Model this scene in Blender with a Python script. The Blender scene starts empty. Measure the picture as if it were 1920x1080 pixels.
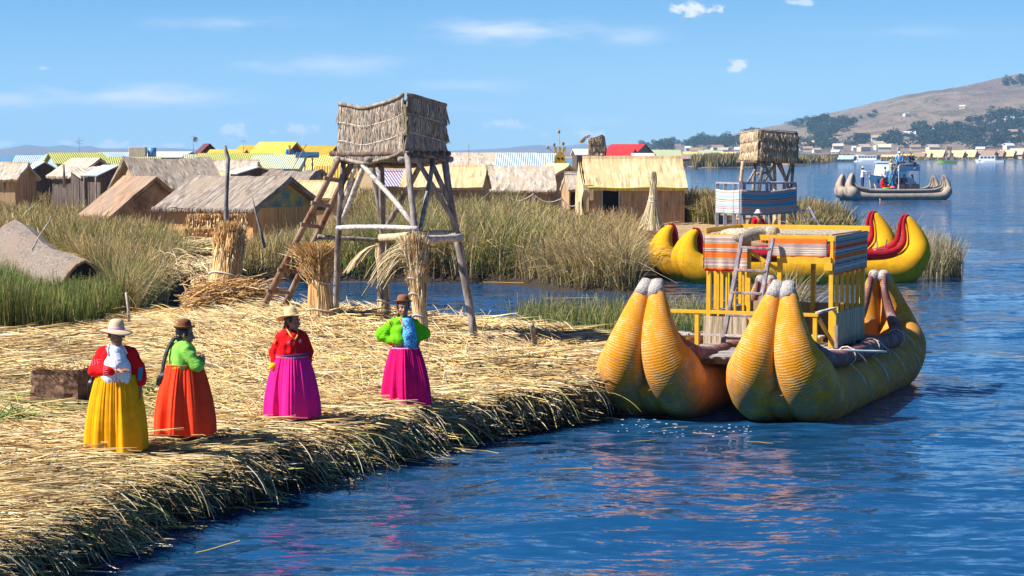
import bpy, bmesh, math, random
import numpy as np
from mathutils import Vector, Matrix, Euler, noise as mnoise
R = math.radians
random.seed(7)
rng = np.random.default_rng(11)
scene = bpy.context.scene
C = scene.collection

# ------------------------------------------------------------ camera
CAMZ, F = 4.0, 4000.0            # focal length in pixels of the 1920 wide photograph
PITCH = math.atan(254.0 / F)
cd = bpy.data.cameras.new('camera'); cam = bpy.data.objects.new('camera', cd); C.objects.link(cam)
cam.location = (0, 0, CAMZ); cam.rotation_euler = (R(90) - PITCH, 0, 0)
cd.sensor_width = 36; cd.lens = 75.0; cd.clip_start = 0.5; cd.clip_end = 40000
scene.camera = cam
scene.view_settings.view_transform = 'Standard'; scene.view_settings.look = 'None'
scene.view_settings.exposure = 1.0; scene.view_settings.gamma = 1.0
scene.render.engine = 'CYCLES'
scene.cycles.use_denoising = True
scene.cycles.max_bounces = 6; scene.cycles.diffuse_bounces = 3; scene.cycles.glossy_bounces = 3
scene.cycles.transparent_max_bounces = 6; scene.cycles.volume_bounces = 1
scene.cycles.caustics_reflective = False; scene.cycles.caustics_refractive = False

# ------------------------------------------------------------ sun and sky
SUN = Vector((-0.68, -0.17, 0.72)).normalized()          # direction towards the sun
el = math.asin(SUN.z); az = math.atan2(SUN.x, SUN.y)
sd = bpy.data.lights.new('sun', 'SUN'); sun = bpy.data.objects.new('sun', sd); C.objects.link(sun)
sd.energy = 4.8; sd.angle = R(0.53); sd.color = (1.0, 0.945, 0.85)
sun.rotation_euler = SUN.to_track_quat('Z', 'Y').to_euler(); sun.location = (-30, 0, 60)
world = bpy.data.worlds.new('World'); scene.world = world; world.use_nodes = True

def hd(px, py):                                           # slope coordinates x/y, z/y of a direction
    u, v = (px - 960) / F, (540 - py) / F
    dy = math.cos(PITCH) + v * math.sin(PITCH); dz = -math.sin(PITCH) + v * math.cos(PITCH)
    return u / dy, dz / dy

def build_world():
    nt = world.node_tree; N = nt.nodes; L = nt.links; N.clear()
    out = N.new('ShaderNodeOutputWorld'); bg = N.new('ShaderNodeBackground')
    sky = N.new('ShaderNodeTexSky'); sky.sky_type = 'NISHITA'; sky.sun_disc = False
    sky.sun_elevation = el; sky.sun_rotation = az; sky.altitude = 3800; sky.air_density = 1.0
    sky.dust_density = 0.2; sky.ozone_density = 1.6
    tc = N.new('ShaderNodeTexCoord'); sep = N.new('ShaderNodeSeparateXYZ'); L.new(tc.outputs['Generated'], sep.inputs[0])
    def m(op, a, b=None, c=None):
        n = N.new('ShaderNodeMath'); n.operation = op
        for i, x in enumerate((a, b, c)):
            if x is None: continue
            if isinstance(x, (int, float)): n.inputs[i].default_value = x
            else: L.new(x, n.inputs[i])
        return n.outputs[0]
    yy = m('MAXIMUM', sep.outputs[1], 0.02)
    u = m('DIVIDE', sep.outputs[0], yy); v = m('DIVIDE', sep.outputs[2], yy)
    cmb = N.new('ShaderNodeCombineXYZ'); L.new(u, cmb.inputs[0]); L.new(v, cmb.inputs[2])
    def noise(sc, det, rough=0.55, vec=(1, 1, 1)):
        mp = N.new('ShaderNodeMapping'); mp.inputs['Scale'].default_value = vec; L.new(cmb.outputs[0], mp.inputs[0])
        n = N.new('ShaderNodeTexNoise'); n.inputs['Scale'].default_value = sc; n.inputs['Detail'].default_value = det
        n.inputs['Roughness'].default_value = rough; L.new(mp.outputs[0], n.inputs['Vector']); return n.outputs['Fac']
    nw = noise(22, 7, 0.62, (1, 1, 4.5)); npuff = noise(140, 5, 0.6, (1, 1, 1.6)); nd = noise(60, 4, 0.6, (1, 1, 3))
    total = None
    # px, py, half width, half height, strength, wispy
    blobs = [(230, 182, 340, 36, 1.0, 1), (20, 190, 240, 30, .7, 1), (440, 44, 230, 22, .35, 1), (960, 58, 240, 38, .75, 1),
             (1180, 70, 120, 30, .35, 1), (600, 122, 240, 34, .45, 1), (880, 162, 170, 22, .5, 1), (480, 120, 90, 16, .35, 1), (1420, 208, 130, 16, .5, 1),
             (1130, 224, 170, 20, .4, 1), (1300, 18, 62, 17, 1.2, 0), (1388, 123, 32, 15, 1.1, 0), (440, 243, 42, 20, 1.25, 0),
             (567, 242, 38, 16, 1.2, 0), (945, 233, 56, 13, 1.0, 0), (1110, 251, 50, 14, 1.0, 0), (215, 272, 50, 13, 1.0, 0),
             (335, 273, 34, 8, .9, 0), (10, 272, 34, 10, .9, 0), (270, 275, 40, 8, .7, 0), (512, 247, 14, 7, .7, 0), (82, 128, 16, 6, .6, 0), (1500, 4, 40, 9, .7, 0),
             (1020, 254, 20, 7, .5, 0), (700, 205, 300, 26, .22, 1), (130, 268, 30, 7, .8, 0), (1700, 60, 300, 20, .15, 1), (900, 205, 120, 16, .25, 1)]
    for (px, py, hw, hh, st, wisp) in blobs:
        u0, v0 = hd(px, py)
        du = m('MULTIPLY', m('SUBTRACT', u, u0), F / hw); dv = m('MULTIPLY', m('SUBTRACT', v, v0), F / hh)
        r2 = m('ADD', m('MULTIPLY', du, du), m('MULTIPLY', dv, dv))
        e = m('SUBTRACT', 1.0, m('SQRT', r2))
        if wisp:
            a = m('MULTIPLY', m('ADD', e, m('MULTIPLY', m('SUBTRACT', nw, 0.50), 4.6)), 1.0)
            a = m('MULTIPLY', a, m('MAXIMUM', e, 0.0))
            cl = N.new('ShaderNodeClamp'); L.new(a, cl.inputs[0]); a = m('MULTIPLY', cl.outputs[0], st)
        else:
            a = m('MULTIPLY', m('ADD', e, m('MULTIPLY', m('SUBTRACT', npuff, 0.58), 3.0)), 2.2)
            cl = N.new('ShaderNodeClamp'); L.new(a, cl.inputs[0]); a = m('MULTIPLY', cl.outputs[0], st * .8)
        total = a if total is None else m('MAXIMUM', total, a)
    total = m('MULTIPLY', total, m('GREATER_THAN', sep.outputs[1], 0.1))
    total = m('MINIMUM', total, 1.0)
    hs = N.new('ShaderNodeHueSaturation'); hs.inputs['Saturation'].default_value = SKY_SAT; hs.inputs['Value'].default_value = 1.0
    L.new(sky.outputs[0], hs.inputs['Color'])
    tint = N.new('ShaderNodeMix'); tint.data_type = 'RGBA'; tint.blend_type = 'MULTIPLY'; tint.inputs[0].default_value = 1; L.new(hs.outputs[0], tint.inputs[6]); tint.inputs[7].default_value = SKY_TINT
    mx = N.new('ShaderNodeMix'); mx.data_type = 'RGBA'; L.new(total, mx.inputs[0]); L.new(tint.outputs[2], mx.inputs[6])
    mx.inputs[7].default_value = (CLOUD, CLOUD * 1.0, CLOUD * 1.03, 1)
    L.new(mx.outputs[2], bg.inputs[0]); bg.inputs[1].default_value = SKY_STR
    L.new(bg.outputs[0], out.inputs[0])
SKY_STR = 0.056; SKY_SAT = 1.32; CLOUD = 9.6; SKY_TINT = (.72, .94, 1.12, 1)
build_world()

# ------------------------------------------------------------ pixel -> world helpers
def AT(px, py, Y):
    u, v = hd(px, py)
    return Vector((u * Y, Y, CAMZ + v * Y))
def GR(px, py, z=0.0):
    u, v = hd(px, py); Y = (z - CAMZ) / v
    return Vector((u * Y, Y, z))

# ------------------------------------------------------------ object helpers
def tag(o, label=None, cat=None, group=None, kind=None):
    if label: o['label'] = label
    if cat: o['category'] = cat
    if group: o['group'] = group
    if kind: o['kind'] = kind
    return o
def empty(name, loc=(0, 0, 0), rz=0.0, label=None, cat=None, group=None):
    o = bpy.data.objects.new(name, None); C.objects.link(o); o.location = loc; o.rotation_euler = (0, 0, rz)
    o.empty_display_size = 0.2
    return tag(o, label, cat, group)
def copy_tree(o, parent=None):
    c = o.copy(); C.objects.link(c)
    if parent is not None: c.parent = parent
    for ch in o.children: copy_tree(ch, c)
    return c
def link_mesh(name, me, mat, parent=None):
    if mat is not None: me.materials.append(mat)
    o = bpy.data.objects.new(name, me); C.objects.link(o)
    if parent is not None: o.parent = parent
    return o

class MB:
    """collects shapes and links them as ONE mesh object"""
    def __init__(s): s.v = []; s.f = []; s.uv = []; s.smooth = []
    def add(s, verts, faces, uvs=None, smooth=False):
        b = len(s.v); s.v += [tuple(v) for v in verts]
        for i, f in enumerate(faces):
            s.f.append(tuple(b + k for k in f)); s.smooth.append(smooth)
            s.uv.append(uvs[i] if uvs else None)
        return s
    def box(s, c, sz, M=None, bev=0.0):
        x, y, z = sz[0] / 2, sz[1] / 2, sz[2] / 2; c = Vector(c)
        if bev <= 0:
            vs = [Vector((i * x, j * y, k * z)) for k in (-1, 1) for j in (-1, 1) for i in (-1, 1)]
            fs = [(0, 2, 3, 1), (4, 5, 7, 6), (0, 1, 5, 4), (2, 6, 7, 3), (0, 4, 6, 2), (1, 3, 7, 5)]
        else:
            bm = bmesh.new(); bmesh.ops.create_cube(bm, size=1.0)
            for v in bm.verts: v.co = Vector((v.co.x * 2 * x, v.co.y * 2 * y, v.co.z * 2 * z))
            bmesh.ops.bevel(bm, geom=bm.edges[:], offset=bev, segments=1, affect='EDGES')
            bm.verts.index_update(); vs = [v.co.copy() for v in bm.verts]; fs = [tuple(v.index for v in f.verts) for f in bm.faces]; bm.free()
        if M is not None: vs = [M @ v for v in vs]
        return s.add([c + v for v in vs], fs)
    def beam(s, a, b, w, h=None, up=(0, 0, 1), bev=0.0):
        a = Vector(a); b = Vector(b); d = (b - a); l = d.length; d.normalize(); h = h or w
        up = Vector(up)
        if abs(d.dot(up)) > 0.97: up = Vector((0, 1, 0))
        xx = d.cross(up).normalized(); zz = xx.cross(d)
        M = Matrix((xx, d, zz)).transposed()
        return s.box((a + b) / 2, (w, l, h), M, bev)
    def tube(s, pts, rad, n=8, cap=True, flat=1.0, smooth=True, jit=0.0, seed=0):
        pts = [Vector(p) for p in pts]; m = len(pts)
        if not hasattr(rad, '__len__'): rad = [rad] * m
        rr = random.Random(seed)
        T = []
        for i in range(m):
            t = pts[min(i + 1, m - 1)] - pts[max(i - 1, 0)]
            T.append(t.normalized() if t.length > 1e-9 else Vector((0, 0, 1)))
        nrm = T[0].orthogonal().normalized()
        verts = []; dist = 0; ds = []
        for i in range(m):
            if i: dist += (pts[i] - pts[i - 1]).length
            ds.append(dist)
            nrm = (nrm - T[i] * nrm.dot(T[i])); nrm = nrm.normalized() if nrm.length > 1e-6 else T[i].orthogonal().normalized()
            bn = T[i].cross(nrm)
            for k in range(n):
                a = 2 * math.pi * k / n; r = rad[i] * (1 + (rr.random() - .5) * jit)
                verts.append(pts[i] + nrm * math.cos(a) * r + bn * math.sin(a) * r * flat)
        faces = []; uvs = []; per = 2 * math.pi * max(rad)
        for i in range(m - 1):
            for k in range(n):
                k2 = (k + 1) % n
                faces.append((i * n + k, i * n + k2, (i + 1) * n + k2, (i + 1) * n + k))
                uvs.append(((k / n * per, ds[i]), ((k + 1) / n * per, ds[i]), ((k + 1) / n * per, ds[i + 1]), (k / n * per, ds[i + 1])))
        if cap:
            faces.append(tuple(range(n - 1, -1, -1))); uvs.append(tuple((0, 0) for _ in range(n)))
            faces.append(tuple((m - 1) * n + k for k in range(n))); uvs.append(tuple((0, ds[-1]) for _ in range(n)))
        return s.add(verts, faces, uvs, smooth)
    def stick(s, a, b, r0, r1=None, n=7, bend=0.02, seed=0, seg=6):
        a = Vector(a); b = Vector(b); r1 = r1 or r0; rr = random.Random(seed * 7 + 3)
        off = [Vector((rr.uniform(-1, 1), rr.uniform(-1, 1), rr.uniform(-1, 1))) * bend * (b - a).length for _ in range(3)]
        pts = []; rad = []
        for i in range(seg + 1):
            t = i / seg; w = math.sin(math.pi * t); w2 = math.sin(2 * math.pi * t) * .5
            pts.append(a.lerp(b, t) + off[0] * w + off[1] * w2); rad.append((r0 + (r1 - r0) * t) * (1 + rr.uniform(-.08, .08)))
        return s.tube(pts, rad, n, True, jit=.08, seed=seed)
    def grid(s, P, smooth=False, closed=False):
        """P: rows x cols of points"""
        h = len(P); w = len(P[0]); vs = [p for row in P for p in row]; fs = []; uvs = []
        for i in range(h - 1):
            for j in range(w - 1 + (1 if closed else 0)):
                j2 = (j + 1) % w
                fs.append((i * w + j, i * w + j2, (i + 1) * w + j2, (i + 1) * w + j))
                uvs.append(((j, i), (j + 1, i), (j + 1, i + 1), (j, i + 1)))
        return s.add(vs, fs, uvs, smooth)
    def ball(s, c, r, n=10, m=7, M=None):
        if not hasattr(r, '__len__'): r = (r, r, r)
        P = []
        for i in range(m + 1):
            a = math.pi * i / m
            P.append([Vector((r[0] * math.sin(a) * math.cos(2 * math.pi * k / n), r[1] * math.sin(a) * math.sin(2 * math.pi * k / n), r[2] * math.cos(a))) for k in range(n)])
        if M is not None: P = [[M @ p for p in row] for row in P]
        c = Vector(c); return s.grid([[c + p for p in row] for row in P], True, True)
    def build(s, name, mat, parent=None, **kw):
        me = bpy.data.meshes.new(name); me.from_pydata(s.v, [], s.f)
        me.polygons.foreach_set('use_smooth', s.smooth)
        uvl = me.uv_layers.new(name='UVMap'); flat = np.zeros(len(me.loops) * 2, dtype=np.float32); k = 0
        for f, uv in zip(s.f, s.uv):
            n = len(f)
            if uv: flat[2 * k:2 * k + 2 * n] = np.array(uv, dtype=np.float32).ravel()
            k += n
        uvl.data.foreach_set('uv', flat)
        me.update()
        o = link_mesh(name, me, mat, parent)
        if kw: tag(o, **kw)
        return o

def fast_mesh(name, verts, quads, colors=None, smooth=False):
    """verts (n,3), quads (m,4) numpy, colors (n,3) point colours"""
    me = bpy.data.meshes.new(name); n = len(verts); m = len(quads); k = quads.shape[1]
    me.vertices.add(n); me.vertices.foreach_set('co', np.ascontiguousarray(verts, dtype=np.float32).ravel())
    me.loops.add(m * k); me.loops.foreach_set('vertex_index', np.ascontiguousarray(quads, dtype=np.int32).ravel())
    me.polygons.add(m); me.polygons.foreach_set('loop_start', np.arange(0, m * k, k, dtype=np.int32))
    try: me.polygons.foreach_set('loop_total', np.full(m, k, dtype=np.int32))
    except Exception: pass
    me.polygons.foreach_set('use_smooth', np.full(m, smooth, dtype=bool))
    me.update(calc_edges=True)
    if colors is not None:
        a = me.color_attributes.new('Col', 'FLOAT_COLOR', 'POINT')
        c4 = np.ones((n, 4), dtype=np.float32); c4[:, :3] = colors; a.data.foreach_set('color', c4.ravel())
    return me

def strand_mesh(name, P, W, col, sides=3):
    """P (n, k, 3) strand points, W (n, k) radii, col (n, 3) or (n, k, 3)"""
    n, k, _ = P.shape
    T = np.empty_like(P); T[:, 1:-1] = P[:, 2:] - P[:, :-2]; T[:, 0] = P[:, 1] - P[:, 0]; T[:, -1] = P[:, -1] - P[:, -2]
    T /= np.linalg.norm(T, axis=2, keepdims=True) + 1e-9
    ref = rng.normal(size=(n, 1, 3)); A = np.cross(T, ref); A /= np.linalg.norm(A, axis=2, keepdims=True) + 1e-9
    B = np.cross(T, A)
    if sides == 2:
        V = np.stack([P - A * W[..., None], P + A * W[..., None]], axis=2)
    else:
        V = np.stack([P + (A * math.cos(a) + B * math.sin(a)) * W[..., None] for a in (0, 2.094, 4.189)], axis=2)
    s = V.shape[2]; V = V.reshape(-1, 3)
    base = (np.arange(n) * k * s)[:, None, None]; ring = (np.arange(k - 1) * s)[None, :, None]; q = np.arange(s if s > 2 else 1)[None, None, :]
    q2 = (q + 1) % s
    Q = np.stack([base + ring + q, base + ring + q2, base + ring + s + q2, base + ring + s + q], axis=-1).reshape(-1, 4)
    if col.ndim == 2: col = np.repeat(col[:, None, :], k, axis=1)
    colv = np.repeat(col[:, :, None, :], s, axis=2).reshape(-1, 3)
    return fast_mesh(name, V, Q, colv, smooth=(s > 2))

def pick(pal, n, jit=0.12):
    """pal: list of (weight, (r,g,b))"""
    w = np.array([p[0] for p in pal], float); w /= w.sum(); c = np.array([p[1] for p in pal])
    i = rng.choice(len(pal), size=n, p=w); out = c[i] * (1 + rng.normal(size=(n, 1)) * jit)
    return np.clip(out, 0.004, 0.95)

# ------------------------------------------------------------ materials
def new_mat(name):
    m = bpy.data.materials.new(name); m.use_nodes = True; nt = m.node_tree
    return m, nt, nt.nodes, nt.links, nt.nodes['Principled BSDF']
def ramp(N, L, fac, stops):
    r = N.new('ShaderNodeValToRGB'); e = r.color_ramp.elements
    while len(e) < len(stops): e.new(0.5)
    for i, (p, c) in enumerate(stops):
        e[i].position = p; e[i].color = (*c, 1)
    L.new(fac, r.inputs[0]); return r.outputs[0]
def nz(N, L, vec, scale, detail=4, rough=0.6, sc=(1, 1, 1)):
    mp = N.new('ShaderNodeMapping'); mp.inputs['Scale'].default_value = sc; L.new(vec, mp.inputs[0])
    n = N.new('ShaderNodeTexNoise'); n.inputs['Scale'].default_value = scale; n.inputs['Detail'].default_value = detail
    n.inputs['Roughness'].default_value = rough; L.new(mp.outputs[0], n.inputs['Vector']); return n.outputs['Fac']
def mixc(N, L, fac, a, b, mode='MIX'):
    x = N.new('ShaderNodeMix'); x.data_type = 'RGBA'; x.blend_type = mode
    for sock, val in ((x.inputs[0], fac), (x.inputs[6], a), (x.inputs[7], b)):
        if isinstance(val, (int, float)): sock.default_value = val
        elif isinstance(val, tuple): sock.default_value = (*val, 1)
        else: L.new(val, sock)
    return x.outputs[2]
def bump(N, L, h, b, strength=0.5, dist=0.02):
    n = N.new('ShaderNodeBump'); n.inputs['Strength'].default_value = strength; n.inputs['Distance'].default_value = dist
    L.new(h, n.inputs['Height']); L.new(n.outputs[0], b.inputs['Normal'])

def m_plain(name, col, rough=0.7, vary=0.25, scale=6, bmp=0.2, metal=0.0, sc=(1, 1, 1), det=5):
    m, nt, N, L, b = new_mat(name); tc = N.new('ShaderNodeTexCoord')
    f = nz(N, L, tc.outputs['Object'], scale, det, .6, sc)
    c = ramp(N, L, f, [(.3, tuple(x * (1 - vary) for x in col)), (.7, tuple(min(.95, x * (1 + vary)) for x in col))])
    L.new(c, b.inputs['Base Color']); b.inputs['Roughness'].default_value = rough; b.inputs['Metallic'].default_value = metal
    if bmp: bump(N, L, f, b, bmp, .02)
    return m
def m_fibre(name, a, c, d=None, sc=(30, 3, 3), big=1.5, rough=0.85, bmp=0.6, bd=0.03):
    """reed thatch: fibres that vary quickly across one local axis, plus slow patches"""
    m, nt, N, L, b = new_mat(name); tc = N.new('ShaderNodeTexCoord')
    f = nz(N, L, tc.outputs['Object'], 1.0, 5, .7, sc); g = nz(N, L, tc.outputs['Object'], big, 4, .6)
    col = ramp(N, L, f, [(.34, tuple(x * .42 for x in a)), (.47, a), (.64, c)])
    if d: col = mixc(N, L, ramp(N, L, g, [(.45, (0, 0, 0)), (.65, (1, 1, 1))]), col, d)
    L.new(col, b.inputs['Base Color']); b.inputs['Roughness'].default_value = rough
    bump(N, L, f, b, bmp, bd); return m
def m_attr(name, rough=0.75, trans=0.0, spec=0.3):
    m, nt, N, L, b = new_mat(name); a = N.new('ShaderNodeVertexColor'); a.layer_name = 'Col'
    L.new(a.outputs[0], b.inputs['Base Color']); b.inputs['Roughness'].default_value = rough
    b.inputs['Specular IOR Level'].default_value = spec
    if trans:
        t = N.new('ShaderNodeBsdfTranslucent'); L.new(a.outputs[0], t.inputs[0]); mx = N.new('ShaderNodeMixShader'); mx.inputs[0].default_value = trans
        out = nt.nodes['Material Output']; L.new(b.outputs[0], mx.inputs[1]); L.new(t.outputs[0], mx.inputs[2]); L.new(mx.outputs[0], out.inputs[0])
    return m
def m_hull(name, base, pale, dirty, amt=0.5, ring=34.0, wl=0.5):
    """reed bundle hull: winding rings of cord along the tube (UV.y in metres) and weathered patches"""
    m, nt, N, L, b = new_mat(name); tc = N.new('ShaderNodeTexCoord'); geo = N.new('ShaderNodeNewGeometry')
    sep = N.new('ShaderNodeSeparateXYZ'); L.new(tc.outputs['UV'], sep.inputs[0])
    wv = N.new('ShaderNodeTexWave'); wv.wave_type = 'BANDS'; wv.bands_direction = 'Y'; wv.inputs['Scale'].default_value = ring / 3.14
    wv.inputs['Distortion'].default_value = 3.2; wv.inputs['Detail'].default_value = 3; wv.inputs['Detail Scale'].default_value = 1.2
    L.new(tc.outputs['UV'], wv.inputs['Vector'])
    fib = nz(N, L, tc.outputs['UV'], 1.0, 3, .6, (70, 5, 1)); g = nz(N, L, tc.outputs['UV'], 1.0, 6, .72, (2.2, 3.4, 1)); g2 = nz(N, L, tc.outputs['UV'], 1.0, 6, .75, (8, 20, 1))
    col = ramp(N, L, fib, [(.3, tuple(x * .8 for x in base)), (.7, base)])
    mm = N.new('ShaderNodeMath'); mm.operation = 'MULTIPLY_ADD'; L.new(g2, mm.inputs[0]); mm.inputs[1].default_value = .55; L.new(g, mm.inputs[2])
    pm = ramp(N, L, mm.outputs[0], [(.86 - amt * .2, (0, 0, 0)), (1.0 - amt * .2, (1, 1, 1))])
    # cord rings are paler / dirtier where the paint has rubbed off
    r1 = ramp(N, L, wv.outputs['Fac'], [(.35, (.15, .15, .15)), (.8, (1, 1, 1))])
    pm2 = N.new('ShaderNodeMath'); pm2.operation = 'MULTIPLY'; L.new(pm, pm2.inputs[0]); L.new(r1, pm2.inputs[1])
    col = mixc(N, L, pm2.outputs[0], col, pale)
    g3 = nz(N, L, tc.outputs['Object'], 3.2, 8, .78)
    sp = N.new('ShaderNodeSeparateXYZ'); L.new(geo.outputs['Position'], sp.inputs[0])
    z = N.new('ShaderNodeMapRange'); L.new(sp.outputs[2], z.inputs[0]); z.inputs[1].default_value = wl + .55; z.inputs[2].default_value = wl - .1; z.inputs[3].default_value = 0; z.inputs[4].default_value = .16
    ad = N.new('ShaderNodeMath'); ad.operation = 'ADD'; L.new(z.outputs[0], ad.inputs[0]); L.new(g3, ad.inputs[1])
    dm = ramp(N, L, ad.outputs[0], [(.61, (0, 0, 0)), (.67, (1, 1, 1))])
    d2 = N.new('ShaderNodeMath'); d2.operation = 'MULTIPLY'; L.new(dm, d2.inputs[0]); d2.inputs[1].default_value = min(1, amt + .1)
    col = mixc(N, L, d2.outputs[0], col, dirty)
    gr = ramp(N, L, wv.outputs['Fac'], [(0, (.80, .68, .54)), (.5, (1, 1, 1))])
    col = mixc(N, L, 0.8, col, gr, 'MULTIPLY')
    L.new(col, b.inputs['Base Color']); b.inputs['Roughness'].default_value = .75; b.inputs['Specular IOR Level'].default_value = .12
    h = N.new('ShaderNodeMath'); h.operation = 'MULTIPLY_ADD'; L.new(fib, h.inputs[0]); h.inputs[1].default_value = .35; L.new(wv.outputs['Fac'], h.inputs[2])
    bump(N, L, h.outputs[0], b, .28, .010); return m
def m_metal_roof(name, a, c, d, rough=.45):
    m, nt, N, L, b = new_mat(name); tc = N.new('ShaderNodeTexCoord')
    g = nz(N, L, tc.outputs['Object'], .8, 4, .6); g2 = nz(N, L, tc.outputs['Object'], 5, 5, .7)
    col = mixc(N, L, ramp(N, L, g, [(.4, (0, 0, 0)), (.6, (1, 1, 1))]), a, c)
    col = mixc(N, L, ramp(N, L, g2, [(.5, (0, 0, 0)), (.75, (.7, .7, .7))]), col, d)
    L.new(col, b.inputs['Base Color']); b.inputs['Roughness'].default_value = rough
    wv = N.new('ShaderNodeTexWave'); wv.bands_direction = 'X'; wv.inputs['Scale'].default_value = 2.2; L.new(tc.outputs['Object'], wv.inputs['Vector'])
    bump(N, L, wv.outputs['Fac'], b, .8, .05); return m
def m_stripes(name, stops, axis=1, pattern=False, weave=.25):
    """woven cloth: bands by UV (0..1) with hard steps; stops = [(pos, colour)]"""
    m, nt, N, L, b = new_mat(name); tc = N.new('ShaderNodeTexCoord'); sep = N.new('ShaderNodeSeparateXYZ'); L.new(tc.outputs['UV'], sep.inputs[0])
    r = N.new('ShaderNodeValToRGB'); r.color_ramp.interpolation = 'CONSTANT'; e = r.color_ramp.elements
    while len(e) < len(stops): e.new(.5)
    for i, (p, c) in enumerate(stops): e[i].position = p; e[i].color = (*c, 1)
    L.new(sep.outputs[axis], r.inputs[0]); col = r.outputs[0]
    n = nz(N, L, tc.outputs['UV'], 1, 4, .7, (8, 90, 1)); col = mixc(N, L, weave, col, ramp(N, L, n, [(.3, (.25, .2, .2)), (.7, (1, 1, 1))]), 'MULTIPLY')
    L.new(col, b.inputs['Base Color']); b.inputs['Roughness'].default_value = .9
    bump(N, L, nz(N, L, tc.outputs['UV'], 1, 3, .6, (7, 3, 1)), b, .4, .03); return m

STRAW = [(4, (.76, .55, .25)), (2.5, (.64, .43, .17)), (3, (.84, .69, .42)), (1.2, (.42, .30, .17)), (1.0, (.26, .14, .06)), (.5, (.46, .43, .14)), (1.0, (.68, .40, .14))]
M = {}
M['strand'] = m_attr('straw_strands', .7, 0.0, .35)
M['reed'] = m_attr('reed_blades', .65, .22, .3)
M['wood_grey'] = m_fibre('weathered_grey_wood', (.20, .165, .15), (.40, .35, .32), None, (9, 9, 2.0), bmp=.5)
M['wood_red'] = m_fibre('reddish_pole_wood', (.17, .08, .05), (.36, .20, .14), (.33, .25, .2), (9, 9, 2.0), bmp=.4)
M['wood_pale'] = m_fibre('bleached_pole_wood', (.44, .38, .34), (.68, .62, .56), None, (6, 20, 20), bmp=.3)
M['wood_lilac'] = m_fibre('dull_grey_violet_wood', (.20, .16, .18), (.38, .32, .33), None, (9, 9, 2.0), bmp=.3)
M['deck'] = m_fibre('deck_planks', (.26, .23, .22), (.48, .45, .43), None, (18, 2, 2), bmp=.5)
M['yellow_paint'] = m_plain('yellow_painted_wood', (.72, .40, .015), .5, .15, 8, .15)
M['thatch_grey'] = m_fibre('old_grey_thatch', (.20, .16, .13), (.42, .355, .295), (.29, .225, .17), (9, 1.6, 1.6), 1.2)
M['thatch_brown'] = m_fibre('brown_reed_mat', (.28, .17, .10), (.50, .33, .2), (.27, .19, .15), (10, 1.3, 1.3), 1.0)
M['thatch_gold'] = m_fibre('fresh_gold_reed_mat', (.60, .43, .22), (.82, .65, .40), (.60, .40, .20), (8, .8, .8), 1.0)
M['thatch_pale'] = m_fibre('pale_reed_mat', (.42, .35, .28), (.68, .60, .50), (.46, .36, .26), (7, 1.5, 1.5), 1.0)
M['wall_mat'] = m_fibre('tan_reed_wall', (.40, .24, .12), (.62, .41, .22), (.40, .26, .15), (8, 8, .8), .9)
M['wall_orange'] = m_fibre('orange_straw_wall', (.50, .26, .09), (.74, .45, .20), (.62, .36, .15), (9, 9, .8), .9)
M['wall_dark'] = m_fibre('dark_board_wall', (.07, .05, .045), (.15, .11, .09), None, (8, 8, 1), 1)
M['opening_shade'] = m_plain('painted_interior_shade', (.012, .010, .012), .9, .2, 3, 0)  # near-black colour that stands in for the shade inside openings
M['rope'] = m_plain('pale_rope', (.62, .56, .50), .8, .2, 40, .2)
M['soil'] = m_plain('brown_turf_block', (.16, .085, .05), .95, .7, 16, 1.0)
M['white'] = m_plain('white_paint', (.8, .8, .8), .35, .05, 4, 0)
M['glass'] = m_plain('dark_blue_glass', (.03, .08, .16), .08, .2, 3, 0)
M['black'] = m_plain('black_rubber', (.02, .02, .02), .5, .2, 5, 0)
M['steel'] = m_plain('grey_steel', (.35, .36, .38), .35, .15, 8, 0, .6)

# ------------------------------------------------------------ island outlines (plan view) and height field
def plan(pts): return np.array([[GR(x, y, z).x, GR(x, y, z).y] for x, y, z in pts])
near_edge = [(-900, 1560), (-300, 1262), (0, 1100), (110, 1048), (230, 994), (400, 944), (560, 899), (640, 879), (760, 848), (860, 820), (960, 799), (1060, 784), (1140, 765), (1185, 742)]
far_edge = [(1195, 650), (1150, 628), (1060, 618), (960, 608), (800, 605), (700, 602), (560, 600), (470, 598), (400, 594), (340, 588), (240, 585), (0, 600), (-900, 600)]
polyA = plan([(x, y, 0) for x, y in near_edge] + [(x, y, .5) for x, y in far_edge])
polyB = plan([(x, y, 0) for x, y in [(-900, 650), (0, 645), (200, 640), (245, 622), (330, 562), (400, 532), (470, 525), (700, 526), (900, 527), (1000, 533), (1090, 545), (1200, 548),
              (1235, 527), (1270, 503), (1340, 492), (1500, 478), (1600, 462), (1620, 448), (1560, 428), (1520, 404), (1440, 396), (1340, 381), (1290, 367), (1265, 341), (1205, 314), (900, 309.5), (-900, 309.5)]])
def sdf(poly, x, y):
    """signed distance, positive inside"""
    d = np.full(x.shape, 1e9); ins = np.zeros(x.shape, bool)
    for i in range(len(poly)):
        ax, ay = poly[i]; bx, by = poly[(i + 1) % len(poly)]
        ex, ey = bx - ax, by - ay; wx, wy = x - ax, y - ay
        t = np.clip((wx * ex + wy * ey) / (ex * ex + ey * ey), 0, 1)
        d = np.minimum(d, np.hypot(wx - ex * t, wy - ey * t))
        c = (ay > y) != (by > y)
        with np.errstate(divide='ignore', invalid='ignore'):
            xi = ax + (y - ay) * ex / (ey if ey != 0 else 1e-12)
        ins ^= c & (x < xi)
    return np.where(ins, d, -d)
def wob(x, y, s, ph=0.0):
    return (np.sin(x * s + 1.3 + ph) * np.cos(y * s * .9 + ph * 2) + .6 * np.sin(x * s * 2.1 + y * s * 1.7 + ph) + .4 * np.sin(x * s * 3.9 - y * s * 3.1 + 2 + ph * 3)) / 2.0
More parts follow.
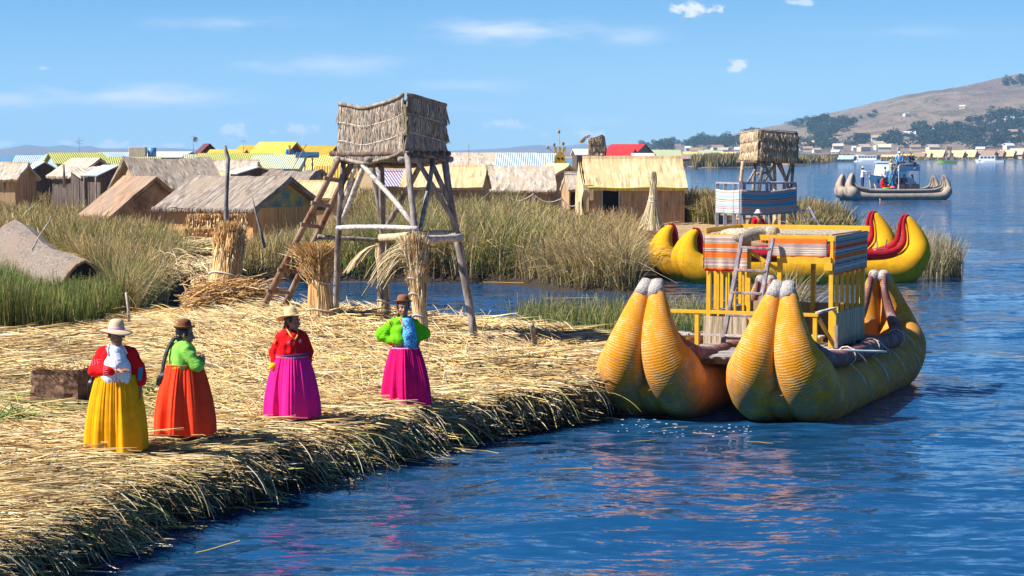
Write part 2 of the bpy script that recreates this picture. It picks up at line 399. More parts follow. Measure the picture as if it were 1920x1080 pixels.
def sst(a, b, t):
    t = np.clip((t - a) / (b - a), 0, 1); return t * t * (3 - 2 * t)
MX, MY = -3.7, 39.3
def ground_h(x, y):
    x = np.asarray(x, float); y = np.asarray(y, float)
    dA = sdf(polyA, x, y) + .12 * wob(x, y, 2.2) + .05 * wob(x, y, 7); dB = sdf(polyB, x, y) + .3 * wob(x, y, 1.1)
    mound = .42 * np.exp(-((x - MX) / 2.2) ** 2 - ((y - MY) / 3.3) ** 2) + .16 * np.exp(-((x - .2) / 2.0) ** 2 - ((y - 34.3) / 1.2) ** 2)
    topA = .46 + .12 * np.clip(dA / 1.2, 0, 1) + mound + .03 * wob(x, y, 1.6) + .015 * wob(x, y, 5)
    hA = -.7 + sst(-.22, .22, dA) * (topA + .7)
    topB = .38 + .12 * np.clip(dB / 2, 0, 1) + .05 * wob(x, y, .9)
    hB = -.7 + sst(-.4, .4, dB) * (topB + .7)
    return np.maximum(hA, hB)
def gz(x, y): return float(ground_h(np.array([x]), np.array([y]))[0])

def build_ground():
    k = 1.05e-4; inv = np.arange(1 / 13.0, 1 / 690.0, -k); Y = 1 / inv
    u = np.arange(-.46, .34, .0021); YY, UU = np.meshgrid(Y, u, indexing='ij'); XX = UU * YY
    H = ground_h(XX, YY); n, m = H.shape
    V = np.stack([XX, YY, H], -1).reshape(-1, 3)
    i = np.arange(n - 1)[:, None]; j = np.arange(m - 1)[None, :]
    Q = np.stack([i * m + j, i * m + j + 1, (i + 1) * m + j + 1, (i + 1) * m + j], -1)
    keep = np.maximum(np.maximum(H[:-1, :-1], H[1:, :-1]), np.maximum(H[:-1, 1:], H[1:, 1:])) > -.65
    Q = Q[keep]
    used = np.unique(Q); remap = np.full(len(V), -1); remap[used] = np.arange(len(used))
    me = fast_mesh('ground', V[used], remap[Q], None, True)
    mt, nt, N, L, b = new_mat('matted_straw_ground'); tc = N.new('ShaderNodeTexCoord')
    f = nz(N, L, tc.outputs['Object'], 1, 6, .75, (7, 22, 10)); g = nz(N, L, tc.outputs['Object'], .7, 4, .6)
    c = ramp(N, L, f, [(.3, (.10, .06, .028)), (.46, (.34, .22, .10)), (.6, (.58, .42, .21)), (.8, (.70, .56, .33))])
    c = mixc(N, L, ramp(N, L, g, [(.5, (0, 0, 0)), (.75, (.6, .6, .6))]), c, (.36, .23, .11))
    sp = N.new('ShaderNodeSeparateXYZ'); L.new(tc.outputs['Object'], sp.inputs[0])
    mr = N.new('ShaderNodeMapRange'); L.new(sp.outputs[2], mr.inputs[0]); mr.inputs[1].default_value = .34; mr.inputs[2].default_value = .50
    c = mixc(N, L, mr.outputs[0], (.030, .018, .010), c)                       # wet black peat of the bank's foot
    L.new(c, b.inputs['Base Color']); b.inputs['Roughness'].default_value = .9; bump(N, L, f, b, .8, .05)
    tag(link_mesh('ground', me, mt), kind='structure')
build_ground()

# ------------------------------------------------------------ lake
W_FINE, W_MID, W_BIG = .70, .66, .25
def build_water():
    inv = np.concatenate([np.arange(1 / 11.0, 1 / 90.0, -1.5e-4), 1 / np.geomspace(90.5, 9000, 60)]); Y = 1 / inv
    u = np.linspace(-.75, .75, 720); YY, UU = np.meshgrid(Y, u, indexing='ij'); XX = UU * YY
    H = np.zeros_like(XX); r2 = np.random.default_rng(5)
    for i in range(46):
        lam = 0.28 * (1.085 ** i); k = 2 * math.pi / lam; th = r2.normal() * .75 + R(-65)
        ph = r2.uniform(0, 6.28); a = .0075 * lam ** .8
        warp = .4 * np.sin(XX * .7 * k / 6 + i) + .4 * np.sin(YY * .6 * k / 6 + 2 * i)
        res = np.clip((lam / (YY * YY * 1.5e-4) - 3) / 6, 0, 1)
        H += a * res * (1 - 2 * np.abs(np.sin(.5 * (k * (XX * math.cos(th) + YY * math.sin(th)) + ph + warp)))) * .8
    H *= .42
    n, m = H.shape; V = np.stack([XX, YY, H], -1).reshape(-1, 3)
    i = np.arange(n - 1)[:, None]; j = np.arange(m - 1)[None, :]
    Q = np.stack([i * m + j, i * m + j + 1, (i + 1) * m + j + 1, (i + 1) * m + j], -1).reshape(-1, 4)
    me = fast_mesh('water', V, Q, None, True)
    mt, nt, N, L, b = new_mat('lake_water'); tc = N.new('ShaderNodeTexCoord')
    b.inputs['Base Color'].default_value = (.007, .058, .155, 1); b.inputs['Roughness'].default_value = .05; b.inputs['IOR'].default_value = 1.33
    # wave slopes taken straight from noise, so that far water keeps its glitter
    def slope(scale, detail, rough, sc, amp, old):
        mp = N.new('ShaderNodeMapping'); mp.inputs['Scale'].default_value = sc; mp.inputs['Rotation'].default_value = (0, 0, R(14)); L.new(tc.outputs['Object'], mp.inputs[0])
        t = N.new('ShaderNodeTexNoise'); t.inputs['Scale'].default_value = scale; t.inputs['Detail'].default_value = detail; t.inputs['Roughness'].default_value = rough; L.new(mp.outputs[0], t.inputs['Vector'])
        sb = N.new('ShaderNodeVectorMath'); sb.operation = 'SUBTRACT'; L.new(t.outputs['Color'], sb.inputs[0]); sb.inputs[1].default_value = (.5, .5, .5)
        ml = N.new('ShaderNodeVectorMath'); ml.operation = 'MULTIPLY'; L.new(sb.outputs[0], ml.inputs[0]); ml.inputs[1].default_value = (amp * .8, amp, 0)
        if old is None: return ml.outputs[0]
        ad = N.new('ShaderNodeVectorMath'); ad.operation = 'ADD'; L.new(ml.outputs[0], ad.inputs[0]); L.new(old, ad.inputs[1]); return ad.outputs[0]
    sl = slope(1, 3, .6, (3.4, 9.0, 1), W_FINE, None); sl = slope(1, 3, .6, (1.0, 2.9, 1), W_MID, sl); sl = slope(1, 2, .5, (.13, .4, 1), W_BIG, sl)
    big = nz(N, L, tc.outputs['Object'], 1, 3, .5, (.008, .05, 1))
    gust = N.new('ShaderNodeMapRange'); L.new(big, gust.inputs[0]); gust.inputs[1].default_value = .3; gust.inputs[2].default_value = .7; gust.inputs[3].default_value = .7; gust.inputs[4].default_value = 1.35
    sc = N.new('ShaderNodeVectorMath'); sc.operation = 'SCALE'; L.new(sl, sc.inputs[0]); L.new(gust.outputs[0], sc.inputs['Scale'])
    geo = N.new('ShaderNodeNewGeometry'); ad = N.new('ShaderNodeVectorMath'); ad.operation = 'ADD'; L.new(geo.outputs['Normal'], ad.inputs[0]); L.new(sc.outputs[0], ad.inputs[1])
    nm = N.new('ShaderNodeVectorMath'); nm.operation = 'NORMALIZE'; L.new(ad.outputs[0], nm.inputs[0]); L.new(nm.outputs[0], b.inputs['Normal'])
    tag(link_mesh('water', me, mt), kind='structure')
build_water()

# ------------------------------------------------------------ far hills
def skyline(us, pts):
    xs = np.array([hd(p[0], p[1])[0] for p in pts]); vs = np.array([hd(p[0], p[1])[1] for p in pts]); return np.interp(us, xs, vs)
def fbm(x, y, s, o=5, seed=1.0):
    t = 0; a = 1; n = 0
    for i in range(o):
        t = t + a * np.sin(x * s + seed * 3.1 * (i + 1) + 1.7 * np.sin(y * s * .83 + i)) * np.cos(y * s * 1.13 + seed + 1.3 * np.sin(x * s * .71 + 2 * i)); n += a; a *= .55; s *= 1.93
    return t / n
HY0, HY1 = 1750.0, 3600.0
hill_line = [(1080, 283), (1200, 274), (1260, 268), (1330, 260), (1400, 247), (1480, 233), (1540, 221), (1600, 208), (1660, 192), (1700, 180), (1760, 172), (1820, 160), (1870, 150), (1925, 139), (2100, 104), (2500, 60), (3000, 50)]
def hill_h(x, y):
    t = np.clip((y - HY0) / (HY1 - HY0), 0, 1.6); u = x / HY1 * (1 + 0 * y); v = skyline(x / np.clip(y, 1, None), hill_line)
    g = np.where(t < 1, sst(-.25, 1.0, t) * 1.0 - sst(-.25, 1.0, np.zeros(1))[0] * (1 - t), 1 - .35 * (t - 1))
    z = v * HY1 * g
    return z + (fbm(x, y, .006, 6, 2.0) * 16 + fbm(x, y, .028, 4, 4.0) * 3.0) * np.clip(t * 3, 0, 1) * np.clip((1 - t) * 3, 0, 1) * np.clip(v * 60, .1, 1) + 2.0 * np.clip(t * 30, 0, 1) - .5
def build_hill():
    Y = np.linspace(HY0 - 60, HY1 + 900, 150); u = np.linspace(.02, .62, 330); YY, UU = np.meshgrid(Y, u, indexing='ij'); XX = UU * YY
    H = hill_h(XX, YY); n, m = H.shape; V = np.stack([XX, YY, H], -1).reshape(-1, 3)
    i = np.arange(n - 1)[:, None]; j = np.arange(m - 1)[None, :]
    Q = np.stack([i * m + j, i * m + j + 1, (i + 1) * m + j + 1, (i + 1) * m + j], -1).reshape(-1, 4)
    me = fast_mesh('hill', V, Q, None, True)
    mt, nt, N, L, b = new_mat('dry_hillside'); tc = N.new('ShaderNodeTexCoord')
    f = nz(N, L, tc.outputs['Object'], 1, 7, .68, (.006, .003, .02)); g = nz(N, L, tc.outputs['Object'], 1, 6, .7, (.03, .02, .05))
    w = N.new('ShaderNodeTexVoronoi'); w.inputs['Scale'].default_value = .02; w.feature = 'F1'; mp = N.new('ShaderNodeMapping'); mp.inputs['Scale'].default_value = (1, .35, 1); L.new(tc.outputs['Object'], mp.inputs[0]); L.new(mp.outputs[0], w.inputs['Vector'])
    c = ramp(N, L, f, [(.38, (.085, .058, .055)), (.45, (.16, .11, .10)), (.58, (.24, .17, .13)), (.72, (.15, .14, .085))])
    c = mixc(N, L, .35, c, ramp(N, L, w.outputs['Color'], [(.2, (.14, .09, .065)), (.5, (.28, .20, .12)), (.8, (.17, .15, .07))]))
    c = mixc(N, L, ramp(N, L, g, [(.50, (0, 0, 0)), (.60, (.85, .85, .85))]), c, (.09, .085, .05))
    L.new(c, b.inputs['Base Color']); b.inputs['Roughness'].default_value = 1.0; bump(N, L, g, b, 1.0, 12)
    tag(link_mesh('hill', me, mt), kind='structure')
    # distant ranges
    for (name, Y0, pts, amp, col) in (('mountains', 9500, [(-600, 285), (-100, 282), (0, 279), (28, 274), (50, 269.5), (75, 273), (95, 274), (117, 270.5), (140, 275), (168, 272), (190, 277), (240, 277), (290, 276), (320, 276), (400, 281), (470, 283), (560, 284), (600, 280), (640, 277), (760, 282), (850, 281), (900, 279), (950, 276), (985, 272), (1010, 270), (1040, 273), (1070, 271), (1095, 268), (1130, 271), (1180, 270), (1260, 272), (1400, 280), (1800, 284)], 10, (.11, .085, .07)),
                                      ('foothills', 5600, [(-600, 285.5), (0, 281), (60, 279), (130, 280), (220, 278.5), (310, 279), (420, 283), (600, 285.5), (860, 285), (950, 281), (1060, 279), (1120, 277), (1200, 281), (1300, 284.5)], 6, (.17, .13, .09))):
        Y = np.linspace(Y0 - 700, Y0 + 1200, 24); u = np.linspace(-.5, .42, 420); YY, UU = np.meshgrid(Y, u, indexing='ij'); XX = UU * YY
        v = skyline(UU, pts); t = np.clip((YY - Y0 + 700) / 700, 0, 3)
        H = (v * Y0 + 4) * np.where(t < 1, sst(0, 1, t), 1 - .3 * (t - 1)) + fbm(XX, YY, .004, 5, 1.0) * amp * np.clip(1 - abs(t - .5) * 2, 0, 1) - 3
        n, m = H.shape; V = np.stack([XX, YY, H], -1).reshape(-1, 3); i = np.arange(n - 1)[:, None]; j = np.arange(m - 1)[None, :]
        Q = np.stack([i * m + j, i * m + j + 1, (i + 1) * m + j + 1, (i + 1) * m + j], -1).reshape(-1, 4)
        mt = m_plain(name + '_slopes', col, 1.0, .4, .004, .5)
        tag(link_mesh(name, fast_mesh(name, V, Q, None, True), mt), kind='structure')
build_hill()

# ------------------------------------------------------------ straw on the near island
def island_normal(x, y):
    e = .15; gx = sdf(polyA, x + e, y) - sdf(polyA, x - e, y); gy = sdf(polyA, x, y + e) - sdf(polyA, x, y - e)
    n = np.hypot(gx, gy) + 1e-9; return -gx / n, -gy / n                        # outward
def lay(name, x, y, ang, length, rad, pitch0, droop, off, col, k=6, label='', kind='stuff', sides=3, curl=.15):
    n = len(x); seg = length / (k - 1); P = np.zeros((n, k, 3)); P[:, 0, 0] = x; P[:, 0, 1] = y
    z = ground_h(x, y) + off; P[:, 0, 2] = z; a = ang.copy(); da = rng.normal(size=n) * curl / k
    for i in range(1, k):
        p = pitch0 - droop * (i - .5) / (k - 1); p = np.clip(p, -1.5, 1.5); a = a + da
        P[:, i, 0] = P[:, i - 1, 0] + np.cos(a) * np.cos(p) * seg; P[:, i, 1] = P[:, i - 1, 1] + np.sin(a) * np.cos(p) * seg
        zz = P[:, i - 1, 2] + np.sin(p) * seg; g = ground_h(P[:, i, 0], P[:, i, 1]) + off * .6
        P[:, i, 2] = np.maximum(np.maximum(zz, g), -.03)
    W = np.repeat(rad[:, None], k, 1); W[:, -1] *= .35; W[:, 0] *= .8
    wet_shade = sst(.04, .30, P[:, :, 2])[:, :, None]; c3 = col[:, None, :] * (.22 + .78 * wet_shade) if name.startswith('bank') else col     # damp and the bank's shade both put into the straw colour
    o = link_mesh(name, strand_mesh(name, P, W, c3, sides), M['strand'])
    return tag(o, label=label, kind=kind, cat='straw')
def sample_A(n, x0, x1, y0, y1, dmin, dmax):
    X = []; Y = []
    while sum(map(len, X)) < n:
        px = rng.uniform(x0, x1, n * 2); py = rng.uniform(y0, y1, n * 2)
        u = (px - 960) / F; v = (540 - py) / F; dy = math.cos(PITCH) + v * math.sin(PITCH); vz = (-math.sin(PITCH) + v * math.cos(PITCH)) / dy
        yy = (.55 - CAMZ) / vz; xx = u / dy * yy; d = sdf(polyA, xx, yy); ok = (d > dmin) & (d < dmax); X.append(xx[ok]); Y.append(yy[ok])
    return np.concatenate(X)[:n], np.concatenate(Y)[:n]
def build_straw():
    # carpet of loose straw lying on top of the island
    n = 80000; x, y = sample_A(n, -260, 1260, 570, 1150, .02, 99); nx, ny = island_normal(x, y); d = sdf(polyA, x, y)
    edge = np.exp(-(d / .9) ** 2); nang = np.arctan2(ny, nx)
    base = np.where(x < -4.5, R(-8), R(-33)) + .5 * wob(x, y, .55) + .35 * wob(x, y, 1.9, 2)
    md = np.exp(-((x - MX) / 2.6) ** 2 - ((y - MY + .5) / 3.6) ** 2); base = base * (1 - md) + md * (R(-50) + .25 * wob(x, y, 1.2))
    dx = np.cos(base) * (1 - edge) + np.cos(nang - .0) * edge; dy = np.sin(base) * (1 - edge) + np.sin(nang) * edge
    ang = np.arctan2(dy, dx) + rng.normal(size=n) * (.30 + .75 * (rng.random(n) < .3)) + np.where(rng.random(n) < .35, math.pi, 0) * (edge < .3)
    for wx_, wy_ in ((220, 24.1), (344, 25.1), (548, 27.2), (764, 29.2)):        # trampled flat where the women stand
        X_ = hd(wx_, 800)[0] * wy_; k_ = np.hypot(x - X_, y - wy_) < .62; x = np.where(k_, x + .0, x); ang[k_] = np.where(rng.random(int(k_.sum())) < .5, 0, math.pi) * 0 + np.arctan2(y[k_] - wy_, x[k_] - X_)
    L_ = rng.uniform(.30, 1.25, n) * (1 - .5 * edge); rad = rng.uniform(.0042, .0095, n) * np.clip(y / 26, .85, 1.5)
    tone = .86 + .26 * wob(x, y, 1.3, 1.0) + .22 * wob(x, y, 4.7, 3)
    col = np.clip(pick(STRAW, n, .22) * np.clip(tone, .4, 1.12)[:, None], 0, .92)
    gp = np.exp(-((x + 5.6) / 2.6) ** 2 - ((y - 28.6) / 1.6) ** 2) * (rng.random(n) < .30); col[gp > .45] = pick([(1, (.34, .38, .12)), (1, (.42, .42, .16))], int((gp > .45).sum()))
    lay('straw_carpet', x, y, ang, L_, rad, rng.normal(size=n) * .07 + .05, rng.uniform(.0, .3, n), rng.uniform(.008, .05, n), col, 5, 'loose golden totora straw matted over the top of the near island')
    # loose springy tufts on the mound
    n = 9000; x, y = sample_A(n * 3, 330, 1160, 575, 800, .5, 99); md = np.exp(-((x - MX) / 3.0) ** 2 - ((y - MY) / 3.8) ** 2); k = rng.random(len(x)) < md * .85 + .13; x = x[k][:n]; y = y[k][:n]; n = len(x)
    ang = R(125) + rng.normal(size=n) * .5 + .4 * wob(x, y, 1.1); col = pick(STRAW, n, .12)
    lay('mound_straw', x, y, ang, rng.uniform(.4, 1.0, n), rng.uniform(.0045, .008, n), rng.uniform(.1, .55, n), rng.uniform(.2, .9, n), np.full(n, .01), col, 6, 'springy pale straw heaped in a low mound behind the women')
    # straw hanging over the bank
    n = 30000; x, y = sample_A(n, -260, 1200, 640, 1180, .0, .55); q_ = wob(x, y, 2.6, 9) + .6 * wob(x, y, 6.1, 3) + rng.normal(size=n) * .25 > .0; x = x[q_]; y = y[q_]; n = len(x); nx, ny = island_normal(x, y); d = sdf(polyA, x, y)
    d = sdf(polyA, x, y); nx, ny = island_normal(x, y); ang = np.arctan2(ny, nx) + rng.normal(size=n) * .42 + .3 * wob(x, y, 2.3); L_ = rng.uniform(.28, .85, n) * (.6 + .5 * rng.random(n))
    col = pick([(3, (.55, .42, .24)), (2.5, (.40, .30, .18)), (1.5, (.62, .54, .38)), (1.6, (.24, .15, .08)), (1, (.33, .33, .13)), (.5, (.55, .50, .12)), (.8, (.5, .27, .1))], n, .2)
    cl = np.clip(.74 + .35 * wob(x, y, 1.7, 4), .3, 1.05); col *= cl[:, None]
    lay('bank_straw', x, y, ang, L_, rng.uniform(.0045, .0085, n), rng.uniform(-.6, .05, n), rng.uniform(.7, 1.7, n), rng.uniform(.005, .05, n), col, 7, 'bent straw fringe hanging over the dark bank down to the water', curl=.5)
    # longer single straws hanging free against the dark bank
    n = 3000; x, y = sample_A(n, -260, 1200, 640, 1180, .0, .30); nx, ny = island_normal(x, y); q_ = wob(x, y, 1.9, 5) + rng.normal(size=n) * .5 > .1; x = x[q_]; y = y[q_]; nx = nx[q_]; ny = ny[q_]; n = len(x)
    ang = np.arctan2(ny, nx) + rng.normal(size=n) * .55 + .25; col = pick([(3, (.66, .54, .34)), (2, (.50, .38, .20)), (1.2, (.76, .66, .46)), (1, (.36, .38, .12)), (.6, (.60, .54, .14)), (1, (.26, .17, .09))], n, .2)
    lay('hanging_straw', x, y, ang, rng.uniform(.55, 1.05, n), rng.uniform(.0045, .008, n), rng.uniform(-.5, .45, n), rng.uniform(.9, 1.9, n), rng.uniform(.02, .07, n), col, 8, 'long pale straws dangling free over the dark face of the bank', curl=.5)
    # scrappy roots and short stubble in the dark face of the bank
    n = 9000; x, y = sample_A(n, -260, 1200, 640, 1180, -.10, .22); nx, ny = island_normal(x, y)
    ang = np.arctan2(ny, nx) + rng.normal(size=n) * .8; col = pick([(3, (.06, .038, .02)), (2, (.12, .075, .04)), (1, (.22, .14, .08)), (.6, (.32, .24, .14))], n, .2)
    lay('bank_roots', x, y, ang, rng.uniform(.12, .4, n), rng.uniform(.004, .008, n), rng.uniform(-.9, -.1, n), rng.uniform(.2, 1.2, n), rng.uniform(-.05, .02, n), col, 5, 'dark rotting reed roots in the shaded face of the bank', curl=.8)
    # long green reeds trailing into the water
    spots = [(300, 1015, 1.2), (600, 915, 1.5), (640, 905, 1.3), (850, 845, 1.4), (890, 850, 1.2), (520, 945, 1.2), (770, 860, 1.1)]
    X = []; Y = []; 
    for px, py, l in spots:
        for q in range(1): p = GR(px - 60 + rng.normal() * 16, py - 90 + rng.normal() * 8, .5); X.append(p.x); Y.append(p.y)
    X = np.array(X); Y = np.array(Y); n = len(X); nx, ny = island_normal(X, Y)
    lay('trailing_reeds', X, Y, np.arctan2(ny, nx) + rng.normal(size=n) * .5 + .3, rng.uniform(.5, .75, n), rng.uniform(.006, .009, n), rng.uniform(-.3, .1, n), rng.uniform(.6, 1.3, n), np.full(n, .03), pick([(2, (.34, .40, .07)), (1, (.55, .50, .10)), (1, (.22, .32, .08))], n), 9, 'long green and yellow reed stalks trailing from the bank into the water', curl=.6)
    # stalks afloat
    fl = [(365, 1040, 450, 1015), (850, 840, 935, 850), (1040, 880, 1110, 878), (1240, 803, 1290, 801), (1400, 828, 1450, 832), (1300, 812, 1340, 814), (870, 915, 940, 900), (1180, 830, 1230, 826), (905, 520 + 9, 1000, 531), (560, 524 + 6, 690, 529), (1020, 560, 1120, 558)]
    P = np.zeros((len(fl), 5, 3))
    for i, (a, b_, c, d_) in enumerate(fl):
        p0 = GR(a, b_, .012); p1 = GR(c, d_, .012)
        for k in range(5): q = p0.lerp(p1, k / 4); P[i, k] = (q.x, q.y + rng.normal() * .03, .016)
    o = link_mesh('floating_stalks', strand_mesh('floating_stalks', P, np.full((len(fl), 5), .009), pick([(2, (.38, .28, .10)), (1, (.5, .26, .08))], len(fl))), M['strand'])
    tag(o, 'single broken reed stalks floating on the water beside the bank', 'straw', kind='stuff')
build_straw()
def foam():
    n = 60; px = rng.uniform(1140, 1400, n) + rng.normal(size=n) * 12; py = 794 + rng.uniform(0, 26, n) - (px < 1240) * 8; P = np.zeros((n, 3, 3))
    for i in range(n):
        p = GR(px[i], py[i], .02)
        for k in range(3): P[i, k] = (p.x + (k - 1) * rng.uniform(.006, .03), p.y, .018)
    tag(link_mesh('foam', strand_mesh('foam', P, np.full((n, 3), .006) * rng.uniform(.5, 1.3, (n, 1)), np.full((n, 3), .8) * rng.uniform(.6, 1, (n, 1))), M['strand']), 'specks of white foam and seeds floating under the golden prows', kind='stuff')
foam()

# ------------------------------------------------------------ standing reeds
def inpoly(px, py, poly):
    ins = np.zeros(px.shape, bool)
    for i in range(len(poly)):
        ax, ay = poly[i]; bx, by = poly[(i + 1) % len(poly)]; c = (ay > py) != (by > py)
        with np.errstate(divide='ignore', invalid='ignore'): ins ^= c & (px < ax + (py - ay) * (bx - ax) / ((by - ay) or 1e-9))
    return ins
def sample_px(n, poly, z):
    xs = [p[0] for p in poly]; ys = [p[1] for p in poly]; A = []; B = []
    while sum(map(len, A)) < n:
        px = rng.uniform(min(xs), max(xs), n); py = rng.uniform(min(ys), max(ys), n); k = inpoly(px, py, poly); A.append(px[k]); B.append(py[k])
    px = np.concatenate(A)[:n]; py = np.concatenate(B)[:n]
    u = (px - 960) / F; v = (540 - py) / F; dy = math.cos(PITCH) + v * math.sin(PITCH); vz = (-math.sin(PITCH) + v * math.cos(PITCH)) / dy
    yy = (z - CAMZ) / vz; return px, py, u / dy * yy, yy
GREEN = [(3, (.10, .18, .025)), (2, (.16, .25, .04)), (1, (.22, .26, .06)), (.8, (.42, .34, .13)), (.5, (.08, .10, .02))]
OLIVE = [(2, (.17, .19, .045)), (2, (.26, .24, .07)), (2.2, (.42, .31, .13)), (1.4, (.52, .40, .20)), (1, (.27, .16, .06)), (.8, (.11, .13, .03))]
GOLD = [(1.2, (.20, .20, .05)), (2, (.36, .28, .10)), (3, (.50, .37, .17)), (1.5, (.60, .47, .26)), (1.5, (.33, .19, .08))]
def reeds(name, label, n, poly, h0, h1, pal, z=None, lean=.16, k=5, avoid=(), width=1.0, clump=.8, ws=.45, bendy=.8, tip=(.54, .38, .17), root=(.10, .065, .025), cs=1.0, pal2=None, hf=None):
    zz = .45 if z is None else z
    px, py, x, y = sample_px(n, poly, zz)
    keep = rng.random(n) < np.clip((y / 62) ** 1.3, .35, 1)
    cn = wob(x, y, 1.5 * cs, 1) + .5 * wob(x, y, 4.1 * cs, 2); keep &= cn > -clump + rng.normal(size=n) * .25
    for (ax, ay, ar) in avoid: keep &= np.hypot(x - ax, y - ay) > ar
    if z is None: g = ground_h(x, y); keep &= g > .02
    x = x[keep]; y = y[keep]; n = len(x); g = ground_h(x, y) if z is None else np.full(n, z - .05)
    H = rng.uniform(h0, h1, n) * (1 + .16 * wob(x, y, 1.1 * cs, 4)) * np.where(rng.random(n) < .06, 1.18, 1) * np.where(rng.random(n) < .2, .7, 1)
    if hf is not None: H = H * np.interp(x / y * F + 960, hf[0], hf[1])
    a = rng.uniform(0, 2 * math.pi, n); wind = ws * wob(x, y, .7 * cs, 6)
    P = np.zeros((n, k, 3)); t = np.linspace(0, 1, k)
    ln = np.abs(rng.normal(size=n)) * lean + .03; bd = np.where(rng.random(n) < .16, rng.uniform(.5, 1.4, n), rng.uniform(0, .3, n)) * bendy
    hor = ln[:, None] * t[None] + bd[:, None] * t[None] ** 3 * .6
    P[:, :, 0] = x[:, None] + (np.cos(a)[:, None] * hor + wind[:, None] * t[None] ** 2 * .35) * H[:, None]
    P[:, :, 1] = y[:, None] + np.sin(a)[:, None] * hor * H[:, None]
    P[:, :, 2] = g[:, None] - .05 + (t[None] - .42 * bd[:, None] * t[None] ** 4) * H[:, None]
    W = (np.clip(y / 60, .55, 2.4) * rng.uniform(.006, .0135, n) * width * 1.1)[:, None] * (1 - .72 * t[None] ** 1.5)
    c = pick(pal, n, .25)
    if pal2 is not None:
        gq = rng.random(n) < sst(-.5, .5, wob(x, y, .42 * cs, 7) + .5 * wob(x, y, 1.3, 3)); c[gq] = pick(pal2, int(gq.sum()), .25)
    c = c * np.clip(.82 + .34 * wob(x, y, 1.9 * cs, 8), .35, 1.4)[:, None]
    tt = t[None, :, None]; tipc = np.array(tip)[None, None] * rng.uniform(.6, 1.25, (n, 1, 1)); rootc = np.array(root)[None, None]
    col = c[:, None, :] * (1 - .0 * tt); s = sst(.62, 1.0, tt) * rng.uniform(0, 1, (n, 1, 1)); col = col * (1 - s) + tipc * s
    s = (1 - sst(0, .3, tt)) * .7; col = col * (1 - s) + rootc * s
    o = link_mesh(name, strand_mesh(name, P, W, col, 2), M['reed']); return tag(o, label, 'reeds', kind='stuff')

# ------------------------------------------------------------ huts and houses
def prism(mb, prof, x0, x1, nx=8, jit=0.0, seed=0, sag=0.0, inner=None, thick=.1):
    """roof shell: profile (y,z) outer line, swept along x, closed with an inner line"""
    rr = random.Random(seed); m = len(prof)
    nrm = []
    for i in range(m):
        a = prof[max(i - 1, 0)]; b = prof[min(i + 1, m - 1)]; dx, dz = b[0] - a[0], b[1] - a[1]; l = math.hypot(dx, dz) or 1
        nrm.append((-dz / l, dx / l))
    inn = [(p[0] - n[0] * thick, p[1] - n[1] * thick) for p, n in zip(prof, nrm)]
    loop = list(prof) + inn[::-1]; rows = []
    for i in range(nx + 1):
        t = i / nx; x = x0 + (x1 - x0) * t; row = []
        for k, (y, z) in enumerate(loop):
            edge = k in (0, m - 1, m, 2 * m - 1)
            j = jit * (1.0 if edge else .35)
            row.append(Vector((x + (rr.uniform(-1, 1) * jit if i in (0, nx) else 0), y + rr.uniform(-1, 1) * j * .5, z + rr.uniform(-1, 1) * j - sag * math.sin(math.pi * t))))
        rows.append(row)
    mb.grid(rows, False, True); n = len(loop)
    b = len(mb.v) - len(rows) * n
    # end caps as quads between outer and inner line
    for r_, flip in ((0, False), (len(rows) - 1, True)):
        o = b + r_ * n
        for k in range(m - 1):
            f = (o + k, o + k + 1, o + n - 2 - k, o + n - 1 - k)
            mb.f.append(f[::-1] if flip else f); mb.smooth.append(False); mb.uv.append(None)
    return mb
def rprofile(d, wh, rh, over, kind='gable', n=4):
    e = over; sl = (rh - wh) / (d / 2); pts = []
    ylo = -(d / 2 + e); zlo = wh - sl * e
    if kind == 'gable':
        for i in range(n + 1): t = i / n; pts.append((ylo * (1 - t), zlo + (rh - zlo) * t))
        pts += [(-y, z) for y, z in pts[-2::-1]]
    elif kind == 'soft':                                     # mats bent over the ridge, rounded shoulders
        for i in range(9):
            t = i / 8; s = math.sin(t * math.pi / 2); pts.append((ylo * (1 - s ** 1.15), zlo + (rh - zlo) * (.82 * t + .18 * (1 - (1 - t) ** 3))))
        pts += [(-y, z) for y, z in pts[-2::-1]]
    elif kind == 'shed':
        pts = [(-d / 2 - e, wh), (0, (wh + rh) / 2), (d / 2 + e, rh)]
    elif kind == 'flat':
        pts = [(-d / 2 - e, rh), (0, rh + .05), (d / 2 + e, rh)]
    return pts
def straw_fringe(mb, y, z, x0, x1, n, l, seed):
    rr = random.Random(seed)
    for i in range(n):
        x = x0 + (x1 - x0) * rr.random(); w = rr.uniform(.012, .03); dl = rr.uniform(.3, 1) * l
        mb.add([(x - w, y + .02, z + .05), (x + w, y + .02, z + .05), (x + rr.uniform(-.05, .05), y - rr.uniform(.0, .08), z - dl)], [(0, 1, 2)])
seedc = [100]
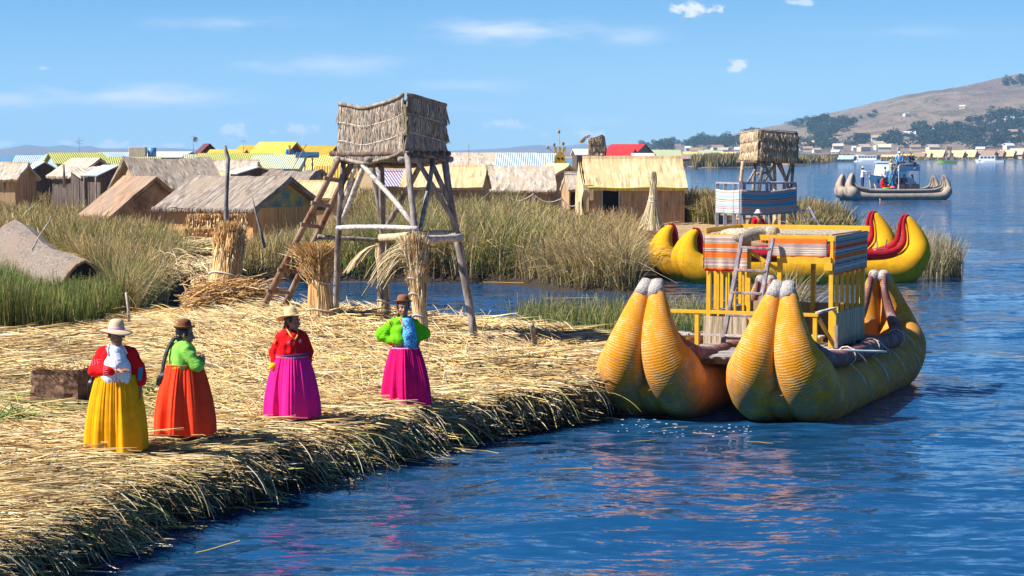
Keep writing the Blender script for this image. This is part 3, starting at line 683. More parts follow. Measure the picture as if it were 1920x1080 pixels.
def hut(label, cx, ridge_py, eave_py, wpx, Y, d, rz, roof, wall, kind='gable', name='reed_hut', cat='hut', door=None, over=.25, thick=.1, jit=.03, base=.42, group='huts of the floating village',
        end_over=.2, gable=None, sag=0.0, fringe=0, window=None, openfront=False, posts=False, ridge_roll=None, wscale=1.0, extra=None):
    seedc[0] += 1; sd = seedc[0]; rz = R(rz)
    p = AT(cx, ridge_py, Y); rh = p.z - base; wh = AT(cx, eave_py, Y - d / 2 * abs(math.cos(rz))).z - base
    w = wpx * Y / F / max(.5, abs(math.cos(rz))) * wscale
    t = empty(name, (p.x, Y, base), rz, label, cat, group)
    pr = rprofile(d, wh, rh, over, kind)
    mb = MB(); prism(mb, pr, -w / 2 - end_over, w / 2 + end_over, 14, jit, sd, sag, thick=thick)
    if fringe:
        straw_fringe(mb, pr[0][0], pr[0][1], -w / 2 - end_over, w / 2 + end_over, int(fringe * w), .16, sd)
    ro = mb.build('roof', M[roof] if isinstance(roof, str) else roof, t)
    if ridge_roll:
        q = MB(); q.tube([(x, 0, rh + .03 + random.Random(sd + i).uniform(-.02, .03)) for i, x in enumerate(np.linspace(-w / 2 - end_over, w / 2 + end_over, 8))], .07, 6); q.build('ridge_roll', M[ridge_roll], ro)
    wm = M[wall] if isinstance(wall, str) else wall
    th = .07; hz = wh - .01; mb = MB(); z0 = -.35
    def wallbox(xa, xb, ya, yb, za, zb): mb.box(((xa + xb) / 2, (ya + yb) / 2, (za + zb) / 2), (xb - xa, yb - ya, zb - za))
    # ends with gable triangles
    top_in = [(y, z - thick - .03) for y, z in pr]
    for sx in (-1, 1):
        xa = sx * w / 2; xb = sx * (w / 2 - th)
        line = [(-d / 2, z0), (d / 2, z0)] + [(y, z) for y, z in top_in[::-1] if abs(y) < d / 2] if kind in ('gable', 'soft') else [(-d / 2, z0), (d / 2, z0), (d / 2, pr[-1][1] - thick - .05), (-d / 2, pr[0][1] - thick - .05)]
        if kind in ('gable', 'soft'): line = [(-d / 2, z0), (d / 2, z0), (d / 2, wh - thick)] + [(y, z) for y, z in top_in[::-1] if abs(y) < d / 2 - .02] + [(-d / 2, wh - thick)]
        n = len(line); vs = [(xa, y, z) for y, z in line] + [(xb, y, z) for y, z in line]
        fs = [tuple(range(n)), tuple(range(2 * n - 1, n - 1, -1))] + [(i, (i + 1) % n, n + (i + 1) % n, n + i) for i in range(n)]
        mb.add(vs, fs)
    hb = (pr[-1][1] if kind in ('shed',) else wh) - thick
    wallbox(-w / 2 + th, w / 2 - th, d / 2 - th, d / 2, z0, hb)
    zt = wh - thick
    if not openfront:
        if door:
            dx, dw, dh = door; a = -w / 2 + dx * w - dw / 2; bb = a + dw
            wallbox(-w / 2 + th, a, -d / 2, -d / 2 + th, z0, zt); wallbox(bb, w / 2 - th, -d / 2, -d / 2 + th, z0, zt)
            if dh < zt - .02: wallbox(a, bb, -d / 2, -d / 2 + th, dh, zt)
        else: wallbox(-w / 2 + th, w / 2 - th, -d / 2, -d / 2 + th, z0, zt)
    wl = mb.build('wall', wm, t)
    if door and not openfront:
        q = MB(); q.box(((a + bb) / 2, -d / 2 + th + .5, dh / 2), (dw + .5, .03, dh + .3)); q.build('doorway', M['opening_shade'], t)  # dark board behind the door gap, painted as the unlit inside
        q = MB(); q.beam((a - .03, -d / 2 - .015, 0), (a - .03, -d / 2 - .015, dh), .06); q.beam((bb + .03, -d / 2 - .015, 0), (bb + .03, -d / 2 - .015, dh), .06); q.build('door_frame', M['wood_pale'], t)
    if window:
        for (fx, fz, fw, fh, wmn) in window:
            q = MB(); q.box((-w / 2 + fx * w, -d / 2 - .02, fz), (fw, .05, fh)); q.build('window', M[wmn], t)
    if gable:
        for sx in (-1, 1):
            q = MB(); hh = (rh - wh) - thick - .08; hwid = d / 2 - .12
            vs = [(sx * (w / 2 + .03), -hwid, wh - thick), (sx * (w / 2 + .03), hwid, wh - thick), (sx * (w / 2 + .03), 0, wh - thick + hh)]
            vs += [(v[0] - sx * .025, v[1], v[2]) for v in vs]
            q.add(vs, [(0, 1, 2), (5, 4, 3), (0, 3, 4, 1), (1, 4, 5, 2), (2, 5, 3, 0)]); q.build('gable_board', M[gable], t)
    if posts:
        for sx in (-1, 1):
            q = MB(); q.stick((sx * (w / 2 - .1), -d / 2 - over * .8, z0), (sx * (w / 2 - .1), -d / 2 - over * .8, pr[0][1]), .05, .045, 6, 0, sd + sx); q.build('post', M['wood_grey'], t)
    if extra: extra(t, w, d, wh, rh, pr)
    return t

M['roof_yellow'] = m_metal_roof('yellow_sheet_roof', (.75, .50, .04), (.80, .62, .12), (.60, .30, .02))
M['roof_mustard'] = m_metal_roof('mustard_sheet_roof', (.52, .36, .02), (.62, .44, .05), (.30, .14, .05))
M['roof_lime'] = m_metal_roof('yellow_green_sheet_roof', (.42, .44, .08), (.50, .48, .14), (.34, .34, .12))
M['roof_green'] = m_metal_roof('pale_green_sheet_roof', (.42, .50, .32), (.50, .52, .28), (.60, .62, .55))
M['roof_blue'] = m_metal_roof('pale_blue_sheet_roof', (.36, .50, .60), (.50, .58, .62), (.66, .66, .52))
M['roof_white'] = m_metal_roof('white_sheet_roof', (.74, .76, .78), (.66, .70, .74), (.60, .60, .60))
M['roof_teal'] = m_metal_roof('grey_green_sheet_roof', (.42, .52, .46), (.55, .56, .30), (.48, .40, .36))
M['roof_orange'] = m_metal_roof('orange_sheet_roof', (.72, .36, .03), (.66, .34, .05), (.5, .2, .02))
M['roof_red'] = m_metal_roof('red_sheet_roof', (.62, .03, .03), (.55, .05, .04), (.45, .05, .05))
M['roof_pink'] = m_metal_roof('pink_and_blue_sheet_roof', (.55, .35, .42), (.35, .45, .65), (.70, .62, .62))
M['roof_lemon'] = m_metal_roof('lemon_corrugated_roof', (.62, .55, .12), (.70, .60, .22), (.45, .42, .12))
M['wall_maroon'] = m_plain('maroon_wall', (.11, .025, .03), .7, .15, 2)
M['wall_red'] = m_plain('red_brown_wall', (.28, .06, .04), .7, .15, 2)
M['wall_blue'] = m_plain('pale_blue_board_wall', (.34, .44, .50), .7, .2, 2)
M['wall_green'] = m_plain('dark_green_wall', (.05, .09, .07), .7, .2, 2)
M['wall_cream'] = m_plain('cream_wall', (.55, .48, .36), .8, .15, 2)
M['wall_ochre'] = m_plain('ochre_wall', (.42, .30, .14), .8, .2, 2)
M['yellow_panel'] = m_plain('bright_yellow_panel', (.55, .52, .02), .6, .15, 2)
M['orange_panel'] = m_plain('orange_board', (.65, .35, .05), .6, .2, 2)
M['blue_panel'] = m_plain('blue_tank_plastic', (.06, .22, .48), .5, .1, 2)
M['gable_paint'] = m_fibre('blue_and_yellow_painted_boards', (.10, .16, .17), (.20, .30, .32), (.42, .33, .05), (.5, .5, 18), 1.6, .7, .4)

def big_hut_extra(t, w, d, wh, rh, pr):
    # reed mat that wraps down round the left corner
    P = []
    for i in range(9):
        s = i / 8; row = []
        for k in range(7):
            u = k / 6; x = -w / 2 - .22 - .10 * math.sin(math.pi * u); y = -d / 2 - .38 + u * (d + .5)
            z = (wh - .25) * (1 - s) + s * (.35 + .9 * u ** .4); ztop = np.interp(y, [q[0] for q in pr], [q[1] for q in pr]) - .05
            z = ztop * (1 - s) + s * (.55 - .3 * u); row.append(Vector((x - .12 * math.sin(s * 2.5), y + .0, z)))
        P.append(row)
    q = MB(); q.grid(P, True); q.grid([[p + Vector((.08, 0, 0)) for p in r[::-1]] for r in P], True); q.build('side_mat', M['thatch_gold'], t)
    q = MB(); q.box((-w / 2 + .0, -d / 2 - .28, wh - .42), (.5, .10, .75)); q.box((-w / 2 - .1, -d / 2 - .3, wh - 1.0), (.25, .09, .7)); q.build('corner_mat', M['thatch_gold'], t)
    q = MB(); q.tube([(x, pr[0][0] - .02, pr[0][1] + .02 + .03 * math.sin(x * 2)) for x in np.linspace(-w / 2, w / 2 + .1, 12)], .035, 6); q.build('eave_cord', M['yellow_panel'], t)
    rr = random.Random(5); q = MB()
    for i in range(30):
        x = rr.uniform(-w / 2 - .2, w / 2 + .5); q.stick((x, -d / 2 - .4 - rr.random() * .5, -.1 + rr.random() * .15), (x + rr.uniform(.4, 1.4), -d / 2 - .6 - rr.random() * .4, .05 + rr.random() * .2), .05, .03, 5, .02, i)
    q.build('reed_plinth', M['thatch_brown'], t)

HUTS = [
 # label, cx, ridge, eave, wpx, Y, d, rz, roof, wall, kwargs
 ('large golden reed hut with a dark open doorway beside the lake', 1186, 292, 345, 182, 107, 4.2, 2, 'thatch_gold', 'wall_mat', dict(kind='soft', door=(.235, .78, 1.72), over=.3, thick=.16, jit=.02, end_over=.12, extra=big_hut_extra, wscale=.98)),
 ('thatched hut with blue and yellow painted gable behind the leaning ladder', 452, 330, 381, 200, 80, 3.8, -32, 'thatch_grey', 'wall_orange', dict(over=.38, thick=.16, jit=.06, gable='gable_paint', fringe=90, ridge_roll=None, end_over=.32, wscale=.88)),
 ('brown reed hut with red-brown gable in front of the grey sagging thatched hut', 262, 330, 392, 66, 86, 3.5, -52, 'thatch_brown', 'thatch_brown', dict(over=.35, thick=.14, jit=.04, gable='thatch_brown', fringe=50, end_over=.28, wscale=.95)),
 ('grey weathered thatched hut with long sagging roof behind the brown reed hut', 312, 293, 345, 128, 99, 5.2, 24, 'thatch_grey', 'wall_mat', dict(over=.5, thick=.16, jit=.06, fringe=60, sag=.12, end_over=.3)),
 ('small pale reed hut at the far left edge above the reeds', 5, 303, 332, 88, 118, 3.2, -8, 'thatch_pale', 'wall_mat', dict(kind='soft', over=.25, thick=.14)),
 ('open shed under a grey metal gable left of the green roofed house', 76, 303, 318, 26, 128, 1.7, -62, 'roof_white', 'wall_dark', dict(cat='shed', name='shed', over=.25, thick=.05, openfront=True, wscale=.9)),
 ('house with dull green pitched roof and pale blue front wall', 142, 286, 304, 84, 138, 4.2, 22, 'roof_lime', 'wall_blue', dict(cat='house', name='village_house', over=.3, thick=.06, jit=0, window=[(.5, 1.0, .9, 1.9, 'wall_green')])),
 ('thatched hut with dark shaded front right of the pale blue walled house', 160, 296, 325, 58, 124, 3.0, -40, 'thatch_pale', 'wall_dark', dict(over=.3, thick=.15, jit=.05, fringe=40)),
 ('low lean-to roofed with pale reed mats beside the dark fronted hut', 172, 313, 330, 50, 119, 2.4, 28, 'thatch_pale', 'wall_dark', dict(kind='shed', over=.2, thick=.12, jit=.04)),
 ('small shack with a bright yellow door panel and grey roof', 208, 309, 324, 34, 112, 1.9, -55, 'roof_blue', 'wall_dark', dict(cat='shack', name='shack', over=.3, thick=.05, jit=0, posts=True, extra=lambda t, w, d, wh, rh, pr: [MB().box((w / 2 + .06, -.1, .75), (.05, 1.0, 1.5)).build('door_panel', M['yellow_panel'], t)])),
 ('low house with lime corrugated roof behind the yellow door shack', 252, 294, 308, 84, 150, 4.2, 14, 'roof_lime', 'wall_ochre', dict(cat='house', name='village_house', thick=.06, jit=0)),
 ('pale blue metal roof furthest left above the reeds', 74, 291, 305, 76, 160, 4.6, 6, 'roof_blue', 'wall_cream', dict(cat='house', name='village_house', thick=.06, jit=0)),
 ('grey blue metal roofed house between the furthest left roof and the green roof', 112, 289, 306, 46, 152, 4.2, -12, 'roof_blue', 'wall_dark', dict(cat='house', name='village_house', thick=.06, jit=0)),
 ('pale metal roof behind the green roofed house', 222, 285, 300, 64, 175, 5, 18, 'roof_blue', 'wall_cream', dict(cat='house', name='village_house', thick=.06, jit=0)),
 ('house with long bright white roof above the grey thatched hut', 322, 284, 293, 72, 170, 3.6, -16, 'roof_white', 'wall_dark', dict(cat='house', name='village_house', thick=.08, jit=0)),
 ('dark maroon gable house left of the yellow roofs', 388, 269, 288, 16, 185, 1.9, -62, 'wall_maroon', 'wall_maroon', dict(cat='house', name='village_house', thick=.08, jit=0, wscale=.75)),
 ('low green roofed house left of the long lime roof', 366, 289, 299, 34, 165, 3, 10, 'roof_green', 'wall_cream', dict(cat='house', name='village_house', thick=.06, jit=0)),
 ('long building with lime corrugated roof behind the thatched roofs', 441, 287, 301, 130, 160, 3.5, 0, 'roof_lime', 'wall_cream', dict(cat='house', name='village_house', thick=.06, jit=0)),
 ('low yellow roof between the maroon gable and the red-brown house', 428, 280, 288, 60, 178, 4, 0, 'roof_yellow', 'wall_red', dict(cat='house', name='village_house', thick=.06, jit=0)),
 ('small yellow roofed house with a red-brown gable end', 472, 272, 288, 34, 182, 4, -20, 'roof_mustard', 'wall_red', dict(cat='house', name='village_house', thick=.06, jit=0)),
 ('tall house with big bright yellow roof and dark maroon gable', 521, 266, 290, 66, 172, 3.4, -24, 'roof_yellow', 'wall_maroon', dict(cat='house', name='village_house', thick=.06, jit=0, over=.2)),
 ('house with mustard ribbed roof right of the big bright yellow roof', 597, 273, 289, 58, 180, 4.2, -8, 'roof_mustard', 'wall_maroon', dict(cat='house', name='village_house', thick=.06, jit=0)),
 ('house with faded tin roof under the solar panel', 526, 290, 313, 92, 140, 3.6, -10, 'roof_teal', 'wall_blue', dict(cat='house', name='village_house', thick=.06, jit=0)),
 ('house with lemon corrugated roof left of the watchtower box', 622, 290, 317, 76, 132, 3.6, -6, 'roof_lemon', 'wall_ochre', dict(cat='house', name='village_house', thick=.06, jit=0)),
 ('low building with flat orange roof behind the ladder', 630, 311, 330, 66, 118, 3, 4, 'roof_orange', 'wall_ochre', dict(cat='house', name='village_house', thick=.06, jit=0)),
 ('hut with pale thatched roof right of the crooked pole', 438, 299, 323, 84, 132, 3.5, -4, 'thatch_pale', 'wall_mat', dict(kind='soft', thick=.14, fringe=20)),
 ('hut with pale thatched roof right behind the grey thatched hut', 372, 303, 324, 62, 136, 3.5, 4, 'thatch_pale', 'wall_mat', dict(kind='soft', thick=.14)),
 ('low golden reed roof behind the painted gable hut', 398, 320, 334, 98, 112, 2.6, 2, 'thatch_gold', 'wall_mat', dict(kind='soft', thick=.12)),
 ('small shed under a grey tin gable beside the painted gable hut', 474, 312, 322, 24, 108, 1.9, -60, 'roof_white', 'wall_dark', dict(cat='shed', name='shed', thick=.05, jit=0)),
 ('messy old thatched hut roof behind the painted gable hut', 556, 315, 340, 80, 98, 3.4, -18, 'thatch_grey', 'wall_mat', dict(thick=.2, jit=.12, fringe=120, sag=.15)),
 ('pale reed mat roof half hidden by the ladder', 602, 338, 366, 84, 94, 2.6, -6, 'thatch_gold', 'wall_mat', dict(kind='soft', thick=.12)),
 ('hut with golden reed roof and dark doorway behind the watchtower', 836, 309, 346, 148, 100, 3.6, -5, 'thatch_gold', 'wall_mat', dict(kind='soft', door=(.16, .62, 1.55), over=.25, thick=.15, jit=.02, end_over=.08)),
 ('little roof of pink and blue sheets behind the watchtower legs', 738, 319, 349, 52, 106, 2.4, 14, 'roof_pink', 'wall_mat', dict(cat='shed', name='shed', kind='shed', thick=.05, jit=0)),
 ('very long low pale thatched building on the horizon', 916, 286, 307, 170, 150, 3.8, 0, 'thatch_pale', 'wall_mat', dict(thick=.14, fringe=10)),
 ('hut with wide pale ragged thatched roof right of the golden roof', 974, 311, 350, 116, 118, 3.8, 1, 'thatch_pale', 'wall_mat', dict(thick=.18, jit=.08, fringe=70, over=.35)),
 ('house with pale blue corrugated hipped roof', 992, 287, 313, 112, 138, 3.8, -3, 'roof_blue', 'wall_cream', dict(cat='house', name='village_house', thick=.06, jit=0)),
 ('small golden reed hut with gable turned to the right', 1046, 306, 330, 34, 124, 2.7, -50, 'thatch_gold', 'thatch_brown', dict(kind='soft', thick=.12, jit=.03, over=.2)),
 ('narrow pale arched reed hut left of the large golden hut', 1078, 321, 352, 36, 112, 2.0, 10, 'thatch_pale', 'wall_mat', dict(kind='soft', thick=.14, over=.12, end_over=.05, openfront=True)),
 ('larger house with red sheet roof behind the thatched lookout', 1178, 270, 289, 58, 300, 8, -24, 'roof_red', 'wall_ochre', dict(cat='house', name='village_house', thick=.12, jit=0)),
 ('lower red roofed house in front of the larger red roof', 1166, 279, 292, 44, 285, 6, -14, 'roof_red', 'wall_cream', dict(cat='house', name='village_house', thick=.12, jit=0)),
 ('house with pale green hipped roof right of the red roofs', 1243, 281, 292, 62, 400, 7, 0, 'roof_green', 'wall_green', dict(cat='house', name='village_house', thick=.1, jit=0)),
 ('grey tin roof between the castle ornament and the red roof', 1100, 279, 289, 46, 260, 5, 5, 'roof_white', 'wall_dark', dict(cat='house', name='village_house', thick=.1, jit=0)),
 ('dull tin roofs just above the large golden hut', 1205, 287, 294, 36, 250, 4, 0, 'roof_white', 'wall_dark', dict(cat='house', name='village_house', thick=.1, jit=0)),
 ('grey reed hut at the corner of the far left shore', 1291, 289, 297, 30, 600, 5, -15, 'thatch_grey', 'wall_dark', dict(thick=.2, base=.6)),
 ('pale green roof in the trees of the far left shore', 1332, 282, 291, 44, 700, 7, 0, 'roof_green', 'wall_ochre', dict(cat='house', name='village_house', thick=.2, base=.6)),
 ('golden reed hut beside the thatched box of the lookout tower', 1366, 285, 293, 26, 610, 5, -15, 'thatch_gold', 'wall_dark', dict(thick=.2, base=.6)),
 ('cream and yellow house far away between green roofs', 1296, 284, 290, 30, 760, 6, 0, 'roof_lemon', 'wall_cream', dict(cat='house', name='village_house', thick=.2, base=.6)),
]
for h in HUTS:
    kw = h[10]; hut(*h[:10], **kw)

# small roof tank boxes
def box_tower():
    t = empty('water_tank', tuple(AT(267, 292, 165)), 0, 'white box with a blue tank standing on the roofs left of the long white roof', 'tank')
    MB().box((-.35, 0, .3), (1.3, .8, .75), None, .03).build('box', M['wall_cream'], t)
    q = MB(); q.tube([(.75, 0, -.1), (.75, 0, .62)], .33, 12); q.build('tank', M['blue_panel'], t)
    q = MB()
    for sx in (-.8, 0, .8): q.beam((sx, .2, -3.6), (sx, .2, -.06), .09)
    q.build('stand', M['wood_grey'], t)
box_tower()

def solar():
    p = AT(576, 290, 126); t = empty('solar_panel', (p.x, p.y, p.z), 0, 'long blue grey solar panel on two poles above the tin roof', 'solar panel')
    Mx = Matrix.Rotation(R(40), 3, 'X'); MB().box((0, 0, 0), (1.32, .42, .05), Mx).build('panel', M['glass'], t)
    MB().box((0, 0, -.03), (1.38, .48, .04), Mx).build('frame', M['steel'], t)
    for x in (-.15, .3): MB().stick((x, 0, -3.3), (x, .05, -.03), .045, .04, 6, .005, 3).build('pole', M['wood_grey'], t)
    MB().stick((-1.05, -.3, -1.2), (.0, -.25, .62), .03, .025, 6, .01, 4).build('brace', M['wood_grey'], t)
solar()

# masts and antennas over the village
def mast(label, px, top, base_py, Y, arms, name='antenna_mast', r=.03, dish=None):
    p = AT(px, top, Y); z0 = .4; t = empty(name, (p.x, Y, z0), 0, label, 'mast', 'masts over the village')
    q = MB(); q.stick((0, 0, 0), (random.Random(px).uniform(-.05, .05), 0, p.z - z0), r, r * .6, 6, .004, px); q.build('pole', M['wood_grey'], t)
    for (dz, l, tilt) in arms:
        q = MB(); q.beam((-l / 2, 0, p.z - z0 - dz - tilt), (l / 2, 0, p.z - z0 - dz + tilt), .03); q.build('arm', M['steel'], t)
    if dish:
        q = MB(); cz = p.z - z0 - dish; P = []
        for i in range(4):
            rr_ = .20 * i / 3; P.append([Vector((.2 + rr_ * math.cos(a), -.08 - .25 * (rr_ ** 2) * 4, cz + rr_ * math.sin(a))) for a in np.linspace(0, 2 * math.pi, 13)[:-1]])
        q.grid(P, True, True); q.build('dish', M['steel'], t)
mast('cross shaped antenna mast over the green roofed house', 149, 256, 300, 140, [(.28, .55, .06), (.45, .35, -.05)])
mast('tall mast with a round dish beside the long lime roof', 362, 253, 300, 160, [(.15, .45, .0)], dish=.35)
mast('thin mast with twin lamps left of the yellow roofs', 456, 262, 300, 170, [(.1, .45, .0)])
mast('thin bare aerial over the long pale thatched building', 878, 263, 320, 130, [], r=.02)
mast('very thin tall aerial behind the thatched posts of the left village', 1203, 262, 300, 300, [], r=.05)

# big bent wooden pole, and leaning sticks among the reeds
def pole(label, pts, r, mat='wood_grey', cat='pole', name='wooden_pole'):
    P = [AT(x, y, Y) for x, y, Y in pts]; b = P[-1].copy(); t = empty(name, tuple(b), 0, label, cat)
    q = MB(); n = len(P); q.tube([p - b for p in P], [r * (.72 + .28 * i / (n - 1)) for i in range(n)], 8, jit=.1, seed=n); q.build('shaft', M[mat], t)
pole('tall crooked grey pole standing before the thatched hut', [(421, 273, 62), (424, 285, 62), (428, 298, 62), (426, 330, 62), (424, 370, 62), (424, 430, 62), (423, 480, 62)], .075)
pole('thin grey stick leaning in the reeds below the painted gable', [(472, 370, 66), (480, 400, 66), (488, 430, 66), (497, 465, 66)], .045)
pole('short stake standing at the edge of the green reeds', [(236, 548, 41.5), (240, 575, 41.5), (243, 606, 41.5)], .03, 'wood_pale')
pole('thin leaning stick above the green reeds right of the low tent hut', [(94, 413, 49), (72, 445, 49), (60, 470, 49)], .02, 'wood_pale')
pole('grey post in front of the pale blue walled house', [(119, 308, 118), (120, 330, 118), (121, 352, 118)], .09)

# low mat tent half sunk in the reeds on the left
def mat_tent():
    A = AT(28, 412, 55); B = AT(158, 489, 49.5); t = empty('mat_tent', (A.x, A.y, .4), 0, 'low tent of grey reed mats sunk in the green reeds at the left', 'tent')
    ax = (B - A); ln = ax.length; side = Vector((ax.y, -ax.x, 0)).normalized(); mb = MB(); rows = []; rr = random.Random(3); O = Vector((A.x, A.y, .4))
    for i in range(15):
        s = i / 14; c = A.lerp(B, s) - O; c.z += .05 * math.sin(s * 9) - .12 * math.sin(math.pi * s); wdt = 1.35 * (1 - .35 * s) ; h = c.z + .15; row = []
        for k in range(13):
            u = (k - 6) / 6; a = abs(u); y = math.copysign(a ** .85, u) * wdt if u else 0
            row.append(c + side * y + Vector((0, 0, -h * a ** 1.5)) + Vector((rr.uniform(-1, 1), rr.uniform(-1, 1), rr.uniform(-1, 1))) * .018)
        rows.append(row)
    mb.grid(rows, False); mb.grid([[p - Vector((0, 0, .07)) for p in r[::-1]] for r in rows], False); mb.build('mat_cover', M['thatch_tent'], t)
    q = MB(); row = [p + (O - O) for p in rows[-1]]; q.add([p - ax.normalized() * .06 for p in row], [tuple(range(len(row)))]); q.build('end_opening_shade', M['opening_shade'], t)
    q = MB(); q.tube([p - Vector((0, 0, .03)) for p in rows[-1]], .05, 6); q.build('end_hoop', M['thatch_brown'], t)
    q = MB(); q.add([p + ax.normalized() * .04 for p in rows[0]], [tuple(range(len(rows[0])))]); q.build('back_mat', M['thatch_brown'], t)
    return
    q = MB(); P = []
    for i in range(8):
        s = i / 7; P.append([AT(-70 + 88 * u, 440 - 28 * u + 62 * s + 8 * math.sin(u * 4), 52 - 2.5 * s) - O for u in np.linspace(0, 1, 9)])
    q.grid(P); q.grid([[p + Vector((0, .08, 0)) for p in r[::-1]] for r in P]); q.build('side_sheet', M['thatch_tent'], t)
M['thatch_tent'] = m_fibre('grey_tent_reed_mat', (.15, .12, .10), (.34, .28, .23), (.22, .16, .12), (5, 26, 26), 1.2)
mat_tent()

# orange straw screens in front of the painted gable hut
def straw_screen(label, px0, px1, top, bot, Y):
    a = AT(px0, bot, Y); b = AT(px1, bot, Y); zt = AT(px0, top, Y).z; t = empty('straw_screen', (a.x, Y, a.z), 0, label, 'screen', 'straw screens before the hut')
    n = int((px1 - px0) * 9); x = rng.uniform(0, b.x - a.x, n); P = np.zeros((n, 4, 3)); hh = (zt - a.z) * rng.uniform(.8, 1.05, n); lx = rng.normal(size=n) * .06
    for k in range(4):
        s = k / 3; P[:, k, 0] = x + lx * s; P[:, k, 1] = rng.normal(size=n) * .05 - .1 * (1 - s); P[:, k, 2] = hh * s
    link_mesh('straw_wall', strand_mesh('straw_wall', P, np.full((n, 4), .02), pick([(2, (.62, .36, .13)), (2, (.72, .46, .20)), (1, (.45, .24, .09)), (1, (.78, .58, .32))], n), 2), M['strand'], t)
    q = MB(); q.box(((b.x - a.x) / 2, .08, (zt - a.z) * .45), (b.x - a.x, .05, (zt - a.z) * .9)); q.build('backing', M['wall_orange'], t)
straw_screen('upper tier of orange straw leaning on the painted gable hut', 352, 462, 402, 437, 76.0)
straw_screen('lower tier of orange straw in front of the upper tier', 346, 452, 428, 458, 74.6)

# ------------------------------------------------------------ reed boats
def smooth_path(pts, n):
    """Catmull-Rom through rows of numbers"""
    P = np.array(pts, float); m = len(P); out = []
    for q in np.linspace(0, m - 1, n):
        i = min(int(q), m - 2); t = q - i; p0 = P[max(i - 1, 0)]; p1 = P[i]; p2 = P[i + 1]; p3 = P[min(i + 2, m - 1)]
        out.append(.5 * ((2 * p1) + (-p0 + p2) * t + (2 * p0 - 5 * p1 + 4 * p2 - p3) * t * t + (-p0 + 3 * p1 - 3 * p2 + p3) * t ** 3))
    return np.array(out)
M['hull_gold'] = m_hull('weathered_golden_reed_bundle', (.76, .305, .018), (.64, .43, .20), (.36, .21, .11), .60)
M['hull_yellow'] = m_hull('bright_yellow_reed_bundle', (.74, .39, .008), (.58, .30, .012), (.34, .15, .02), .25, 26)
M['hull_grey'] = m_hull('grey_beige_reed_bundle', (.46, .38, .31), (.60, .52, .44), (.22, .16, .12), .4, 14, .3)
M['roll_plum'] = m_hull('faded_plum_gunwale', (.24, .10, .09), (.42, .32, .32), (.20, .13, .13), .55, 30, .2)
M['roll_red'] = m_hull('dark_red_gunwale', (.40, .010, .026), (.44, .03, .045), (.3, .02, .03), .2, 30, .2)
M['roll_grey'] = m_hull('grey_gunwale', (.36, .31, .28), (.56, .50, .44), (.2, .15, .12), .3, 8, .2)
M['tip_grey'] = m_plain('frayed_grey_tip', (.40, .36, .34), .95, .35, 30, 1.2)
def reed_hull(par, y0, L, Hb, Hs, mats, rm=.48, off=.40, xt=.6, belly=.26, roll=.13, seed=0, ztop=.80, cap=True, hook=True, slim=1.0):
    def half(H, r=rm):
        return [(xt + .07, H - .02, .085, .085), (xt + .01, H - .10, .125, .11), (xt - .11, H * .84, .19 * slim, .155), (xt - .22, H * .66, .29 * slim, .23 * slim), (xt - .23, H * .49, .385 * slim, .31 * slim),
                (xt - .06, H * .33, .45, .38), (xt + .30, belly + .10, rm, off), (xt + .85, belly, rm * .98, off), (xt + 1.7, belly - .02, rm * .92, off)]
    a = half(Hb); b = [(L - x, z, r, y) for x, z, r, y in half(Hs)][::-1]
    S = smooth_path(a + [(L / 2, belly - .03, rm * .9, off)] + b, 110)
    mb = MB()
    for sy in (-1, 1):
        mb.tube([(x, y0 + sy * y, z) for x, z, r, y in S], list(S[:, 2]), 22, jit=.0, seed=seed)
    mb.tube([(x, y0, z - .06) for x, z, r, y in S[30:-30]], [r * .78 for r in S[30:-30, 2]], 14)
    h = mb.build('hull', mats[0], par)
    def rh(H):
        p = [(xt + .02, H + .05, .035, .10), (xt + .13, H + .01, .045, .12), (xt + .20, H * .88, .058, .14), (xt + .20, H * .74, .075, .20), (xt + .27, H * .60, .095, .29), (xt + .52, H * .49, .115, .42), (xt + 1.0, max(ztop - .04, H * .42), roll, .50), (xt + 1.7, ztop - .02, roll, .50)]
        return p if hook else p[2:]
    S2 = smooth_path(rh(Hb) + [(L / 2, ztop - .03, roll, .50)] + [(L - x, z, r, y) for x, z, r, y in rh(Hs)][::-1], 80)
    for sy in (-1, 1):
        q = MB(); q.tube([(x, y0 + sy * y * off / .40, z) for x, z, r, y in S2], list(S2[:, 2]), 12); q.build('gunwale_roll', mats[1], par)
    if cap:
        for x, H in ((xt, Hb), (L - xt, Hs)):
            d = 1 if x < L / 2 else -1; q = MB()
            for sy in (-1, 1):
                q.tube([(x - d * .075, y0 + sy * .12, H - .17), (x - d * .005, y0 + sy * .095, H - .06), (x + d * .08, y0 + sy * .085, H + .01), (x + d * .15, y0 + sy * .09, H - .03)], [.128, .125, .11, .07], 12, jit=.25, seed=5)
            q.build('tip_wrap', M['tip_grey'], h)
    return h
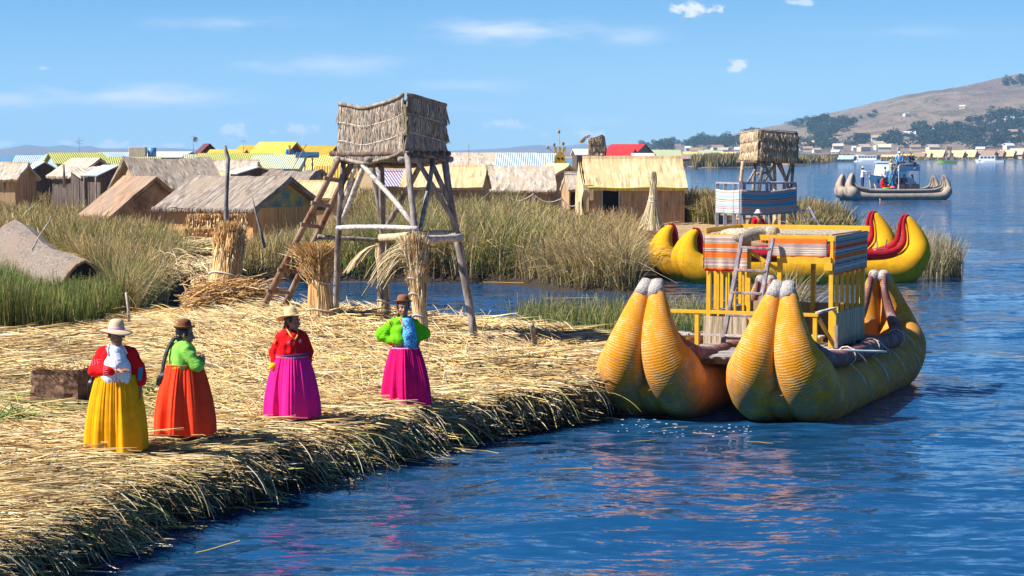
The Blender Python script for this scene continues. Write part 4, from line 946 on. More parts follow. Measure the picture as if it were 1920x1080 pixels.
def cloth(par, name, p0, p1, drop, mat, nw=6, amp=.02, sag=.0, nx=40, ny=12, scal=0.0, down=(0, 0, -1), uv_u=1.0, skew=0.0):
    p0 = Vector(p0); p1 = Vector(p1); d = p1 - p0; nrm = Vector((d.y, -d.x, 0)).normalized(); dn = Vector(down); P = []; rr = random.Random(int(drop * 991) + nx)
    ph = [rr.uniform(0, 6) for _ in range(3)]
    mb = MB(); vs = []; fs = []; uvs = []
    for i in range(ny + 1):
        v = i / ny
        for k in range(nx + 1):
            u = k / nx; w = amp * (.25 + .75 * v) * (math.sin(u * nw * 6.28 + ph[0] + v * 1.5) + .5 * math.sin(u * nw * 13.3 + ph[1] - v))
            vs.append(p0 + d * u + dn * (v * drop + scal * math.sin(u * math.pi * 3) * v) + nrm * w - Vector((0, 0, sag * math.sin(math.pi * u) * (1 - v * .6))))
    for i in range(ny):
        for k in range(nx):
            a = i * (nx + 1) + k; fs.append((a, a + 1, a + nx + 2, a + nx + 1))
            uvs.append(tuple((kk / nx * d.length * uv_u, 1 - ii / ny) for ii, kk in ((i, k), (i, k + 1), (i + 1, k + 1), (i + 1, k))))
    mb.add(vs, fs, uvs, True)
    o = mb.build(name, mat, par); m = o.modifiers.new('thick', 'SOLIDIFY'); m.thickness = .008; return o
BR, OR, RE, CR, DK = (.46, .31, .26), (.90, .17, .010), (.80, .035, .02), (.68, .57, .48), (.14, .09, .09)
GB = (.40, .32, .31)
def zig(mat):                                      # adds the woven zigzag to a cloth
    return mat
M['cloth_left'] = m_stripes('left_valance_weave', [(0, RE), (.05, OR), (.09, BR), (.16, CR), (.20, BR), (.27, CR), (.29, BR), (.37, OR), (.52, DK), (.55, CR), (.58, DK), (.60, CR), (.63, OR), (.76, BR), (.82, CR), (.84, BR), (.92, CR), (.95, BR)])
M['cloth_mid'] = m_stripes('middle_valance_weave', [(0, OR), (.07, BR), (.13, CR), (.17, DK), (.20, CR), (.27, BR), (.33, CR), (.40, DK), (.43, CR), (.50, BR), (.56, GB), (.62, BR), (.70, OR)])
M['cloth_right'] = m_stripes('right_valance_weave', [(0, OR), (.05, BR), (.10, GB), (.15, CR), (.19, GB), (.27, DK), (.30, GB), (.36, CR), (.38, OR), (.50, GB), (.54, DK), (.57, CR), (.60, GB), (.65, RE), (.71, OR), (.75, GB), (.82, DK), (.84, GB), (.92, CR), (.94, GB)])
LB, BL, WH, PK = (.36, .60, .72), (.03, .30, .50), (.62, .66, .70), (.40, .30, .32)
M['cloth_blue'] = m_stripes('blue_striped_weave', [(0, LB), (.07, WH), (.10, PK), (.14, WH), (.19, PK), (.25, CR), (.28, PK), (.33, LB), (.46, WH), (.50, DK), (.52, CR), (.58, DK), (.61, CR), (.66, LB), (.83, CR), (.88, PK), (.93, CR)])
M['cloth_blue_shaded'] = m_stripes('shaded_blue_striped_weave', [(0, BL), (.07, PK), (.12, GB), (.17, PK), (.24, GB), (.30, PK), (.34, BL), (.48, PK), (.52, DK), (.55, (.5, .3, .3)), (.60, DK), (.64, PK), (.67, BL), (.84, PK), (.9, GB), (.95, PK)])  # same blue weave with shade put into its colours for the right-hand panel
M['mat_panel'] = m_fibre('upright_reed_mat_panel', (.44, .33, .21), (.72, .60, .42), None, (30, 30, 1.4), 1.0, .85, .6)
M['mat_roll'] = m_fibre('rolled_pale_mat', (.36, .29, .20), (.60, .50, .38), None, (4, 30, 30), 1.0, .85, .6)

def near_boat():
    a = Vector((2.5, 6.0)).normalized(); tip = AT(1466, 545, 32.0); xt = .6
    o = Vector((tip.x - a.x * xt, tip.y - a.y * xt, 0)); rz = math.atan2(a.y, a.x)
    t = empty('reed_catamaran', tuple(o), rz, 'golden double hulled totora reed boat with a yellow timber cabin and orange striped cloths', 'reed boat')
    L, W = 7.7, 2.085; mats = (M['hull_gold'], M['roll_plum'])
    reed_hull(t, 0, L, 1.98, 1.80, mats, rm=.455, seed=1, slim=.93); reed_hull(t, W, L, 1.96, 1.66, mats, rm=.455, seed=2, slim=.93)
    # deck
    q = MB(); rr = random.Random(4); x = 1.45
    while x < 6.3:
        w = rr.uniform(.13, .2); q.box((x + w / 2, W / 2, .80 + rr.uniform(-.012, .012)), (w - .012, W + .1 + rr.uniform(-.1, .1), .035), Matrix.Rotation(rr.uniform(-.012, .012), 3, 'Z')); x += w
    q.build('deck', M['deck'], t)
    q = MB()
    for x in (1.7, 3.4, 5.0, 6.1): q.beam((x, -.45, .72), (x, W + .45, .72), .10, .09)
    q.build('deck_beam', M['wood_grey'], t)
    Yp = M['yellow_paint']; X1, X2, ZT = 3.63, 5.8, 2.60; D = .82
    for x in (X1, X2):
        for y in (0, .87, W): q = MB(); q.beam((x, y, D), (x, y, ZT - .02), .075, bev=.006); q.build('post', Yp, t)
    q = MB()
    for x in (X1, X2): q.beam((x, -.05, ZT), (x, W + .05, ZT), .07, .09)
    for y in (0, W): q.beam((X1 + .04, y, ZT + .002), (X2 - .04, y, ZT + .002), .07, .085)
    q.beam((X1 - .05, .9, ZT - .36), (X1 - .05, .0, ZT - .36), .05, .11)
    q.beam((X1, 1.45, ZT - .2), (X1, .92, ZT - .52), .045, .06)
    q.box((X1 - .05, .04, ZT - .46), (.06, .14, .12)); q.build('roof_frame', Yp, t)
    q = MB(); q.beam((X2, -.12, ZT + .09), (X2, W + .15, ZT + .09), .03, .10); q.beam((X1 + .1, W + .1, ZT + .09), (X2 - .02, W + .1, ZT + .09), .03, .10); q.build('roof_edge_board', Yp, t)
    q = MB(); q.box(((X1 + X2) / 2, W / 2, ZT + .05), (X2 - X1 - .1, W - .02, .035)); q.build('roof_mat', M['mat_roll'], t)
    q = MB(); q.tube([(X1 + .05 + .12 * math.sin(k), .95 + .11 * k, ZT + .10 - .012 * k) for k in range(10)], [.07, .10, .11, .115, .12, .12, .115, .12, .12, .10], 12, jit=.12, seed=3); q.build('rolled_mat', M['mat_roll'], t)
    for (ya, yb, n, xx) in ((1.42, W - .09, 4, X1),):
        for k in range(n): y = ya + (yb - ya) * (k + .5) / n; q = MB(); q.beam((xx, y, 1.28), (xx, y, ZT - .05), .055, .03); q.build('slat', Yp, t)
    q = MB(); q.beam((X1, 1.40, D), (X1, 1.40, ZT - .04), .06); q.build('post', Yp, t)
    for k in range(5): x = X1 + (X2 - X1) * (k + 1) / 6; q = MB(); q.beam((x, 0, 1.36), (x, 0, ZT - .05), .03, .055, up=(0, 1, 0)); q.build('slat', Yp, t)
    for k in range(5): x = X1 + (X2 - X1) * (k + 1) / 6; q = MB(); q.beam((x, W, 1.36), (x, W, ZT - .05), .03, .055, up=(0, 1, 0)); q.build('slat', Yp, t)
    q = MB(); q.box(((X1 + X2) / 2, -.03, 1.09), (X2 - X1 - .09, .03, .56)); q.build('side_mat', M['mat_panel'], t)
    q = MB(); q.box(((X1 + X2) / 2, W + .03, 1.07), (X2 - X1 - .09, .03, .52)); q.build('side_mat', M['mat_panel'], t)
    q = MB(); q.box((X1 - .05, 1.79, 1.04), (.03, .74, .46)); q.box((X1 - .05, 1.16, 1.04), (.03, .42, .46)); q.build('front_mat', M['mat_panel'], t)
    q = MB(); q.box((X2 + .05, W / 2, 1.10), (.03, W - .08, .58)); q.build('rear_mat', M['wall_mat'], t)  # darker reed than the side mats, painting in the shade under the roof
    # valances
    cloth(t, 'valance', (X1 - .06, W + .06, ZT + .03), (X1 - .06, 1.40, ZT + .03), .60, M['cloth_left'], 2, .018, uv_u=.8)
    cloth(t, 'valance', (X1 - .06, 1.05, ZT - .0), (X1 - .06, .06, ZT - .0), .31, M['cloth_mid'], 2, .012, uv_u=.8)
    cloth(t, 'valance', (X1 - .05, -.06, ZT + .04), (X2 + .05, -.06, ZT + .06), .64, M['cloth_right'], 4, .022, uv_u=.8)
    cloth(t, 'valance', (X2 + .05, W + .06, ZT + .02), (X1 - .05, W + .07, ZT + .02), .55, M['cloth_right'], 4, .022, uv_u=.8)
    # front railing
    xr = xt + 2.0; q = MB(); q.beam((xr, -.05, 1.42), (xr, W + .42, 1.42), .09, .05); q.build('railing', Yp, t)
    for y in (0, .0 + .95, W - .12, W + .36): q = MB(); q.beam((xr, y, .80), (xr, y, 1.39), .065); q.build('railing_post', Yp, t)
    q = MB(); q.beam((xr, .98, 1.05), (xr, W + .3, 1.05), .02, .03); q.build('thin_rail', M['wood_pale'], t)
    q = MB(); q.beam((xr, -.03, 1.455), (X1 - .1, -.08, 1.47), .07, .035); q.build('side_rail', M['wood_pale'], t)
    q = MB(); q.beam((X1 - .12, -.08, .8), (X1 - .12, -.08, 1.44), .075); q.build('railing_post', Yp, t)
    q = MB(); q.beam((xr + .03, -.05, 1.36), (X1 - .15, -.1, .84), .04, .06); q.build('brace', Yp, t)
    # bench seats
    for (y, z) in ((.42, 1.03), (2.35, 1.05)):
        q = MB(); q.box((xr + .45 if y < 1 else xr + .1, y, z), (.32, .85 if y < 1 else .5, .04)); b_ = q.build('bench', M['wood_pale'], t)
        q = MB(); xx = xr + .45 if y < 1 else xr + .1; q.box((xx, y, z - .06), (.26, .8 if y < 1 else .44, .07)); q.box((xx, y - .3 * (1 if y < 1 else .5), z - .17), (.05, .05, .17)); q.box((xx, y + .3 * (1 if y < 1 else .5), z - .17), (.05, .05, .17)); q.build('bench_frame', Yp, b_)
    # ladder
    lt = empty('boat_ladder', (0, 0, 0), 0); lt.parent = t
    tops = ((X1 - .16, 1.47, 2.62), (X1 - .16, .95, 2.60)); bots = ((X1 - .75, 1.62, .83), (X1 - .75, 1.12, .83)); rl = MB()
    for p_, q_ in zip(tops, bots): q = MB(); q.beam(p_, q_, .075, .05, bev=.01); q.build('ladder_rail', M['wood_lilac'], lt)
    for k in range(5):
        s = .10 + k * .205; q = MB(); q.beam(Vector(tops[0]).lerp(Vector(bots[0]), s), Vector(tops[1]).lerp(Vector(bots[1]), s), .085, .04, bev=.006); q.build('rung', M['wood_lilac'], lt)
    # lashings
    rr = random.Random(9)
    for (x, sy) in ((2.5, 1), (4.0, 1), (5.3, 1), (6.5, 1)):
        q = MB(); pts = [(x + .05 * math.sin(k), -.86 * math.sin(.25 + k * .22) - .02, .27 + .52 * math.cos(.25 + k * .22) + .0) for k in range(7)]; q.tube(pts, .010, 5); q.build('lashing', M['rope'], t)
    for x in (2.62, 4.3, 6.2):
        q = MB(); q.tube([(x, -.5 + .155 * math.cos(a_), .78 + .155 * math.sin(a_)) for a_ in np.linspace(0, 6.28, 12)], .011, 5)
        q.stick((x, -.62, .9), (x + .15, -.8, .62), .009, .007, 5, .08, 7); q.build('lashing', M['rope'], t)
    # oar lock post
    q = MB(); q.beam((xr + .1, -.32, .9), (xr + .1, -.32, 1.26), .05); q.build('oarlock', M['wood_grey'], t)
    # oar resting on the boat: own thing
    p0 = AT(1538, 664, 33.2); p1 = AT(1662, 661.5, 33.9); oa = empty('steering_pole', tuple(p0), 0, 'thin white pole lying across the gunwale of the golden reed boat', 'pole')
    q = MB(); q.stick(Vector((0, 0, .06)), (p1 - p0) + Vector((0, 0, .02)), .022, .016, 7, .002, 2); q.build('shaft', M['white'], oa)
    return t
near_boat()

def yellow_boats():
    a = Vector((.979, .203)); tip = AT(1300, 432, 65.6); o = Vector((tip.x - a.x * .6, tip.y - a.y * .6, 0))
    t = empty('reed_catamaran', tuple(o), math.atan2(a.y, a.x), 'bright yellow double hulled reed boat with dark red gunwales moored at the far bank', 'reed boat')
    mats = (M['hull_yellow'], M['roll_red']); L, W = 8.2, 2.75
    reed_hull(t, 0, L, 1.62, 1.98, mats, rm=.52, off=.43, seed=3, roll=.14, cap=False, ztop=.86); reed_hull(t, W, L, 1.66, 2.02, mats, rm=.52, off=.43, seed=4, roll=.14, cap=False, ztop=.86)
    q = MB(); rr = random.Random(8); x = 1.8
    while x < 6.4: w = rr.uniform(.16, .24); q.box((x + w / 2, W / 2, .80), (w - .01, W, .04)); x += w
    q.build('deck', M['deck'], t)
    q = MB(); q.box((6.55, -.42, .98), (.42, .2, .05)); q.beam((6.42, -.42, .98), (6.42, -.42, 1.26), .03); q.beam((6.68, -.42, .98), (6.75, -.42, 1.3), .03); q.build('rowlock', M['wood_grey'], t)
    q = MB(); q.tube([(5.3, -.5 + .16 * math.cos(a_), .84 + .16 * math.sin(a_)) for a_ in np.linspace(0, 6.28, 12)], .015, 5); q.build('lashing', M['rope'], t)
    return t
yellow_boats()

def tourist_boat():
    a = Vector((.97, .243)); tip = AT(1597, 325, 180); o = Vector((tip.x - a.x * .6, tip.y - a.y * .6, 0))
    t = empty('reed_catamaran', tuple(o), math.atan2(a.y, a.x), 'grey double hulled reed boat carrying tourists under a white canopy out on the lake', 'reed boat')
    mats = (M['hull_grey'], M['roll_grey']); L, W = 9.7, 2.1
    reed_hull(t, 0, L, 2.22, 2.05, mats, rm=.44, off=.38, seed=5, roll=.14, cap=False, ztop=.80, slim=.74); reed_hull(t, W, L, 2.10, 1.95, mats, rm=.44, off=.38, seed=6, roll=.14, cap=False, ztop=.80, slim=.74)
    q = MB(); q.box((L / 2, W / 2, .84), (L - 3.6, W, .06)); q.build('deck', M['deck'], t)
    X1, X2 = 4.85, 6.75
    for x in (X1, X2):
        for y in (-.1, W + .1): q = MB(); q.beam((x, y, .8), (x, y, 2.95), .06); q.build('post', M['white'], t)
    q = MB(); q.box(((X1 + X2) / 2, W / 2, 2.82), (X2 - X1 + .1, W + .3, .06)); q.build('roof', M['white'], t)
    q = MB()
    for y in (-.12, W + .12): q.box(((X1 + X2) / 2, y, 2.62), (X2 - X1, .03, .38))
    for x in (X1 - .02, X2 + .02): q.box((x, W / 2, 2.62), (.03, W + .2, .38))
    q.build('canopy_cloth', M['canopy'], t)
    q = MB(); q.beam((X1, -.14, 3.0), (X2, -.14, 3.0), .04); q.beam((X1, W + .14, 3.0), (X2, W + .14, 3.0), .04); q.build('roof_rail', M['white'], t)
    q = MB(); q.tube([(X1 + .1, -.05, 2.93), (X1 + .9, -.05, 2.95), (X2 - .1, -.05, 2.93)], .11, 8); q.build('rolled_mat', M['thatch_brown'], t)
    q = MB(); q.box(((X1 + X2) / 2, -.14, 1.06), (X2 - X1, .04, .46)); q.box(((X1 + X2) / 2, W + .14, 1.06), (X2 - X1, .04, .46)); q.box((X1, W / 2, 1.06), (.04, W + .2, .46)); q.build('cabin_panel', M['thatch_brown'], t)
    lt = empty('boat_ladder', (0, 0, 0)); lt.parent = t
    for y in (.15, .6): q = MB(); q.beam((X1 - .9, y, .86), (X1 - .1, y, 2.95), .06); q.build('ladder_rail', M['wood_grey'], lt)
    for k in range(6): s = (k + .5) / 6; q = MB(); q.beam((X1 - .9 + .8 * s, .15, .86 + 2.09 * s), (X1 - .9 + .8 * s, .6, .86 + 2.09 * s), .05); q.build('rung', M['wood_grey'], lt)
    return t, a
M['canopy'] = m_plain('faded_canopy_cloth', (.50, .55, .62), .8, .15, 4)
TB, TBa = tourist_boat()

# ------------------------------------------------------------ motor boats
def motor_boat(label, px, py, Y, L, Wd, heading, deckh=.6, cab=(.25, .8, 1.7), nwin=6, dark=True, name='tour_boat', hullmat='white', group='white passenger boats on the lake', windscreen=True):
    """bow at local +X"""
    p = GR(px, py, 0); p = Vector(((px - 960) / F * Y, Y, 0)); t = empty(name, tuple(p), R(heading), label, 'motor boat', group)
    rows = []
    for i in range(11):
        s = i / 10; x = -L / 2 + L * s; b = Wd / 2 * (1 - max(0, (s - .6) / .4) ** 2 * .97); hz = deckh + .35 * max(0, (s - .5) / .5) ** 1.5; kx = x - .0
        rows.append([Vector((x + (.0), -b, hz)), Vector((x - .12 * L * max(0, s - .7), -b * .9, .02)), Vector((x - .2 * L * max(0, s - .7), 0, -.25)), Vector((x - .12 * L * max(0, s - .7), b * .9, .02)), Vector((x, b, hz))])
    q = MB(); q.grid(rows, False); q.add([v for v in rows[0]], [(0, 1, 2, 3, 4)]); q.grid([[r[4] - Vector((0, 0, .04)), r[0] - Vector((0, 0, .04))] for r in rows]); q.build('hull', M[hullmat], t)
    if cab:
        c0, c1, ch = cab; xa = -L / 2 + L * c0; xb = -L / 2 + L * c1; w = Wd * .8; zb = deckh; q = MB()
        sl = .5 if windscreen else .1
        vs = [(xa, -w / 2, zb), (xb, -w / 2, zb), (xb - sl, -w / 2, zb + ch), (xa, -w / 2, zb + ch)]; vs += [(x, -y, z) for x, y, z in vs]
        q.add(vs, [(0, 1, 2, 3), (7, 6, 5, 4), (1, 5, 6, 2), (4, 0, 3, 7), (3, 2, 6, 7), (0, 4, 5, 1)]); cb = q.build('cabin', M['white'], t)
        for s_ in (-1, 1):
            for k in range(nwin):
                wx = (xb - sl - .3 - xa - .2) / nwin; q = MB(); q.box((xa + .2 + wx * (k + .5), s_ * (w / 2 + .01), zb + ch * .6), (wx * .78, .03, ch * .42)); q.build('window', M['glass'], cb)
        if windscreen:
            q = MB(); n = Vector((ch, 0, sl)).normalized() * .02; e = [Vector((xb, -w / 2 * .85, zb)), Vector((xb, w / 2 * .85, zb)), Vector((xb - sl, w / 2 * .85, zb + ch)), Vector((xb - sl, -w / 2 * .85, zb + ch))]
            c = sum(e, Vector()) / 4; e = [c + (v - c) * .85 + n for v in e]; q.add(e + [v + n * .5 for v in e], [(4, 5, 6, 7), (0, 1, 5, 4), (1, 2, 6, 5), (2, 3, 7, 6), (3, 0, 4, 7)]); q.build('windscreen', M['screen'], cb)
        q = MB(); q.box(((xa + xb - sl) / 2 - .15, 0, zb + ch + .04), (xb - xa - sl + .9, w + .15, .07)); q.build('cabin_roof', M['white'], t)
        if dark:
            q = MB(); q.box((xa - .55, 0, zb + ch * .5), (1.0, w * .96, ch * .9)); q.build('stern_shelter', M['navy'], t)
    q = MB(); q.box((-L / 2 - .18, 0, .55), (.35, .4, .6), None, .06); q.box((-L / 2 - .15, 0, .1), (.15, .15, .5)); q.build('outboard_motor', M['black'], t)
    return t
M['navy'] = m_plain('dark_navy_canvas', (.03, .04, .09), .8, .2, 3)
M['screen'] = m_plain('pale_reflecting_glass', (.42, .55, .68), .1, .1, 3, 0)
M['lime_hull'] = m_plain('lime_green_hull', (.28, .55, .05), .5, .15, 3)
M['red_cloth'] = m_plain('red_cloth', (.62, .02, .02), .8, .15, 3)
motor_boat('white passenger boat with blue windows and dark stern near the far shore', 1625, 302, 940, 12.5, 3.6, 160, .9, (.16, .86, 1.9), 6)
motor_boat('white passenger boat with one long window strip further right on the lake', 1854, 304, 850, 11.5, 3.4, 160, .9, (.30, .88, 1.9), 4, False)
def near_motor():
    t = motor_boat('white motor launch with slanted windscreen just behind the grey reed boat', 1660, 345, 250, 6.6, 2.5, 226, 1.1, (.05, .66, 1.75), 3, False, group=None, name='motor_launch')
    q = MB()
    for y in (-.9, .9): q.beam((-2.8, y, 3.15), (.8, y, 3.15), .04); [q.beam((x, y, 2.85), (x, y, 3.15), .035) for x in (-2.7, -1.5, -.3, .8)]
    q.build('roof_rail', M['steel'], t)
    q = MB(); q.stick((-2.4, 0, 2.5), (-2.4, 0, 4.6), .03, .02, 5, 0, 1); pl = q.build('flag_pole', M['white'], t)
    q = MB(); q.add([(-2.4, 0, 4.55), (-2.62, -.1, 4.53), (-2.62, -.1, 4.12), (-2.4, 0, 4.14)], [(0, 1, 2, 3)]); q.add([(-2.84, -.06, 4.52), (-3.06, -.14, 4.5), (-3.06, -.14, 4.1), (-2.84, -.06, 4.11)], [(0, 1, 2, 3)]); fl = q.build('flag', M['red_cloth'], pl)
    m = fl.modifiers.new('t', 'SOLIDIFY'); m.thickness = .01
    q = MB(); q.add([(-2.62, -.1, 4.53), (-2.84, -.06, 4.52), (-2.84, -.06, 4.11), (-2.62, -.1, 4.12)], [(0, 1, 2, 3)]); fw = q.build('flag_stripe', M['white'], pl); m = fw.modifiers.new('t', 'SOLIDIFY'); m.thickness = .01
    q = MB(); q.box((3.05, 1.02, .7), (.3, .12, .5), None, .04); q.build('fender', M['black'], t)
near_motor()
motor_boat('small lime green skiff with a white outboard in open water', 1774, 306, 800, 7.0, 1.6, 180, .75, None, name='skiff', hullmat='lime_hull', group=None)

# ------------------------------------------------------------ straw helpers for towers and bundles
def hang_strands(name, par, P0, U, n, length, rad, pal, out, seed=0, wav=None, jitter=.02, rag=.25, mat='strand', bul=.05):
    """straw hanging from the line P0..P0+U; wav(s) = z offset; out = outward unit vector"""
    P0 = np.array(P0, float); U = np.array(U, float); out = np.array(out, float); s = rng.random(n); P = np.zeros((n, 4, 3)); L_ = length * rng.uniform(1 - rag, 1 + rag * .3, n)
    dz = wav(s) if wav is not None else 0; lat = rng.normal(size=n) * .05
    for k in range(4):
        t = k / 3; bulge = (.02 + bul * math.sin(t * 2.4)) + rng.normal(size=n) * jitter * t
        P[:, k] = P0 + s[:, None] * U[None] + out[None] * (bulge + rng.random(n) * .03)[:, None] + (lat * t)[:, None] * U[None] / np.linalg.norm(U)
        P[:, k, 2] += dz - L_ * t
    W = np.full((n, 4), rad) * rng.uniform(.6, 1.2, (n, 1)); W[:, -1] *= .4
    return link_mesh(name, strand_mesh(name, P, W, pick(pal, n, .2), 3), M[mat], par)
GREYSTRAW = [(3, (.34, .29, .25)), (2, (.24, .19, .16)), (2, (.44, .38, .32)), (1.2, (.40, .27, .17)), (.8, (.52, .44, .34)), (.8, (.15, .11, .09))]
TANSTRAW = [(3, (.46, .34, .22)), (2, (.34, .23, .14)), (2, (.58, .46, .31)), (1, (.66, .56, .42)), (.8, (.24, .15, .09))]

def straw_box(t, c, hgt, layers, nper, rad, pal, wav=None, rag=.25, jitter=.02, inner=.93, bul=.05):
    """c: 4 corners (x,y,z bottom) counter-clockwise; straw layers on every face, plus an inner box and rope edges"""
    q = MB(); b = [Vector(p) for p in c]; ctr = sum(b, Vector()) / 4
    ins = [ctr + (p - ctr) * .97 for p in b]; q.add(ins + [p + Vector((0, 0, hgt * inner)) for p in ins], [(3, 2, 1, 0), (4, 5, 6, 7), (0, 1, 5, 4), (1, 2, 6, 5), (2, 3, 7, 6), (3, 0, 4, 7)])
    q.build('box_frame', M['thatch_brown'], t)
    for f in range(4):
        p = b[f]; r_ = b[(f + 1) % 4]; U = r_ - p; out = Vector((U.y, -U.x, 0)).normalized()
        if out.dot(p - ctr) < 0: out = -out
        e = empty('reed_wall', (0, 0, 0)); e.parent = t
        lh = hgt / layers; wf = wav[f] if wav else None
        for l in range(layers):
            top = p.z + hgt - l * lh; fr = 1 - l / layers
            wv = (lambda s, wf=wf: wf(s)) if wf else None
            hang_strands('straw_layer', e, (p.x, p.y, top), tuple(U), int(nper * U.length), lh * 1.12, rad, pal, (out.x, out.y, 0), wav=wv, rag=rag, jitter=jitter, bul=bul)
        for l in list(range(layers)) + [layers]:
            q = MB(); top = p.z + hgt - l * lh; pts = []
            for k in range(11):
                s = k / 10; pts.append(Vector((p.x, p.y, top)) + U * s + out * .05 + Vector((0, 0, float(wf(np.array([s]))[0]) if wf else 0)))
            big = l in (0, layers); q.tube(pts, .035 if big else .011, 6, jit=.25 if big else 0, seed=l); q.build('edge_rope' if big else 'binding_cord', M['thatch_grey'] if big else M['rope'], e)

def watchtower():
    N = AT(760, 283, 37.0 * 1.0); Yn = 37.0; N = AT(760, 283, Yn)
    Lc = AT(640, 292, 38.1); v = Lc - N; v.z = 0; pr = Vector((-v.y, v.x, 0)).normalized(); 
    if pr.x < 0: pr = -pr
    # right corner at px 832
    k = 0; best = None
    for i in range(400):
        k = i * .005; X = N.x + pr.x * k; Yy = N.y + pr.y * k
        if abs(X / Yy - hd(834, 290)[0]) < .0004: best = k; break
    k = best or 1.4; Rc = N + pr * k; Rc.z = N.z; Bc = Lc + pr * k; zb = 4.03
    base = Vector((N.x, N.y, .5)); t = empty('watchtower', tuple(base), 0, 'tall watchtower of grey poles carrying a wavy thatched reed box behind the women', 'tower')
    O = base; cor = [Vector((p.x, p.y, zb)) - O for p in (Lc, N, Rc, Bc)]
    H = AT(757, 177, Yn).z - zb
    w1 = lambda s: -.14 * (1 - s) - .13 * np.sin(np.pi * s) + .012 * np.sin(s * 12.57)
    w2 = lambda s: -.17 * s ** 1.5 - .02 * np.sin(np.pi * s)
    w3 = lambda s: -.17 - .09 * s - .05 * np.sin(np.pi * s); w4 = lambda s: -.26 + .12 * s - .05 * np.sin(np.pi * s)
    straw_box(t, cor, H, 3, 520, .012, GREYSTRAW, [w1, w2, w3, w4], rag=.07, jitter=.005, inner=.6, bul=.012)
    q = MB(); q.beam(cor[1] + Vector((-.0, -.07, H * .82)), cor[1] + Vector((.02, -.07, H * .28)), .03); q.build('corner_stick', M['straw_stick'], t)
    # roof of reed mat, platform
    q = MB(); ctr = sum(cor, Vector()) / 4; rf = [ctr + (p - ctr) * .96 for p in cor]; z_ = [H * .66, H * .90, H * .74, H * .62]
    vs = [p + Vector((0, 0, z)) for p, z in zip(rf, z_)]; q.add(vs + [v_ - Vector((0, 0, .05)) for v_ in vs], [(0, 1, 2, 3), (7, 6, 5, 4), (0, 4, 5, 1), (1, 5, 6, 2), (2, 6, 7, 3), (3, 7, 4, 0)]); q.build('roof', M['thatch_grey'], t)
    q = MB(); e1 = (cor[1] - cor[0]).normalized(); e2 = (cor[2] - cor[1]).normalized()
    for f in np.linspace(-.02, 1.02, 7): a = cor[0].lerp(cor[3], f); b_ = cor[1].lerp(cor[2], f); q.stick(a - e1 * .25 - Vector((0, 0, .05)), b_ + e1 * .12 - Vector((0, 0, .05)), .05, .05, 6, .01, int(f * 50) + 5)
    q.build('platform', M['wood_brown'], t)
    q = MB()
    for f in (.0, .5, 1.0): a = cor[0].lerp(cor[1], f); b_ = cor[3].lerp(cor[2], f); q.stick(a - e2 * .15 - Vector((0, 0, .15)), b_ + e2 * .2 - Vector((0, 0, .15)), .055, .055, 6, .01, int(f * 50) + 15)
    q.build('platform_beam', M['wood_grey'], t)
    # legs
    def G(px, py, Y): return AT(px, py, Y) - O
    legs = [(G(644, 300, Lc.y), G(629, 600, 38.6), .058), (G(763, 285, Yn - .05), G(800, 650, 35.9), .064), (G(833, 292, Rc.y), G(893, 642, 37.4), .075), (G(714, 296, Bc.y), G(720, 598, 39.9), .066)]
    for i, (a, b_, r) in enumerate(legs): q = MB(); q.stick(a, b_ - Vector((0, 0, .15)), r * .85, r, 9, .012, i + 30); q.build('leg', M['wood_grey'], t)
    def onleg(i, py):                              # point of leg i at image height py
        a, b_, r = legs[i]; lo, hi = 0.0, 1.0
        for _ in range(30):
            m_ = (lo + hi) / 2; p = a.lerp(b_, m_) + O; y_ = 540 - F * math.tan(math.atan2(p.z - CAMZ, p.y) + PITCH)
            if y_ < py: lo = m_
            else: hi = m_
        return a.lerp(b_, (lo + hi) / 2)
    def brace(a, b_, r, s, mat='wood_grey'): q = MB(); q.stick(a, b_, r, r, 8, .01, s); q.build('brace', M[mat], t)
    brace(cor[0].lerp(cor[1], .85) * 1 - Vector((0, -.05, .10)) + (cor[0] - cor[1]) * .42, onleg(0, 420), .052, 41, 'wood_pale')
    brace(cor[0].lerp(cor[1], .25) - Vector((0, 0, .12)), onleg(1, 425), .045, 42, 'wood_pale')
    brace(cor[0] - Vector((0, -.1, .1)) + e1 * .45, onleg(0, 400), .04, 43, 'wood_pale')
    brace(onleg(3, 300) - e1 * .25, onleg(3, 425), .05, 44); brace(cor[3].lerp(cor[2], .7) - Vector((0, 0, .12)), onleg(3, 435) + Vector((.03, 0, 0)), .05, 45)
    brace(cor[2].lerp(cor[1], .3) - Vector((0, 0, .1)) + e1 * .02, onleg(1, 450) + Vector((.06, -.03, 0)), .042, 46)
    brace(cor[1].lerp(cor[2], .25) - Vector((0, 0, .1)), onleg(2, 420), .045, 47); brace(cor[1].lerp(cor[2], .75) - Vector((.1, 0, .1)), onleg(2, 395) , .045, 48)
    brace(onleg(0, 427) + Vector((-.04, -.1, 0)), onleg(1, 428) + Vector((.05, -.1, 0)), .045, 49, 'wood_white')
    brace(G(596, 444, 38.9), onleg(3, 452), .042, 50); brace(onleg(3, 446) + Vector((-.02, -.06, 0)), onleg(2, 441), .08, 51, 'wood_tan'); brace(onleg(1, 453) + Vector((0, -.06, 0)), onleg(2, 445) + Vector((.05, -.08, 0)), .07, 52, 'wood_pale')
    q = MB(); p = onleg(1, 452); rr = random.Random(2)
    for i in range(10): q.tube([p + Vector((.1 * math.cos(a_), .1 * math.sin(a_) - .0, .02 * i - .1 + .03 * math.sin(a_ * 2 + i))) for a_ in np.linspace(0, 6.3, 10)], .013, 5)
    q.build('lashing', M['thatch_brown'], t)
    return O, legs
M['wood_brown'] = m_fibre('brown_platform_wood', (.10, .065, .045), (.22, .15, .11), None, (9, 9, 3), bmp=.4)
M['wood_tan'] = m_fibre('tan_straw_wrapped_pole', (.50, .36, .22), (.74, .60, .42), None, (3, 20, 20), bmp=.5)
